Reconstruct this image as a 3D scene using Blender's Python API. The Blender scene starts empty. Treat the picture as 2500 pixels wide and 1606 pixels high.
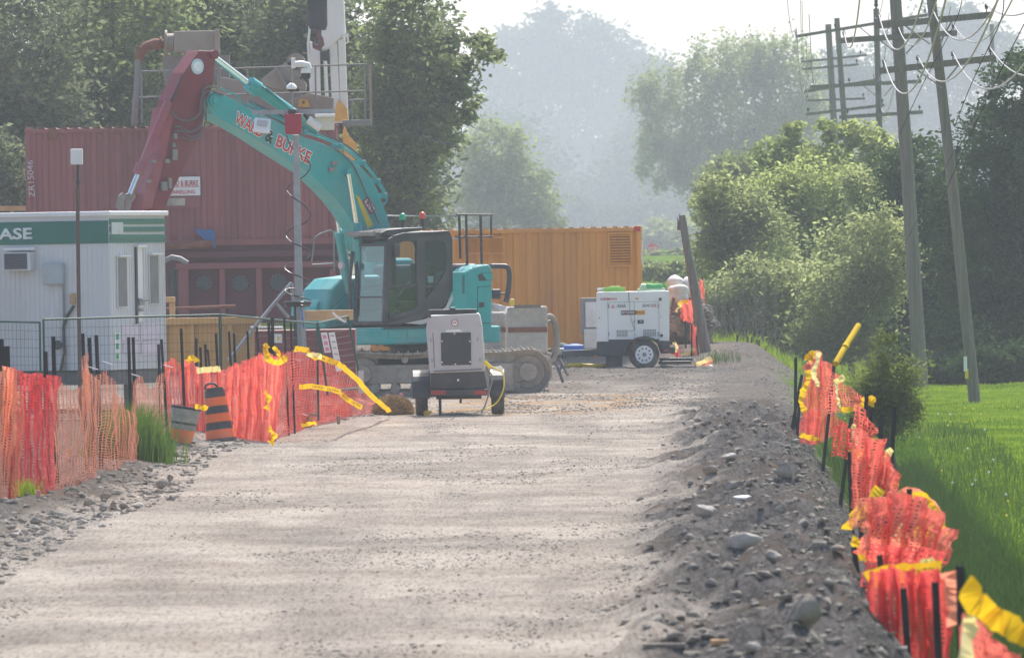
import bpy, bmesh, math, random
import numpy as np
from mathutils import Vector, Matrix
from mathutils.geometry import tessellate_polygon
R = math.radians
rnd = random.Random(7)
rng = np.random.default_rng(11)
C = bpy.context.scene.collection
sc = bpy.context.scene

# ------------------------------------------------------------ camera
FPX = 20833.0                      # 300 mm lens on a 36 mm frame, in photo pixels (2500 wide)
CAM = np.array((0.0, 0.0, 2.8))
PITCH = math.atan((803 - 620) / FPX)
ROLL = R(0.9)
fwd = np.array((0, math.cos(PITCH), -math.sin(PITCH)))
up0 = np.array((0, math.sin(PITCH), math.cos(PITCH)))
rt0 = np.array((1.0, 0, 0))
rgt = rt0 * math.cos(ROLL) - up0 * math.sin(ROLL)
upv = up0 * math.cos(ROLL) + rt0 * math.sin(ROLL)
cam = bpy.data.objects.new('camera', bpy.data.cameras.new('camera')); C.objects.link(cam)
cam.matrix_world = Matrix(((rgt[0], upv[0], -fwd[0], 0), (rgt[1], upv[1], -fwd[1], 0), (rgt[2], upv[2], -fwd[2], CAM[2]), (0, 0, 0, 1)))
cam.data.lens = 300; cam.data.sensor_width = 36; cam.data.clip_start = 1; cam.data.clip_end = 6000
cam.data.dof.use_dof = True; cam.data.dof.focus_distance = 150; cam.data.dof.aperture_fstop = 9.0
sc.camera = cam
# ------------------------------------------------------------ world, sun, exposure
SUN_EL, SUN_AZ = 54.0, 13.0        # azimuth measured from +Y towards +X: behind the scene, to the right
w = bpy.data.worlds.new('World'); sc.world = w; w.use_nodes = True
nt = w.node_tree; bg = nt.nodes['Background']
sky = nt.nodes.new('ShaderNodeTexSky'); sky.sky_type = 'NISHITA'; sky.sun_disc = False
sky.sun_elevation = R(SUN_EL); sky.sun_rotation = R(SUN_AZ); sky.dust_density = 3.2; sky.air_density = 1.0; sky.ozone_density = 1.0
nt.links.new(sky.outputs[0], bg.inputs[0]); bg.inputs[1].default_value = 0.14
sl = bpy.data.lights.new('sun', 'SUN'); sl.energy = 4.2; sl.angle = R(3); sl.color = (1.0, 0.93, 0.85)
so = bpy.data.objects.new('sun', sl); C.objects.link(so)
sd = Vector((math.sin(R(SUN_AZ)) * math.cos(R(SUN_EL)), math.cos(R(SUN_AZ)) * math.cos(R(SUN_EL)), math.sin(R(SUN_EL))))
so.rotation_euler = sd.to_track_quat('Z', 'Y').to_euler(); so.location = (0, 100, 80)
sc.view_settings.view_transform = 'Standard'; sc.view_settings.look = 'None'
sc.view_settings.exposure = 0.80; sc.view_settings.gamma = 1.0
sc.cycles.transparent_max_bounces = 16; sc.cycles.max_bounces = 6
HAZE_DENSITY = 0.00037

# ------------------------------------------------------------ pixel -> place
def ray(px, py):
    return fwd + rgt * ((px - 1250) / FPX) + upv * ((803 - py) / FPX)
def P(px, py, d):
    r = ray(px, py); return Vector(CAM + r * (d / r[1]))
def onplane(px, py, P0, N):
    r = ray(px, py); N = np.array(N, float); t = np.dot(np.array(P0) - CAM, N) / np.dot(r, N); return Vector(CAM + r * t)
def SP(d): return FPX / d            # photo pixels per metre at depth d

# ------------------------------------------------------------ numpy noise
def _h(ix, iy, s):
    n = (ix.astype(np.int64) * 374761393 + iy.astype(np.int64) * 668265263 + s * 974634777) & 0x7fffffff
    n = ((n ^ (n >> 13)) * 1274126177) & 0x7fffffff
    return ((n ^ (n >> 16)) & 0xffff) / 65535.0
def vn(x, y, s=0):
    ix = np.floor(x); iy = np.floor(y); fx = x - ix; fy = y - iy
    fx = fx * fx * (3 - 2 * fx); fy = fy * fy * (3 - 2 * fy)
    a = _h(ix, iy, s); b = _h(ix + 1, iy, s); c = _h(ix, iy + 1, s); d = _h(ix + 1, iy + 1, s)
    return (a * (1 - fx) + b * fx) * (1 - fy) + (c * (1 - fx) + d * fx) * fy - 0.5
def fbm(x, y, o=4, s=0):
    t = 0; a = 1.0
    for k in range(o):
        t = t + a * vn(x * 2 ** k, y * 2 ** k, s + k * 7); a *= 0.55
    return t
def sst(a, b, x):
    t = np.clip((x - a) / (b - a), 0, 1); return t * t * (3 - 2 * t)

# ------------------------------------------------------------ terrain
def z0(px, py):
    p = onplane(px, py, (0, 0, 0), (0, 0, 1)); return p
def line(pts):
    q = sorted([(z0(*p).y, z0(*p).x) for p in pts]); return np.array([a for a, b in q]), np.array([b for a, b in q])
LB = line([(0, 1335), (130, 1270), (300, 1225), (420, 1120), (560, 1072), (700, 1035), (840, 1018), (960, 1004)])      # road edge, left
LF = line([(-20, 1222), (135, 1207), (240, 1165), (320, 1130), (400, 1100), (480, 1072), (560, 1066), (665, 1078), (760, 1040), (850, 1020), (955, 1003)])
def xR(d): return 2.6 + 0.0236 * (d - 49.6)
def xLB(d): return np.interp(d, *LB)
def terrain(x, y, fine=True):
    x = np.asarray(x, float); y = np.asarray(y, float)
    u = x - xR(y)
    bermf = 1 - sst(128, 150, y)
    z = np.interp(u, [-2.3, -1.7, -0.95, -0.45, 0.0, 0.5, 1.2, 3.2, 6], [0, .09, .22, .2, -.3, -.62, -.72, -.42, -.4])
    z2 = np.interp(u, [-1.5, -0.4, 0.4, 3], [0, 0.05, -.25, -.4])
    z = z * bermf + z2 * (1 - bermf)
    mid = (1 - sst(-1, 1.5, u))
    z = z + mid * (sst(168, 187, y) * 0.25 + sst(192, 199, y) * 0.38)
    dl = xLB(y) - x                     # >0 left of the road edge
    bank = sst(-0.1, 0.5, dl) * (1 - sst(130, 165, y))
    z = z + 0.10 * bank
    z = z + 0.02 * np.exp(-((x + 4.4) / 0.9) ** 2 - ((y - 128) / 6.0) ** 2)
    z = z + sst(225, 620, y) * 2.3 + sst(1500, 1850, y) * 9
    z = z - 0.3 * sst(200, 208, y) * sst(2.5, 6, x) * (1 - sst(300, 400, y))
    if fine:
        road = (1 - sst(-2.6, -1.9, u)) * (1 - sst(-.2, .3, dl))
        z = z + road * (0.035 * fbm(x / 2.2, y / 9.0, 3, 3) + 0.022 * fbm(x / .6, y / 2.0, 3, 5) + 0.012 * fbm(x / .2, y / .4, 2, 15))
        rub = sst(-2.5, -1.6, u) * (1 - sst(.2, .9, u)) * (1 - sst(140, 165, y))
        z = z + rub * (0.26 * fbm(x / .8, y / 1.4, 4, 9) + 0.22 * fbm(x / .3, y / .5, 3, 19))
        z = z + bank * (0.12 * fbm(x / .6, y / 1.5, 4, 21) + .05 * fbm(x / .18, y / .4, 3, 33))
        z = z + sst(.8, 2, u) * 0.10 * fbm(x / 2.2, y / 5.0, 3, 29)
        z = z + sst(150, 190, y) * (1 - sst(230, 300, y)) * 0.10 * fbm(x / 1.6, y / 4, 3, 41)
    return z
_dd = np.concatenate([np.arange(36, 240, 0.1), np.arange(240, 900, 1.0)])
def g(px, py, fine=True):
    r = ray(px, py); t = _dd / r[1]; X = r[0] * t; Z = CAM[2] + r[2] * t
    k = np.nonzero(Z < terrain(X, _dd, fine))[0]
    i = k[0] if len(k) else len(_dd) - 1
    return Vector((X[i], _dd[i], Z[i]))
def gz(x, y): return float(terrain(np.array([x]), np.array([y]))[0])
def gp(px, d):
    p = P(px, 700, d); p.z = gz(p.x, p.y); return p

# ------------------------------------------------------------ materials
MATS = {}
def mat(name, col, rough=0.6, metal=0.0, var=0.22, scale=2.5, bump=0.0, dirt=None, dirta=0.35, spec=0.5, vscale=(1, 1, 1), bscale=30):
    if name in MATS: return MATS[name]
    m = bpy.data.materials.new(name); m.use_nodes = True; n = m.node_tree; L = n.links; b = n.nodes['Principled BSDF']
    b.inputs['Roughness'].default_value = rough; b.inputs['Metallic'].default_value = metal
    b.inputs['Specular IOR Level'].default_value = spec
    tc = n.nodes.new('ShaderNodeTexCoord'); mp = n.nodes.new('ShaderNodeMapping'); mp.inputs['Scale'].default_value = vscale
    L.new(tc.outputs['Object'], mp.inputs[0])
    no = n.nodes.new('ShaderNodeTexNoise'); no.inputs['Scale'].default_value = scale; no.inputs['Detail'].default_value = 7; no.inputs['Roughness'].default_value = .65
    L.new(mp.outputs[0], no.inputs['Vector'])
    cr = n.nodes.new('ShaderNodeValToRGB'); e = cr.color_ramp.elements
    e[0].position = .3; e[1].position = .72
    c0 = [max(0, c * (1 - var)) for c in col]; c1 = [min(1, c * (1 + var * .8)) for c in col]
    e[0].color = (*c0, 1); e[1].color = (*c1, 1)
    L.new(no.outputs[0], cr.inputs[0]); out = cr.outputs[0]
    if dirt:
        n2 = n.nodes.new('ShaderNodeTexNoise'); n2.inputs['Scale'].default_value = scale * .45; n2.inputs['Detail'].default_value = 9; n2.inputs['Roughness'].default_value = .7
        L.new(mp.outputs[0], n2.inputs['Vector'])
        r2 = n.nodes.new('ShaderNodeMapRange'); r2.inputs[1].default_value = .45; r2.inputs[2].default_value = .75; r2.inputs[4].default_value = dirta * 1.6
        L.new(n2.outputs[0], r2.inputs[0])
        mx = n.nodes.new('ShaderNodeMix'); mx.data_type = 'RGBA'; mx.inputs[7].default_value = (*dirt, 1)
        L.new(r2.outputs[0], mx.inputs[0]); L.new(out, mx.inputs[6]); out = mx.outputs[2]
    L.new(out, b.inputs['Base Color'])
    if bump:
        n3 = n.nodes.new('ShaderNodeTexNoise'); n3.inputs['Scale'].default_value = bscale; n3.inputs['Detail'].default_value = 4; L.new(tc.outputs['Object'], n3.inputs['Vector'])
        bp = n.nodes.new('ShaderNodeBump'); bp.inputs['Strength'].default_value = bump; bp.inputs['Distance'].default_value = .03
        L.new(n3.outputs[0], bp.inputs['Height']); L.new(bp.outputs[0], b.inputs['Normal'])
    MATS[name] = m; return m
def leafmat(name, c0, c1, trans=0.35, scale=.35, rough=.7):
    if name in MATS: return MATS[name]
    m = bpy.data.materials.new(name); m.use_nodes = True; n = m.node_tree; L = n.links
    for k in list(n.nodes):
        if k.type == 'BSDF_PRINCIPLED': n.nodes.remove(k)
    out = [k for k in n.nodes if k.type == 'OUTPUT_MATERIAL'][0]
    tc = n.nodes.new('ShaderNodeTexCoord'); no = n.nodes.new('ShaderNodeTexNoise'); no.inputs['Scale'].default_value = scale; no.inputs['Detail'].default_value = 6; no.inputs['Roughness'].default_value = .75
    L.new(tc.outputs['Object'], no.inputs['Vector'])
    cr = n.nodes.new('ShaderNodeValToRGB'); e = cr.color_ramp.elements; e[0].position = .36; e[1].position = .66; e[0].color = (*c0, 1); e[1].color = (*c1, 1)
    L.new(no.outputs[0], cr.inputs[0])
    d = n.nodes.new('ShaderNodeBsdfDiffuse'); t = n.nodes.new('ShaderNodeBsdfTranslucent'); mx = n.nodes.new('ShaderNodeMixShader'); mx.inputs[0].default_value = trans
    L.new(cr.outputs[0], d.inputs[0]); L.new(cr.outputs[0], t.inputs[0]); L.new(d.outputs[0], mx.inputs[1]); L.new(t.outputs[0], mx.inputs[2]); L.new(mx.outputs[0], out.inputs[0])
    MATS[name] = m; return m
def glassmat():
    m = bpy.data.materials.new('cab_glass'); m.use_nodes = True; n = m.node_tree; L = n.links; out = [k for k in n.nodes if k.type == 'OUTPUT_MATERIAL'][0]
    gl = n.nodes.new('ShaderNodeBsdfGlossy'); gl.inputs['Roughness'].default_value = .06; gl.inputs[0].default_value = (.7, .8, .85, 1)
    tr = n.nodes.new('ShaderNodeBsdfTransparent'); tr.inputs[0].default_value = (.74, .84, .88, 1)
    fl_ = n.nodes.new('ShaderNodeLayerWeight'); fl_.inputs[0].default_value = .15; fr = n.nodes.new('ShaderNodeMath'); fr.operation = 'MULTIPLY'; fr.inputs[1].default_value = .5; L.new(fl_.outputs['Facing'], fr.inputs[0])
    ad = n.nodes.new('ShaderNodeMath'); ad.inputs[1].default_value = .03; L.new(fr.outputs[0], ad.inputs[0])
    mx = n.nodes.new('ShaderNodeMixShader'); L.new(ad.outputs[0], mx.inputs[0]); L.new(tr.outputs[0], mx.inputs[1]); L.new(gl.outputs[0], mx.inputs[2]); L.new(mx.outputs[0], out.inputs[0])
    return m
DUST = (.33, .29, .25)
teal = mat('teal_paint', (.012, .31, .32), .42, 0, .14, 1.6, dirt=(.28, .30, .27), dirta=.32)
tealdk = mat('teal_hose_paint', (.02, .27, .29), .5, 0, .15, 2)
maroon = mat('maroon_paint', (.17, .010, .024), .5, 0, .2, 1.5, dirt=(.20, .10, .10), dirta=.35)
pinkred = mat('faded_red_paint', (.26, .05, .07), .55, 0, .15, 2, dirt=(.3, .2, .2), dirta=.3)
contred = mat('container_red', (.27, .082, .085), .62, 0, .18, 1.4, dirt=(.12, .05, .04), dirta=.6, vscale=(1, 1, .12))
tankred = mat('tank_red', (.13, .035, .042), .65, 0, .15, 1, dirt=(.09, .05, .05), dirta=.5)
orange = mat('container_orange', (.80, .33, .045), .6, 0, .10, .8, dirt=(.33, .15, .07), dirta=.55, vscale=(1, 1, .12))
tan = mat('tan_steel', (.42, .25, .075), .65, 0, .15, 1.2, dirt=(.2, .13, .08), dirta=.35)
black = mat('black_paint', (.018, .022, .03), .45, 0, .3, 3, dirt=DUST, dirta=.14)
dkgrey = mat('cab_grey', (.028, .033, .042), .5, 0, .2, 2, dirt=DUST, dirta=.12)
rubber = mat('rubber', (.03, .03, .032), .8, 0, .3, 4, dirt=DUST, dirta=.4)
steel = mat('galvanised', (.30, .32, .34), .5, .6, .2, 4)
chrome = mat('chrome_rod', (.75, .76, .78), .18, 1.0, .05, 3)
greysteel = mat('grey_steel', (.22, .22, .22), .6, .2, .25, 3, dirt=(.25, .16, .12), dirta=.3)
beige = mat('mixer_beige', (.30, .25, .215), .7, 0, .15, 1.5, dirt=(.22, .12, .08), dirta=.45)
rust = mat('rust', (.20, .075, .045), .85, 0, .4, 4, bump=.2)
white = mat('white_paint', (.74, .75, .76), .4, 0, .05, 1.2, dirt=(.5, .47, .43), dirta=.3)
offwhite = mat('office_white', (.58, .60, .61), .55, 0, .05, 1.0, dirt=(.36, .34, .32), dirta=.35, vscale=(1, 1, .3))
officegreen = mat('office_green', (.01, .14, .105), .5, 0, .08, 2)
ltgrey = mat('light_tower_grey', (.43, .43, .45), .45, 0, .06, 1.5, dirt=DUST, dirta=.3)
mud = mat('muddy_track', (.30, .27, .235), .85, 0, .35, 5, dirt=(.3, .27, .24), dirta=.5, bump=.4)
concrete = mat('concrete', (.46, .43, .39), .9, 0, .2, 2.5, dirt=(.12, .11, .1), dirta=.5, bump=.5, bscale=15)
stone = mat('stone', (.24, .22, .19), 1, 0, .4, 5, dirt=(.30, .28, .25), dirta=.5, bump=.5, bscale=18, spec=.05)
stonelt = mat('pale_stone', (.33, .31, .28), .9, 0, .3, 5, bump=.5)
wood = mat('weathered_wood', (.20, .17, .14), .85, 0, .35, 3, vscale=(6, 6, .4), bump=.3)
polewood = mat('pole_wood', (.17, .155, .14), .9, 0, .3, 2, vscale=(8, 8, .4), bump=.4)
plank = mat('sawn_wood', (.48, .30, .14), .75, 0, .2, 3)
greenfence = mat('green_fence_paint', (.02, .075, .06), .5, .1, .15, 3)
stakem = mat('stake_black', (.012, .013, .02), .55, .1, .3, 4)
yel = leafmat('caution_tape', (.72, .42, .008), (.80, .54, .02), .4, 2)
yelp = leafmat('caution_tape_glare', (.80, .68, .25), (.82, .72, .4), .35, 2)  # paler copy of the tape yellow, glare put into the colour
ink = mat('ink_black', (.02, .02, .02), .6)
inkg = mat('ink_white', (.8, .8, .8), .6)
red = mat('sign_red', (.55, .03, .04), .5)
netm = leafmat('snow_fence_red', (.80, .15, .12), (.90, .27, .20), .5, 1.2)
neto = leafmat('snow_fence_orange', (.66, .20, .11), (.82, .36, .24), .5, 1.2)
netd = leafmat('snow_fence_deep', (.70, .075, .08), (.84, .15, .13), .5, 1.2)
drumo = mat('drum_orange', (.75, .13, .02), .55, 0, .12, 3, dirt=DUST, dirta=.25)
drumk = mat('drum_black', (.035, .037, .04), .6, 0, .2, 3, dirt=DUST, dirta=.25)
glass = glassmat()
bark = mat('bark', (.12, .105, .095), .9, 0, .3, 3)
barkg = mat('dead_branch_grey', (.12, .115, .11), .9, 0, .25, 3)

# ------------------------------------------------------------ mesh builder
def link(o): C.objects.link(o); return o
def tag(o, label=None, cat=None, group=None, kind=None):
    if label: o['label'] = label
    if cat: o['category'] = cat
    if group: o['group'] = group
    if kind: o['kind'] = kind
    return o
def thing(name, label, cat, base, group=None):
    o = link(bpy.data.objects.new(name, None)); o.location = base; o.empty_display_size = .3
    return tag(o, label, cat, group)
def origin_of(o):
    while o.parent: o = o.parent
    return o.location
class MB:
    def __init__(s): s.v = []; s.f = []
    def add(s, vs, fs):
        k = len(s.v); s.v += [Vector(v) for v in vs]; s.f += [tuple(i + k for i in f) for f in fs]; return s
    def box(s, c, size, X=(1, 0, 0), Y=(0, 1, 0), Z=(0, 0, 1), taper=1.0):
        c = Vector(c); X = Vector(X) * size[0] / 2; Y = Vector(Y) * size[1] / 2; Z = Vector(Z) * size[2] / 2
        vs = [c + X * i * (taper if k > 0 else 1) + Y * j * (taper if k > 0 else 1) + Z * k for k in (-1, 1) for j in (-1, 1) for i in (-1, 1)]
        return s.add(vs, [(0, 2, 3, 1), (4, 5, 7, 6), (0, 1, 5, 4), (2, 6, 7, 3), (0, 4, 6, 2), (1, 3, 7, 5)])
    def b2(s, a, b): a = Vector(a); b = Vector(b); return s.box((a + b) / 2, [abs(b[i] - a[i]) for i in range(3)])
    def tube(s, pts, r, n=8, caps=True):
        pts = [Vector(p) for p in pts]; m = len(pts); rs = r if isinstance(r, (list, tuple)) else [r] * m
        k0 = len(s.v); prev = None; fs = []
        for i, p in enumerate(pts):
            t = (pts[min(i + 1, m - 1)] - pts[max(i - 1, 0)]).normalized()
            if prev is None:
                a = t.orthogonal().normalized()
            else:
                a = (prev - t * prev.dot(t)); a = a.normalized() if a.length > 1e-6 else t.orthogonal().normalized()
            prev = a; b = t.cross(a)
            for j in range(n):
                q = 2 * math.pi * (j + .5) / n; s.v.append(p + (a * math.cos(q) + b * math.sin(q)) * rs[i])
            if i: fs += [(k0 + (i - 1) * n + j, k0 + (i - 1) * n + (j + 1) % n, k0 + i * n + (j + 1) % n, k0 + i * n + j) for j in range(n)]
        if caps: fs += [tuple(k0 + j for j in range(n))[::-1], tuple(k0 + (m - 1) * n + j for j in range(n))]
        s.f += fs; return s
    def prism(s, pts, vec, holes=()):
        vec = Vector(vec); loops = [[Vector(p) for p in pts]] + [[Vector(p) for p in h] for h in holes]
        if not holes:
            n = len(pts); tris = [tuple(range(n))]
        else: tris = tessellate_polygon(loops)
        allp = [p for l in loops for p in l]; N = len(allp); k = len(s.v)
        s.v += allp + [p + vec for p in allp]
        s.f += [tuple(k + i for i in t) for t in tris] + [tuple(k + N + i for i in t)[::-1] for t in tris]
        o = k
        for l in loops:
            m = len(l); s.f += [(o + i, o + (i + 1) % m, o + N + (i + 1) % m, o + N + i) for i in range(m)]; o += m
        return s
    def disc(s, c, axis, r, th, n=24, r2=None): 
        c = Vector(c); axis = Vector(axis).normalized(); return s.tube([c - axis * th / 2, c + axis * th / 2], [r, r2 or r], n)
    def lathe(s, base, prof, n=24, axis=(0, 0, 1), X=None):
        base = Vector(base); ax = Vector(axis).normalized(); a = ax.orthogonal().normalized() if X is None else Vector(X); b = ax.cross(a); k = len(s.v); m = len(prof)
        for (r, h) in prof:
            for j in range(n):
                q = 2 * math.pi * j / n; s.v.append(base + ax * h + (a * math.cos(q) + b * math.sin(q)) * r)
        for i in range(m - 1): s.f += [(k + i * n + j, k + i * n + (j + 1) % n, k + (i + 1) * n + (j + 1) % n, k + (i + 1) * n + j) for j in range(n)]
        s.f += [tuple(k + j for j in range(n))[::-1], tuple(k + (m - 1) * n + j for j in range(n))]; return s
    def grid(s, rows):
        k = len(s.v); nr = len(rows); nc = len(rows[0])
        for r in rows: s.v += [Vector(p) for p in r]
        s.f += [(k + i * nc + j, k + i * nc + j + 1, k + (i + 1) * nc + j + 1, k + (i + 1) * nc + j) for i in range(nr - 1) for j in range(nc - 1)]; return s
    def build(s, name, m, parent=None, smooth=False, bevel=0, label=None, base=None, seg=2, solid=0):
        org = origin_of(parent) if parent else (Vector(base) if base is not None else Vector((0, 0, 0)))
        me = bpy.data.meshes.new(name); me.from_pydata([tuple(v - org) for v in s.v], [], s.f)
        bm = bmesh.new(); bm.from_mesh(me); bmesh.ops.recalc_face_normals(bm, faces=bm.faces); bm.to_mesh(me); bm.free()
        me.materials.append(m); o = link(bpy.data.objects.new(name, me))
        if parent: o.parent = parent
        else: o.location = org
        if smooth:
            me.polygons.foreach_set('use_smooth', [True] * len(me.polygons))
            if smooth != 'all':
                try: me.set_sharp_from_angle(angle=R(42))
                except Exception: pass
        if solid:
            md = o.modifiers.new('solid', 'SOLIDIFY'); md.thickness = solid
        if bevel:
            md = o.modifiers.new('bevel', 'BEVEL'); md.width = bevel; md.segments = seg; md.limit_method = 'ANGLE'; md.angle_limit = R(35)
        if label: o['label'] = label
        return o
def npmesh(name, V, F, m, base=(0, 0, 0), smooth=False):
    V = np.asarray(V, np.float32) - np.asarray(base, np.float32); F = np.asarray(F, np.int32)
    me = bpy.data.meshes.new(name); me.vertices.add(len(V)); me.vertices.foreach_set('co', V.ravel())
    nf, k = F.shape; me.loops.add(nf * k); me.loops.foreach_set('vertex_index', F.ravel())
    me.polygons.add(nf); me.polygons.foreach_set('loop_start', np.arange(0, nf * k, k, dtype=np.int32))
    if smooth: me.polygons.foreach_set('use_smooth', np.ones(nf, bool))
    me.materials.append(m); me.update(calc_edges=True); me.validate()
    o = link(bpy.data.objects.new(name, me)); o.location = base; return o
def text(s, p1, p2, N, h, m, parent, name='lettering', off=.006, outline=0.012, label=None, ext=0.002, yup=None):
    cu = bpy.data.curves.new('t', 'FONT'); cu.body = s; cu.offset = outline; cu.resolution_u = 3
    ob = bpy.data.objects.new('t', cu); C.objects.link(ob); dg = bpy.context.evaluated_depsgraph_get(); dg.update()
    me = bpy.data.meshes.new_from_object(ob.evaluated_get(dg)); bpy.data.objects.remove(ob); 
    co = np.array([v.co[:] for v in me.vertices]); mn = co.min(0); mx = co.max(0)
    if outline: mn = mn + outline; mx = mx - outline
    p1 = Vector(p1); p2 = Vector(p2); N = Vector(N).normalized(); X = p2 - p1; U = N.cross(X).normalized() if yup is None else Vector(yup)
    if U.dot(Vector((0, 0, 1))) < 0 and yup is None: U = -U
    org = origin_of(parent)
    for v in me.vertices:
        v.co = p1 + X * ((v.co.x - mn[0]) / (mx[0] - mn[0])) + U * h * ((v.co.y - mn[1]) / (mx[1] - mn[1])) + N * off - org
    me.materials.clear(); me.materials.append(m); me.name = name
    o = link(bpy.data.objects.new(name, me)); o.parent = parent
    md = o.modifiers.new('s', 'SOLIDIFY'); md.thickness = ext; md.offset = -1
    if label: o['label'] = label
    return o
_ico = None
def ico(sub):
    bm = bmesh.new(); bmesh.ops.create_icosphere(bm, subdivisions=sub, radius=1); V = np.array([v.co[:] for v in bm.verts]); F = np.array([[v.index for v in f.verts] for f in bm.faces]); bm.free(); return V, F
ICO1, ICO3 = ico(1), ico(3)
def blob(c, size, seed, amp=.25, m=None, name='rock', cut=3, smooth=False, rot=0, flat=0.0, rough=.12):
    V, F = ICO3; r = np.random.default_rng(seed); V = V.copy(); 
    for k in range(cut):                  # planar cuts give stone facets
        n = r.normal(size=3); n /= np.linalg.norm(n); dd = r.uniform(.38, .72); t = V @ n; V = V - np.outer(np.maximum(0, t - dd), n)
    ph = r.uniform(0, 6, 6)
    V = V * (1 + amp * .5 * (np.sin(V[:, 0] * 2.6 + ph[0]) * np.cos(V[:, 1] * 3.1 + ph[1]) + np.sin(V[:, 2] * 3.3 + ph[2])))[:, None]
    V = V * (1 + rough * r.normal(size=(len(V), 1)) * .25)
    V[:, 2] = np.where(V[:, 2] < -flat if flat else V[:, 2] < -2, -flat, V[:, 2])
    V = V * np.array(size) / 2
    cs, sn = math.cos(rot), math.sin(rot); V = np.c_[V[:, 0] * cs - V[:, 1] * sn, V[:, 0] * sn + V[:, 1] * cs, V[:, 2]]
    return npmesh(name, V + np.array(c), F, m or stone, base=tuple(c), smooth=smooth)

# ------------------------------------------------------------ ground
def ground_material():
    m = bpy.data.materials.new('ground'); m.use_nodes = True; n = m.node_tree; L = n.links; b = n.nodes['Principled BSDF']; b.inputs['Roughness'].default_value = 1.0; b.inputs['Specular IOR Level'].default_value = 0.0; b.inputs['Diffuse Roughness'].default_value = .6
    tc = n.nodes.new('ShaderNodeTexCoord')
    def noise(sc_, vs=(1, 1, 1), det=5, ro=.6):
        mp = n.nodes.new('ShaderNodeMapping'); mp.inputs['Scale'].default_value = vs; L.new(tc.outputs['Object'], mp.inputs[0])
        k = n.nodes.new('ShaderNodeTexNoise'); k.inputs['Scale'].default_value = sc_; k.inputs['Detail'].default_value = det; k.inputs['Roughness'].default_value = ro; L.new(mp.outputs[0], k.inputs['Vector']); return k.outputs[0]
    def rng_(x, a, b2, c=0, d=1):
        k = n.nodes.new('ShaderNodeMapRange'); k.inputs[1].default_value = a; k.inputs[2].default_value = b2; k.inputs[3].default_value = c; k.inputs[4].default_value = d; L.new(x, k.inputs[0]); return k.outputs[0]
    def mix(f, a, b2):
        k = n.nodes.new('ShaderNodeMix'); k.data_type = 'RGBA'
        for i, x in ((0, f), (6, a), (7, b2)):
            if isinstance(x, tuple): k.inputs[i].default_value = (*x, 1)
            elif isinstance(x, float): k.inputs[i].default_value = x
            else: L.new(x, k.inputs[i])
        return k.outputs[2]
    def mul(a, b2):
        k = n.nodes.new('ShaderNodeMath'); k.operation = 'MULTIPLY'
        for i, x in ((0, a), (1, b2)):
            if isinstance(x, float): k.inputs[i].default_value = x
            else: L.new(x, k.inputs[i])
        return k.outputs[0]
    at = n.nodes.new('ShaderNodeAttribute'); at.attribute_name = 'zones'; sp = n.nodes.new('ShaderNodeSeparateColor'); L.new(at.outputs['Color'], sp.inputs[0])
    Rb, Gr, Mu = sp.outputs[0], sp.outputs[1], sp.outputs[2]
    dust = mix(rng_(noise(.8, (.7, .5, 1), 4, .6), .35, .65), (.42, .36, .295), (.64, .565, .475))
    grav = mix(rng_(noise(22, (1, .45, 1), 5, .8), .38, .62), (.11, .102, .095), (.31, .29, .265))
    patch = rng_(noise(.42, (.8, .45, 1), 5, .66), .45, .60)
    speck = rng_(noise(15, (1, .3, 1), 4, .75), .56, .64)
    tracks = rng_(noise(.9, (1, .045, 1), 3, .5), .50, .60)
    road = mix(mul(tracks, .35), dust, (.30, .265, .235)); road = mix(mul(patch, .38), road, grav)
    road = mix(mul(speck, .45), road, (.13, .125, .12))
    grain = noise(30, (1, .06, 1), 5, .85)
    road = mix(mul(rng_(grain, .50, .68), .75), road, (.085, .08, .077)); road = mix(mul(rng_(grain, .46, .30), .5), road, (.50, .47, .43))
    rub = mix(rng_(noise(9, (1, .6, 1), 6, .8), .36, .64), (.07, .064, .06), (.21, .196, .18))
    rub = mix(mul(rng_(grain, .46, .34), .6), rub, (.30, .28, .26)); rub = mix(mul(rng_(grain, .54, .68), .8), rub, (.025, .025, .025)); rub = mix(mul(rng_(noise(.9, (1, .5, 1)), .5, .62), .6), rub, (.15, .115, .085))
    col = mix(Rb, road, rub)
    mul_ = mix(rng_(noise(8, (1, .4, 1)), .4, .6), (.40, .22, .09), (.55, .36, .18))
    col = mix(mul(Mu, rng_(noise(1.1, (.6, .5, 1), 5, .7), .46, .60)), col, mul_)
    gra = mix(rng_(noise(1.1, (1, .35, 1), 6, .7), .35, .65), (.06, .13, .006), (.15, .25, .012))
    col = mix(Gr, col, gra)
    L.new(col, b.inputs['Base Color'])
    bp = n.nodes.new('ShaderNodeBump'); bp.inputs['Strength'].default_value = .9; bp.inputs['Distance'].default_value = .035
    L.new(noise(16, (1, .7, 1), 6, .75), bp.inputs['Height']); L.new(bp.outputs[0], b.inputs['Normal'])
    return m
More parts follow.
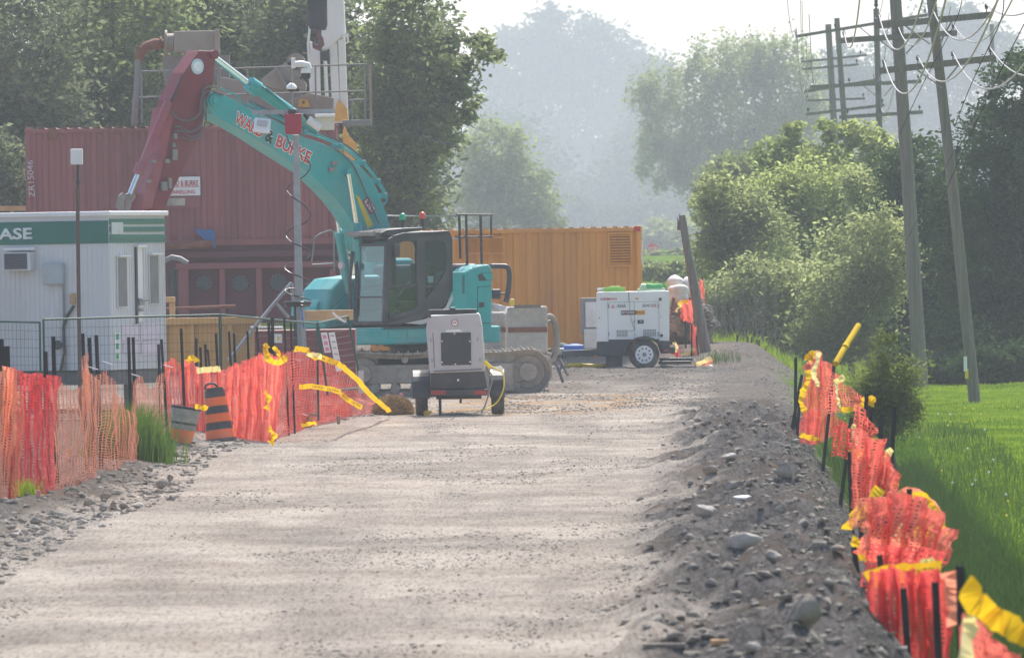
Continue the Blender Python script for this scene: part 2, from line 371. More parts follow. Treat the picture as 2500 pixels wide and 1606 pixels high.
def build_ground():
    ys = np.concatenate([np.arange(-40, 40, 8), np.arange(40, 135, .14), np.arange(135, 215, .3), np.arange(215, 300, 2), np.arange(300, 700, 12), np.arange(700, 3001, 100)])
    us = np.concatenate([[-900, -500, -250, -120, -60, -35], np.arange(-24, -13, .6), np.arange(-13, 1.6, .085), np.arange(1.6, 8, .35), np.arange(8, 30, 2), [35, 60, 120, 250, 500, 900]])
    Y, U = np.meshgrid(ys, us, indexing='ij'); X = U + xR(np.clip(Y, 0, 400))
    Z = terrain(X, Y)
    u = X - xR(Y); dl = xLB(Y) - X
    n1 = fbm(X / .5, Y / 1.5, 4, 51); n2 = fbm(X / 1.2, Y / 3, 3, 52)
    rub = sst(-2.3, -1.5, u + n1 * .9) * (1 - sst(150, 185, Y + n2 * 12)); rub = np.maximum(rub, sst(-.15, .35, dl + n1 * .5) * (1 - sst(150, 175, Y)) * .9)
    rub = np.maximum(rub, sst(-2.2, -1.2, u + n1 * .8) * .8); rub = np.maximum(rub, .75 * sst(160, 186, Y + n2 * 14) * (1 - sst(225, 240, Y)))
    gr = sst(.0, .45, u + n1 * .45) * (1 - .0 * Y); gr = np.maximum(gr, sst(203, 209, Y + n2 * 4) * sst(2.5, 4.5, X + n2)); gr = np.maximum(gr, sst(228, 245, Y + n2 * 10) * (1 - .7 * sst(260, 330, Y) + .7 * sst(900, 1400, Y)))
    mu = np.exp(-((Y - 153 - (X + 2) * 1.0) / 7) ** 2) * sst(-2.2, -1.0, X) * (1 - sst(1.5, 3.2, X)) + .8 * np.exp(-((Y - 163) / 6) ** 2) * sst(-2, 0, X) * (1 - sst(1, 4, X))
    V = np.c_[X.ravel(), Y.ravel(), Z.ravel()]; nr, nc = X.shape
    i = np.arange(nr * nc).reshape(nr, nc); F = np.stack([i[:-1, :-1], i[:-1, 1:], i[1:, 1:], i[1:, :-1]], -1).reshape(-1, 4)
    col = np.c_[rub.ravel(), gr.ravel(), np.clip(mu, 0, 1).ravel(), np.ones(V.shape[0])].astype(np.float32)
    fc = V[F].mean(1); fu = fc[:, 0] - xR(fc[:, 1]); fdl = xLB(fc[:, 1]) - fc[:, 0]
    road = (fu < -2.2) & (fdl < 0) & (fc[:, 1] > 40) & (fc[:, 1] < 200)
    field = (fu > .2) & (fc[:, 1] < 230) | (fc[:, 1] >= 230)
    gm = ground_material()
    for nm, mask in (('gravel_road', road), ('grass_field', field & ~road), ('ground', ~road & ~field)):
        Fm = F[mask]; used, inv = np.unique(Fm, return_inverse=True)
        o = npmesh(nm, V[used], inv.reshape(Fm.shape), gm, smooth=True); o['kind'] = 'structure'
        a = o.data.color_attributes.new('zones', 'FLOAT_COLOR', 'POINT'); a.data.foreach_set('color', col[used].ravel())
build_ground()

def scatter(name, label, pts, smin, smax, m, seed, squash=.6, power=2.5):
    r = np.random.default_rng(seed); n = len(pts); V, F = ICO1; k = len(V)
    s = smin + (smax - smin) * r.random(n) ** power
    A = V[None] * (1 + .42 * r.normal(size=(n, k, 1))) * (s[:, None, None] * np.stack([r.uniform(.7, 1.4, n), r.uniform(.7, 1.4, n), squash * r.uniform(.7, 1.2, n)], -1)[:, None, :])
    A = A + pts[:, None, :] + np.array([0, 0, .1])[None, None] * s[:, None, None]
    FF = (F[None] + (np.arange(n) * k)[:, None, None]).reshape(-1, 3)
    o = npmesh(name, A.reshape(-1, 3), FF, m); tag(o, label, None, None, 'stuff'); return o
def pts_in(n, y0, y1, f, ypow=1.6):
    y = y0 + (y1 - y0) * rng.random(n) ** ypow; x = f(y, rng.random(n)); return np.c_[x, y, terrain(x, y)]
dkst = mat('gravel_stones', (.20, .19, .175), .95, 0, .5, 9, spec=0)
def thin(p, k):
    v = fbm(p[:, 0] / 1.1, p[:, 1] / 5.0, 3, 77); return p[rng.random(len(p)) < np.clip(.45 + v * 2.4, .06, 1) * (1 - k) + (v > .12) * k * .75]
ltst = mat('rubble_stones', (.24, .225, .20), .95, 0, .5, 9, spec=0)
scatter('loose_gravel', 'small dark stones strewn over the pale road', thin(pts_in(110000, 52, 185, lambda y, t: xLB(y) + (xR(y) - 1.9 - xLB(y)) * t), .9), .003, .015, dkst, 1, power=4)
scatter('berm_rubble', 'grey crushed rubble covering the right hand berm', pts_in(42000, 50, 150, lambda y, t: xR(y) - 1.75 - .7 * rng.random(len(t)) ** 3 + 2.2 * t ** .8, 1.7), .005, .055, ltst, 2, power=13)
scatter('bank_rubble', 'grey rubble and cobbles along the left road edge', pts_in(22000, 62, 150, lambda y, t: xLB(y) - 1.7 + 2.3 * t ** .8), .006, .055, ltst, 3, power=12)
scatter('far_gravel', 'coarse gravel on the crest by the excavator', thin(pts_in(26000, 150, 200, lambda y, t: -3 + 10 * t, 1), .4), .008, .028, ltst, 4, power=3)
hp = rng.normal(size=(5000, 3)); hp /= np.linalg.norm(hp, axis=1)[:, None]; hp[:, 2] = np.abs(hp[:, 2]); hc = P(1690, 860, 199)
scatter('spoil_stones', 'loose stones covering the spoil heap', hp * np.array([.62, 1.0, .78]) * (1 + .12 * np.sin(hp[:, :1] * 9) * np.cos(hp[:, 2:] * 7)) + np.array([hc.x, 200.0, gz(hc.x, 200) + .3]), .012, .06, ltst, 6, power=3)

# individual rocks
def rock(px, py, w_, h_, m, label, grp, seed, dep=None):
    p = g(px, py + h_ * .35); s = SP(p.y); W = w_ / s; H = h_ / s * 1.15
    o = blob((p.x, p.y + W * .2, p.z + H * .32), (W, W * rnd.uniform(.6, .9), H), seed, .22, m, 'rock', 11, rot=rnd.uniform(-.5, .5))
    tag(o, label, 'rock', grp)
RG = 'large stones on the right berm'
for k, (px, py, w_, h_, m, lb) in enumerate([
    (1720, 1250, 112, 44, stonelt, 'long low flat stone lying at the left foot of the berm'),
    (1812, 1322, 100, 56, stonelt, 'wedge shaped brown stone in the middle of the berm'),
    (1918, 1150, 58, 44, stone, 'square block with a dark shaded face high on the berm'),
    (1790, 1184, 66, 26, stone, 'long grey stone just above the white flat one'),
    (1818, 1214, 54, 18, white, 'small flat white stone on the berm'),
    (1965, 1500, 125, 110, stone, 'biggest dark boulder low on the berm near the netting'),
    (1842, 1582, 66, 48, stonelt, 'rounded pale stone at the bottom edge of the picture'),
    (1618, 1432, 44, 26, stone, 'small dark stone sitting alone on the road side of the berm'),
    (1735, 1150, 52, 30, stone, 'left stone of the pair at the far end of the berm'),
    (1785, 1118, 58, 26, stonelt, 'topmost flat stone at the far end of the berm'),
    (1690, 1560, 46, 26, stone, 'low grey stone beside the broken plank'),
    (1905, 1245, 44, 26, stone, 'small stone half sunk behind the wedge shaped one'),
    (1890, 1360, 50, 34, stonelt, 'pale stone right of the wedge shaped one'),
    (2000, 1330, 60, 42, stone, 'grey stone on the outer slope of the berm')]):
    rock(px, py, w_, h_, m, lb, RG, 100 + k)
LG = 'cobbles along the left road edge'
cob = [(29, 1286, 38, 20, 'dark topped cobble nearest the left picture edge'), (34, 1306, 34, 18, 'pale cobble under the dark topped one'), (88, 1272, 32, 20, 'dark round cobble third from the left edge'), (127, 1277, 22, 22, 'upright dark cobble before the long pale one'), (150, 1257, 44, 20, 'long pale tilted cobble below the pink stake'),
       (57, 1272, 26, 14, 'small flat cobble in the left corner'), (200, 1272, 30, 15, 'flat pale cobble midway along the edge'), (250, 1282, 26, 12, 'lowest small pale cobble next to the road'), (252, 1243, 24, 17, 'round cobble left end of the tight row'), (274, 1237, 26, 22, 'tallest round grey cobble in the tight row'),
       (297, 1236, 26, 18, 'dark cobble in the middle of the tight row'), (314, 1245, 28, 12, 'thin low cobble in the tight row'), (336, 1233, 40, 22, 'large pale cobble at the right end of the tight row'), (257, 1213, 30, 20, 'grey cobble above the tight row'), (398, 1184, 36, 26, 'dark boulder standing out on the slope below the bucket'),
       (416, 1170, 22, 22, 'smaller dark stone touching the slope boulder'), (216, 1228, 32, 18, 'broad grey cobble uphill of the row'), (111, 1292, 28, 14, 'flat cobble under the upright dark one'), (17, 1323, 26, 20, 'lowest cobble in the left corner'), (436, 1110, 30, 16, 'stone beneath the tilted white bucket'),
       (365, 1144, 24, 18, 'stone at the foot of the tall grass'), (189, 1178, 30, 16, 'dark stone at the foot of the netting')]
for k, (px, py, w_, h_, lb) in enumerate(cob): rock(px, py, w_ * 1.05, h_ * 1.1, stonelt if 'pale' in lb else stone, lb, LG, 200 + k)
for (a, b, r_, lb) in (((1570, 1583), (1672, 1590), .022, 'broken brown plank lying at the bottom of the berm'), ((1735, 1583), (1800, 1576), .016, 'short yellowish stick beside the pale bottom stone')):
    p, q = g(*a), g(*b); q.y = p.y; mb = MB(); mb.box((p + q) / 2 + Vector((0, 0, .03)), ((q - p).length, .09, .035)); o = mb.build('plank', plank if 'yellow' in lb else wood, base=p, bevel=.004); tag(o, lb, 'plank', 'wood scraps on the berm')
for (a, b, lb) in (((155, 1206), (230, 1206), 'upper green plastic strip arched over the cobbles'), ((240, 1177), (285, 1175), 'short green plastic strip by the stake foot')):
    p, q = g(*a), g(*b); q.y = p.y; mm = (p + q) / 2; mb = MB(); rows = [[], []]
    for i in range(9):
        t = i / 8; c = p.lerp(q, t) + Vector((0, 0, .03 + .07 * math.sin(math.pi * t))); rows[0].append(c); rows[1].append(c + Vector((0, .06, -.02)))
    mb.grid(rows); o = mb.build('plastic_strip', mat('green_plastic', (.2, .36, .30), .4), base=p, solid=.006); tag(o, lb, 'debris', 'green plastic scraps')

# ------------------------------------------------------------ foliage
def leaves(centers, size, seed, up=0.25):
    r = np.random.default_rng(seed); n = len(centers)
    a = r.normal(size=(n, 3)); a[:, 2] *= .6; a /= np.linalg.norm(a, axis=1)[:, None]
    b = r.normal(size=(n, 3)); b -= (a * b).sum(1)[:, None] * a; b /= np.linalg.norm(b, axis=1)[:, None]
    s = size * r.uniform(.5, 1.35, n)[:, None]
    V = np.stack([centers - a * s, centers - b * s * .45, centers + a * s, centers + b * s * .45], 1).reshape(-1, 3)
    return V, np.arange(4 * n).reshape(n, 4)
def crown_pts(ells, n, seed, clump=.2, per=70, shell=.45, sprig=.75):
    r = np.random.default_rng(seed); out = []; cl = []
    vols = np.array([e[3] * e[5] for e in ells]); vols = vols / vols.sum()
    for e, v in zip(ells, vols):
        k = max(2, int(n * v / per)); d = r.normal(size=(k, 3)); d /= np.linalg.norm(d, axis=1)[:, None]
        rad = shell + (1 - shell) * r.random(k) ** .7
        c = np.array(e[:3]) + d * rad[:, None] * np.array(e[3:6]); cl.append(c)
        m = min(e[3:6]); pp = c[:, None, :] + r.normal(size=(k, per, 3)) * (m * clump * r.uniform(.5, 1.5, (k, 1, 1))) * np.array([1, 1, sprig])
        out.append(pp.reshape(-1, 3))
    return np.concatenate(out), np.concatenate(cl)
def tree(name, label, cat, grp, d, basepx, ells, n, leaf, lm, seed, trunk=.16, limbs=9, clump=.2, bm_=None, depth=None, per=70, shell=.45, dead=0, sprig=.75):
    s = SP(d); b = gp(basepx, d); E = []
    for (px, py, rx, ry) in ells:
        c = P(px, py, d); E.append((c.x, c.y, c.z, rx / s, (depth or (rx + ry) / 2) / s if depth is None else depth, ry / s))
    root = thing(name, label, cat, b, grp)
    pts, cl = crown_pts(E, n, seed, clump, per, shell, sprig); pts = pts[pts[:, 2] > b.z + .05]
    V, F = leaves(pts, leaf, seed); o = npmesh('crown', V - np.array(b), F, lm); o.parent = root; 
    r = random.Random(seed); cx = np.mean([e[0] for e in E]); cz = np.mean([e[2] for e in E]); top = max(e[2] for e in E)
    mb = MB(); H = top - b.z; fork = b + Vector(((cx - b.x) * .3, 0, H * .35))
    mb.tube([b - Vector((0, 0, .3)), b + (fork - b) * .5 + Vector((r.uniform(-.1, .1), 0, 0)), fork], [trunk * 1.25, trunk, trunk * .85], 9)
    for i in range(limbs):
        t = Vector(cl[r.randrange(len(cl))]); m1 = fork.lerp(t, .45) + Vector((r.uniform(-.3, .3), r.uniform(-.3, .3), H * .05)); mb.tube([fork - Vector((0, 0, H * .08 * r.random())), m1, t], [trunk * .55, trunk * .32, trunk * .08], 6)
        for q in range(3):
            t2 = Vector(cl[r.randrange(len(cl))])
            if (t2 - m1).length < H * .5: mb.tube([m1, m1.lerp(t2, .5) + Vector((0, 0, .15)), t2], [trunk * .25, trunk * .15, trunk * .04], 5)
    mb.build('trunk', bm_ or bark, root, smooth=True)
    if dead:
        mb = MB()
        for i in range(dead):
            e = E[r.randrange(len(E))]; p = Vector(e[:3]) + Vector((r.uniform(-1, 1) * e[3], -e[4] * r.uniform(.5, 1.05), r.uniform(-1, .8) * e[5])); q = p.copy(); dx = r.uniform(-.35, .35) - .1; dz = r.uniform(-.45, .15); pl = [p.copy()]
            for k in range(5):
                q = q + Vector((dx * 2 + r.uniform(-.15, .15), r.uniform(-.2, .1), dz + r.uniform(-.2, .2))) * .9; pl.append(q.copy())
            mb.tube(pl, [.018, .015, .012, .009, .007, .004], 4)
        mb.build('dead_branches', barkg, root)
    return root
lf_dark = leafmat('leaf_dark', (.07, .085, .06), (.24, .28, .15), .6, .5)  # darker, greyer green for the woods at the back
lf_mid = leafmat('leaf_mid', (.075, .10, .055), (.33, .40, .16), .62, .45)
lf_lite = leafmat('leaf_light', (.18, .24, .08), (.46, .52, .18), .62, .4)
lf_will = leafmat('leaf_willow', (.15, .19, .07), (.34, .40, .15), .55, .3)
lf_far = leafmat('leaf_far', (.045, .085, .06), (.09, .14, .09), .4, .1)
lf_bush = leafmat('leaf_bush', (.16, .20, .09), (.42, .47, .20), .65, .5)
lf_ced = leafmat('leaf_evergreen', (.022, .05, .022), (.09, .15, .05), .4, .6)
lf_jun = leafmat('leaf_juniper', (.08, .11, .035), (.26, .30, .08), .45, 1.2)
TL = 'dark trees behind the red container'
tree('leafy_tree', 'tall dark tree with bare grey twigs at the left picture edge', 'tree', TL, 226, -40, [(20, 120, 190, 260), (80, 420, 170, 220), (-60, 300, 160, 260)], 26000, .11, lf_dark, 1, .25, 10, .22, dead=60)
tree('leafy_tree', 'dark tree rising behind the left half of the red container', 'tree', TL, 232, 260, [(260, 60, 200, 210), (330, 250, 170, 190), (210, 330, 150, 170)], 24000, .11, lf_mid, 2, .25, 10, .22, dead=70)
tree('leafy_tree', 'shaded tree behind the mixing plant with bright leaf clumps', 'tree', TL, 240, 520, [(500, 60, 200, 170), (600, 200, 180, 150), (420, 170, 140, 130)], 24000, .11, lf_mid, 3, .25, 10, .22, dead=30)
tree('leafy_tree', 'dark tree directly behind the white mast', 'tree', TL, 236, 780, [(720, 70, 150, 170), (800, 250, 170, 220), (860, 420, 140, 150)], 22000, .11, lf_dark, 4, .22, 10, .22, dead=30)
tree('leafy_tree', 'green leafy tree whose right side hangs over the excavator', 'tree', TL, 228, 960, [(985, 60, 110, 120), (1000, 210, 150, 130), (1150, 130, 80, 55), (985, 370, 140, 120), (960, 490, 120, 70), (1100, 250, 80, 55)], 22000, .10, lf_mid, 5, .22, 12, .17, dead=12)
tree('underbrush', 'dark undergrowth between the office trailer and the trees', 'bush', None, 215, 10, [(20, 520, 120, 90), (120, 480, 90, 110), (-20, 400, 90, 90)], 9000, .09, lf_dark, 6, .08, 8, .22, dead=10)
tree('hazy_tree', 'tall hazy rounded tree rising alone in the centre', 'tree', 'hazy trees in the distance', 1850, 1400, [(1370, 110, 120, 100), (1270, 170, 110, 120), (1480, 160, 110, 100), (1560, 270, 90, 120), (1220, 280, 90, 150), (1420, 320, 200, 170), (1390, 480, 260, 140)], 60000, .7, lf_far, 7, 1.0, 10, .13, per=50)
tree('hazy_tree', 'pointed hazy tree filling the gap right of the tallest one', 'tree', 'hazy trees in the distance', 1700, 1600, [(1600, 300, 90, 160), (1560, 420, 120, 130), (1640, 470, 110, 100)], 16000, .65, lf_far, 8, .8, 8, .16, per=50)
tree('hazy_tree', 'low pale hazy bush line under the central trees', 'tree', 'hazy trees in the distance', 1300, 1460, [(1420, 545, 140, 60), (1520, 560, 120, 60), (1620, 530, 80, 60)], 12000, .45, lf_far, 9, .2, 8, .2)
tree('pale_tree', 'pale green bush tree between the excavator rail and the haze', 'tree', None, 620, 1230, [(1200, 380, 85, 80), (1270, 470, 90, 90), (1180, 500, 90, 70), (1310, 540, 60, 45)], 18000, .2, lf_will, 10, .15, 9, .2)
tree('willow_tree', 'broad pale willow with visible grey limbs', 'tree', None, 720, 1800, [(1790, 160, 130, 70), (1760, 400, 140, 90), (1620, 400, 70, 80), (1880, 400, 120, 100), (1900, 150, 110, 60), (1680, 230, 120, 80), (1600, 240, 70, 50), (1830, 270, 160, 110), (1650, 330, 110, 70), (1930, 260, 90, 110), (1700, 420, 90, 50)], 50000, .19, lf_will, 11, .13, 18, .11, per=50, sprig=2.2)
tree('hazy_tree', 'hazy tree behind the crossarms at the upper right', 'tree', 'hazy trees in the distance', 1500, 2330, [(2330, 90, 100, 90), (2250, 180, 130, 120), (2420, 150, 80, 90), (2300, 330, 150, 120)], 24000, .55, lf_far, 12, .3, 8, .17)
tree('hazy_tree', 'hazy tree low behind the far utility poles', 'tree', 'hazy trees in the distance', 1250, 2080, [(2080, 220, 110, 100), (2000, 330, 130, 110), (2140, 350, 100, 110)], 18000, .5, lf_far, 13, .3, 8, .18)
tree('sapling', 'light green sapling with upright sprigs under the far poles', 'tree', 'light bushes right of the road', 262, 2000, [(1940, 330, 26, 34), (2020, 320, 24, 34), (1900, 380, 70, 40), (2080, 330, 28, 40), (2130, 350, 40, 40), (1990, 400, 110, 50), (2160, 400, 60, 60)], 9000, .10, lf_lite, 14, .07, 12, .28, per=50)
tree('bush', 'yellowish green round bush in front of the sapling', 'bush', 'light bushes right of the road', 246, 1960, [(1990, 500, 130, 100), (1880, 490, 110, 70), (2080, 560, 100, 110), (1960, 620, 130, 100)], 24000, .085, lf_lite, 15, .1, 12, .2, sprig=1.3)
tree('bush', 'grey green bush leaning over the wooden stump post', 'bush', 'light bushes right of the road', 226, 1790, [(1790, 520, 100, 70), (1740, 480, 50, 50), (1830, 600, 110, 90), (1760, 640, 70, 70)], 14000, .075, lf_bush, 16, .09, 14, .24, dead=6, sprig=1.3)
bush_tw = tree('bush', 'lower bush with many purple grey stems behind the stump', 'bush', 'light bushes right of the road', 216, 1840, [(1840, 720, 130, 90), (1960, 740, 120, 100), (1770, 760, 70, 70)], 14000, .07, lf_bush, 17, .07, 16, .22, dead=14)
mb = MB()
for i in range(80):
    x = rnd.uniform(1695, 1900); y = rnd.uniform(800, 880); d_ = rnd.uniform(208, 213); h_ = rnd.uniform(50, 190); l_ = rnd.uniform(-25, 25); mb.tube([P(x, y, d_), P(x + l_ * .4, y - h_ * .5, d_), P(x + l_ + rnd.uniform(-12, 12), y - h_, d_ + .2)], [.010, .007, .003], 4, False)
mb.build('twigs', mat('twig_mauve', (.19, .15, .165), .9, 0, .3, 3), bush_tw)
tree('bush', 'shaded bush at the foot of the thick utility pole', 'bush', 'light bushes right of the road', 214, 2080, [(2080, 720, 110, 120), (2150, 620, 80, 130), (2050, 820, 120, 70)], 17000, .07, lf_bush, 18, .08, 12, .22)
tree('cedar_tree', 'tall dark evergreen filling the right picture edge', 'tree', 'dark evergreens on the right', 212, 2460, [(2480, 230, 80, 110), (2450, 340, 120, 110), (2420, 480, 150, 130), (2440, 640, 160, 150), (2430, 800, 150, 130), (2520, 550, 100, 300)], 44000, .075, lf_ced, 19, .2, 10, .19, shell=.55)
tree('cedar_tree', 'dark evergreen standing between the two nearest poles', 'tree', 'dark evergreens on the right', 220, 2270, [(2240, 420, 90, 90), (2210, 540, 90, 110), (2270, 660, 120, 130), (2260, 800, 140, 110), (2330, 560, 80, 150)], 32000, .075, lf_ced, 20, .18, 10, .19, shell=.55)
tree('hedge', 'low dark hedge at the back of the lawn', 'hedge', None, 200, 2380, [(2250, 905, 60, 40), (2330, 910, 70, 38), (2420, 900, 80, 45), (2490, 890, 60, 55), (2200, 880, 60, 50)], 20000, .06, lf_ced, 21, .04, 6, .25)
tree('juniper_shrub', 'spiky juniper shrub behind the leaning yellow tube', 'shrub', None, 122, 2165, [(2162, 850, 26, 55), (2150, 940, 75, 60), (2195, 930, 55, 60), (2150, 1010, 95, 60), (2110, 980, 60, 50), (2230, 1000, 40, 30)], 8500, .035, lf_jun, 22, .03, 26, .3, per=40, shell=.2, sprig=1.2)
tree('bush', 'pale feathery thicket between the willow and the front bushes', 'bush', 'light bushes right of the road', 320, 1800, [(1830, 440, 130, 55), (1750, 500, 60, 55), (1930, 430, 110, 60), (1770, 600, 60, 70)], 22000, .11, lf_will, 38, .08, 16, .17, sprig=1.6, per=50)
tree('bush', 'pale bush in front of the dark evergreen left of the thick pole', 'bush', 'light bushes right of the road', 236, 2120, [(2110, 470, 60, 50), (2170, 540, 50, 70), (2060, 640, 70, 70)], 9000, .08, lf_bush, 39, .06, 10, .22, sprig=1.3)
# distant woods reading as one mass
tree('hazy_bush', 'pale bush row at the end of the hazy road', 'bush', None, 900, 1640, [(1560, 610, 60, 30), (1620, 622, 60, 24), (1690, 610, 60, 34), (1650, 575, 90, 40)], 9000, .3, lf_will, 34, .1, 6, .2)
tree('hazy_bush', 'low hazy scrub row just below the stop sign', 'bush', None, 520, 1640, [(1570, 624, 40, 13), (1620, 627, 50, 14), (1680, 622, 50, 16)], 7000, .14, lf_will, 36, .05, 4, .25)
tree('hazy_bush', 'rough grass scrub between the stop sign and the white bags', 'bush', None, 410, 1645, [(1570, 654, 45, 14), (1625, 655, 50, 14), (1685, 652, 50, 16)], 7000, .12, lf_will, 37, .05, 4, .25)
tree('low_bush', 'low dull green bush behind the white bags', 'bush', None, 320, 1640, [(1600, 668, 50, 16), (1660, 664, 60, 20)], 5000, .10, lf_will, 35, .04, 4, .25)
def mass(name, label, d, x0, x1, y0, y1, n, leaf, lm, seed, thick=18):
    r = np.random.default_rng(seed); s = SP(d); k = n // 60; px = r.uniform(x0, x1, k); top = y0 + (y1 - y0) * .35 * (np.sin(px / 70 + seed) * .5 + .5 + vn(px / 45, px * 0 + seed, 3)); py = top + (y1 - top) * r.random(k) ** 1.0
    c = np.array([P(a, b, d)[:] for a, b in zip(px, py)]); c[:, 1] += r.uniform(0, thick, k)
    pp = (c[:, None] + r.normal(size=(k, 60, 3)) * (26 / s)).reshape(-1, 3); V, F = leaves(pp, leaf, seed); o = npmesh(name, V, F, lm); tag(o, label, None, None, 'stuff')
mass('distant_wood', 'far hazy treeline closing the valley', 1450, 1000, 2600, 300, 655, 60000, .7, lf_far, 31)
mass('left_wood', 'dense dark wood behind the left trees', 262, -60, 1080, -40, 620, 60000, .14, lf_dark, 32, 8)
mass('right_wood', 'dark wood closing the right side behind the bushes', 252, 1760, 2560, 560, 880, 40000, .12, lf_dark, 33, 8)

def blades(name, label, base, h0, h1, wd, m, seed, lean=.3):
    r = np.random.default_rng(seed); n = len(base); h = r.uniform(h0, h1, n); a = r.uniform(0, 6.28, n); dx = np.cos(a); dy = np.sin(a); l = r.normal(0, lean, n) * h; l2 = r.normal(0, lean, n) * h
    p0 = base - np.c_[dx, dy, dx * 0 + 1] * np.array([wd, wd, .02]); p1 = base + np.c_[dx * wd, dy * wd, dx * 0 - .02]
    m0 = base + np.c_[l * .35 - dx * wd * .7, l2 * .35, h * .6]; m1 = base + np.c_[l * .35 + dx * wd * .7, l2 * .35, h * .6]; t = base + np.c_[l, l2, h]
    V = np.stack([p0, p1, m1, m0, t], 1).reshape(-1, 3); k = np.arange(n)[:, None] * 5
    F = np.concatenate([k + [0, 1, 2], k + [0, 2, 3], k + [3, 2, 4]]); o = npmesh(name, V, F, m); tag(o, label, None, None, 'stuff'); return o
gr_b = leafmat('grass_bright', (.12, .20, .012), (.29, .38, .035), .5, .8); gr_d = leafmat('grass_dark', (.04, .085, .014), (.11, .18, .035), .35, 1.5)
blades('ditch_grass', 'long dark green grass in the ditch behind the right netting', pts_in(26000, 48, 150, lambda y, t: xR(y) + .15 + 2.9 * t ** 1.3), .06, .24, .006, gr_d, 41)
blades('lawn_grass', 'bright short lawn grass of the field on the right', pts_in(60000, 60, 200, lambda y, t: xR(y) + 2.0 + 7 * t ** 1.2, 1.0), .02, .06, .007, gr_b, 42)
blades('verge_grass', 'fresh green grass beyond the gravel crest', pts_in(9000, 203, 245, lambda y, t: 3 + 9 * t, 1.2), .1, .4, .012, gr_b, 43)
bp = g(320, 1120, False); bb = np.array([(bp.x + rnd.gauss(0, .24), bp.y + rnd.gauss(.3, .3), 0) for _ in range(2600)]); bb[:, 2] = terrain(bb[:, 0], bb[:, 1])
blades('tall_grass', 'tuft of tall seeding grass growing in front of the left netting', bb, .25, .85, .006, leafmat('grass_tall', (.035, .10, .012), (.14, .22, .04), .45, 5), 44, .22)
bp = g(68, 1225, False); bb = np.array([(bp.x + rnd.gauss(0, .06), bp.y + rnd.gauss(0, .1), 0) for _ in range(160)]); bb[:, 2] = terrain(bb[:, 0], bb[:, 1])
blades('grass_tuft', 'small green tuft at the foot of the leftmost netting', bb, .1, .25, .005, gr_b, 45, .3)
yb = []
for (px, py, w_) in ((2060, 975, 1), (1760, 880, 1), (830, 1015, .3), (935, 1000, .3), (740, 1045, .2)):
    q = g(px, py, False); yb += [(q.x + rnd.gauss(0, .25 * w_), q.y + rnd.gauss(0, .4 * w_), 0) for _ in range(220)]
bb = np.array(yb); bb[:, 2] = terrain(bb[:, 0], bb[:, 1]); blades('weed_tufts', 'scattered weeds along the netting', bb, .08, .3, .006, gr_d, 46, .35)
gr_w = leafmat('weed_dark', (.025, .055, .014), (.07, .12, .03), .4, 2.5)
blades('ditch_weeds', 'darker tall weeds crowding the ditch behind the right netting', pts_in(26000, 46, 130, lambda y, t: xR(y) + .2 + 1.5 * t ** .9), .15, .48, .005, gr_w, 47, .35)
# dandelions
r_ = np.random.default_rng(5); pp = pts_in(150, 60, 165, lambda y, t: xR(y) + 1.8 + 6 * t, 1.2)
def dots(name, label, pts, rad, m, hh):
    V, F = ICO1; n = len(pts); A = V[None] * rad + (pts + np.array([0, 0, hh]))[:, None]; o = npmesh(name, A.reshape(-1, 3), (F[None] + (np.arange(n) * len(V))[:, None, None]).reshape(-1, 3), m); tag(o, label, None, None, 'stuff')
dots('dandelion_clocks', 'white dandelion seed heads dotted over the lawn', pp[:70], .022, mat('seed_white', (.6, .6, .58), .9), .12)
dots('dandelion_flowers', 'yellow dandelion flowers dotted over the lawn', pp[70:], .018, mat('flower_yellow', (.8, .6, .02), .8), .1)

#PART2
# ------------------------------------------------------------ helpers that read sizes off the photograph at a real depth
UP = Vector((0, 0, 1)); FACE = (0, -1, 0)
def pan(mb, x0, y0, x1, y1, P0, N=FACE, th=.02, off=0.0):
    N = Vector(N).normalized(); xm, ym = (x0 + x1) / 2, (y0 + y1) / 2; c = onplane(xm, ym, P0, N); a = onplane(x0, ym, P0, N); b = onplane(x1, ym, P0, N)
    X = UP.cross(N).normalized(); W = abs((b - a).dot(X)); H = (onplane(xm, y0, P0, N) - onplane(xm, y1, P0, N)).length
    return mb.box(c + N * (off + th / 2), (W, th, H), X, N, UP)
def pbox(mb, x0, y0, x1, y1, d, depth):
    s = SP(d); c = P((x0 + x1) / 2, (y0 + y1) / 2, d); return mb.box(c + Vector((0, depth / 2, 0)), ((x1 - x0) / s, depth, (y1 - y0) / s))
def px_(pts, d): return [P(x, y, d) for x, y in pts]
def D(d): return (0, d, 0)

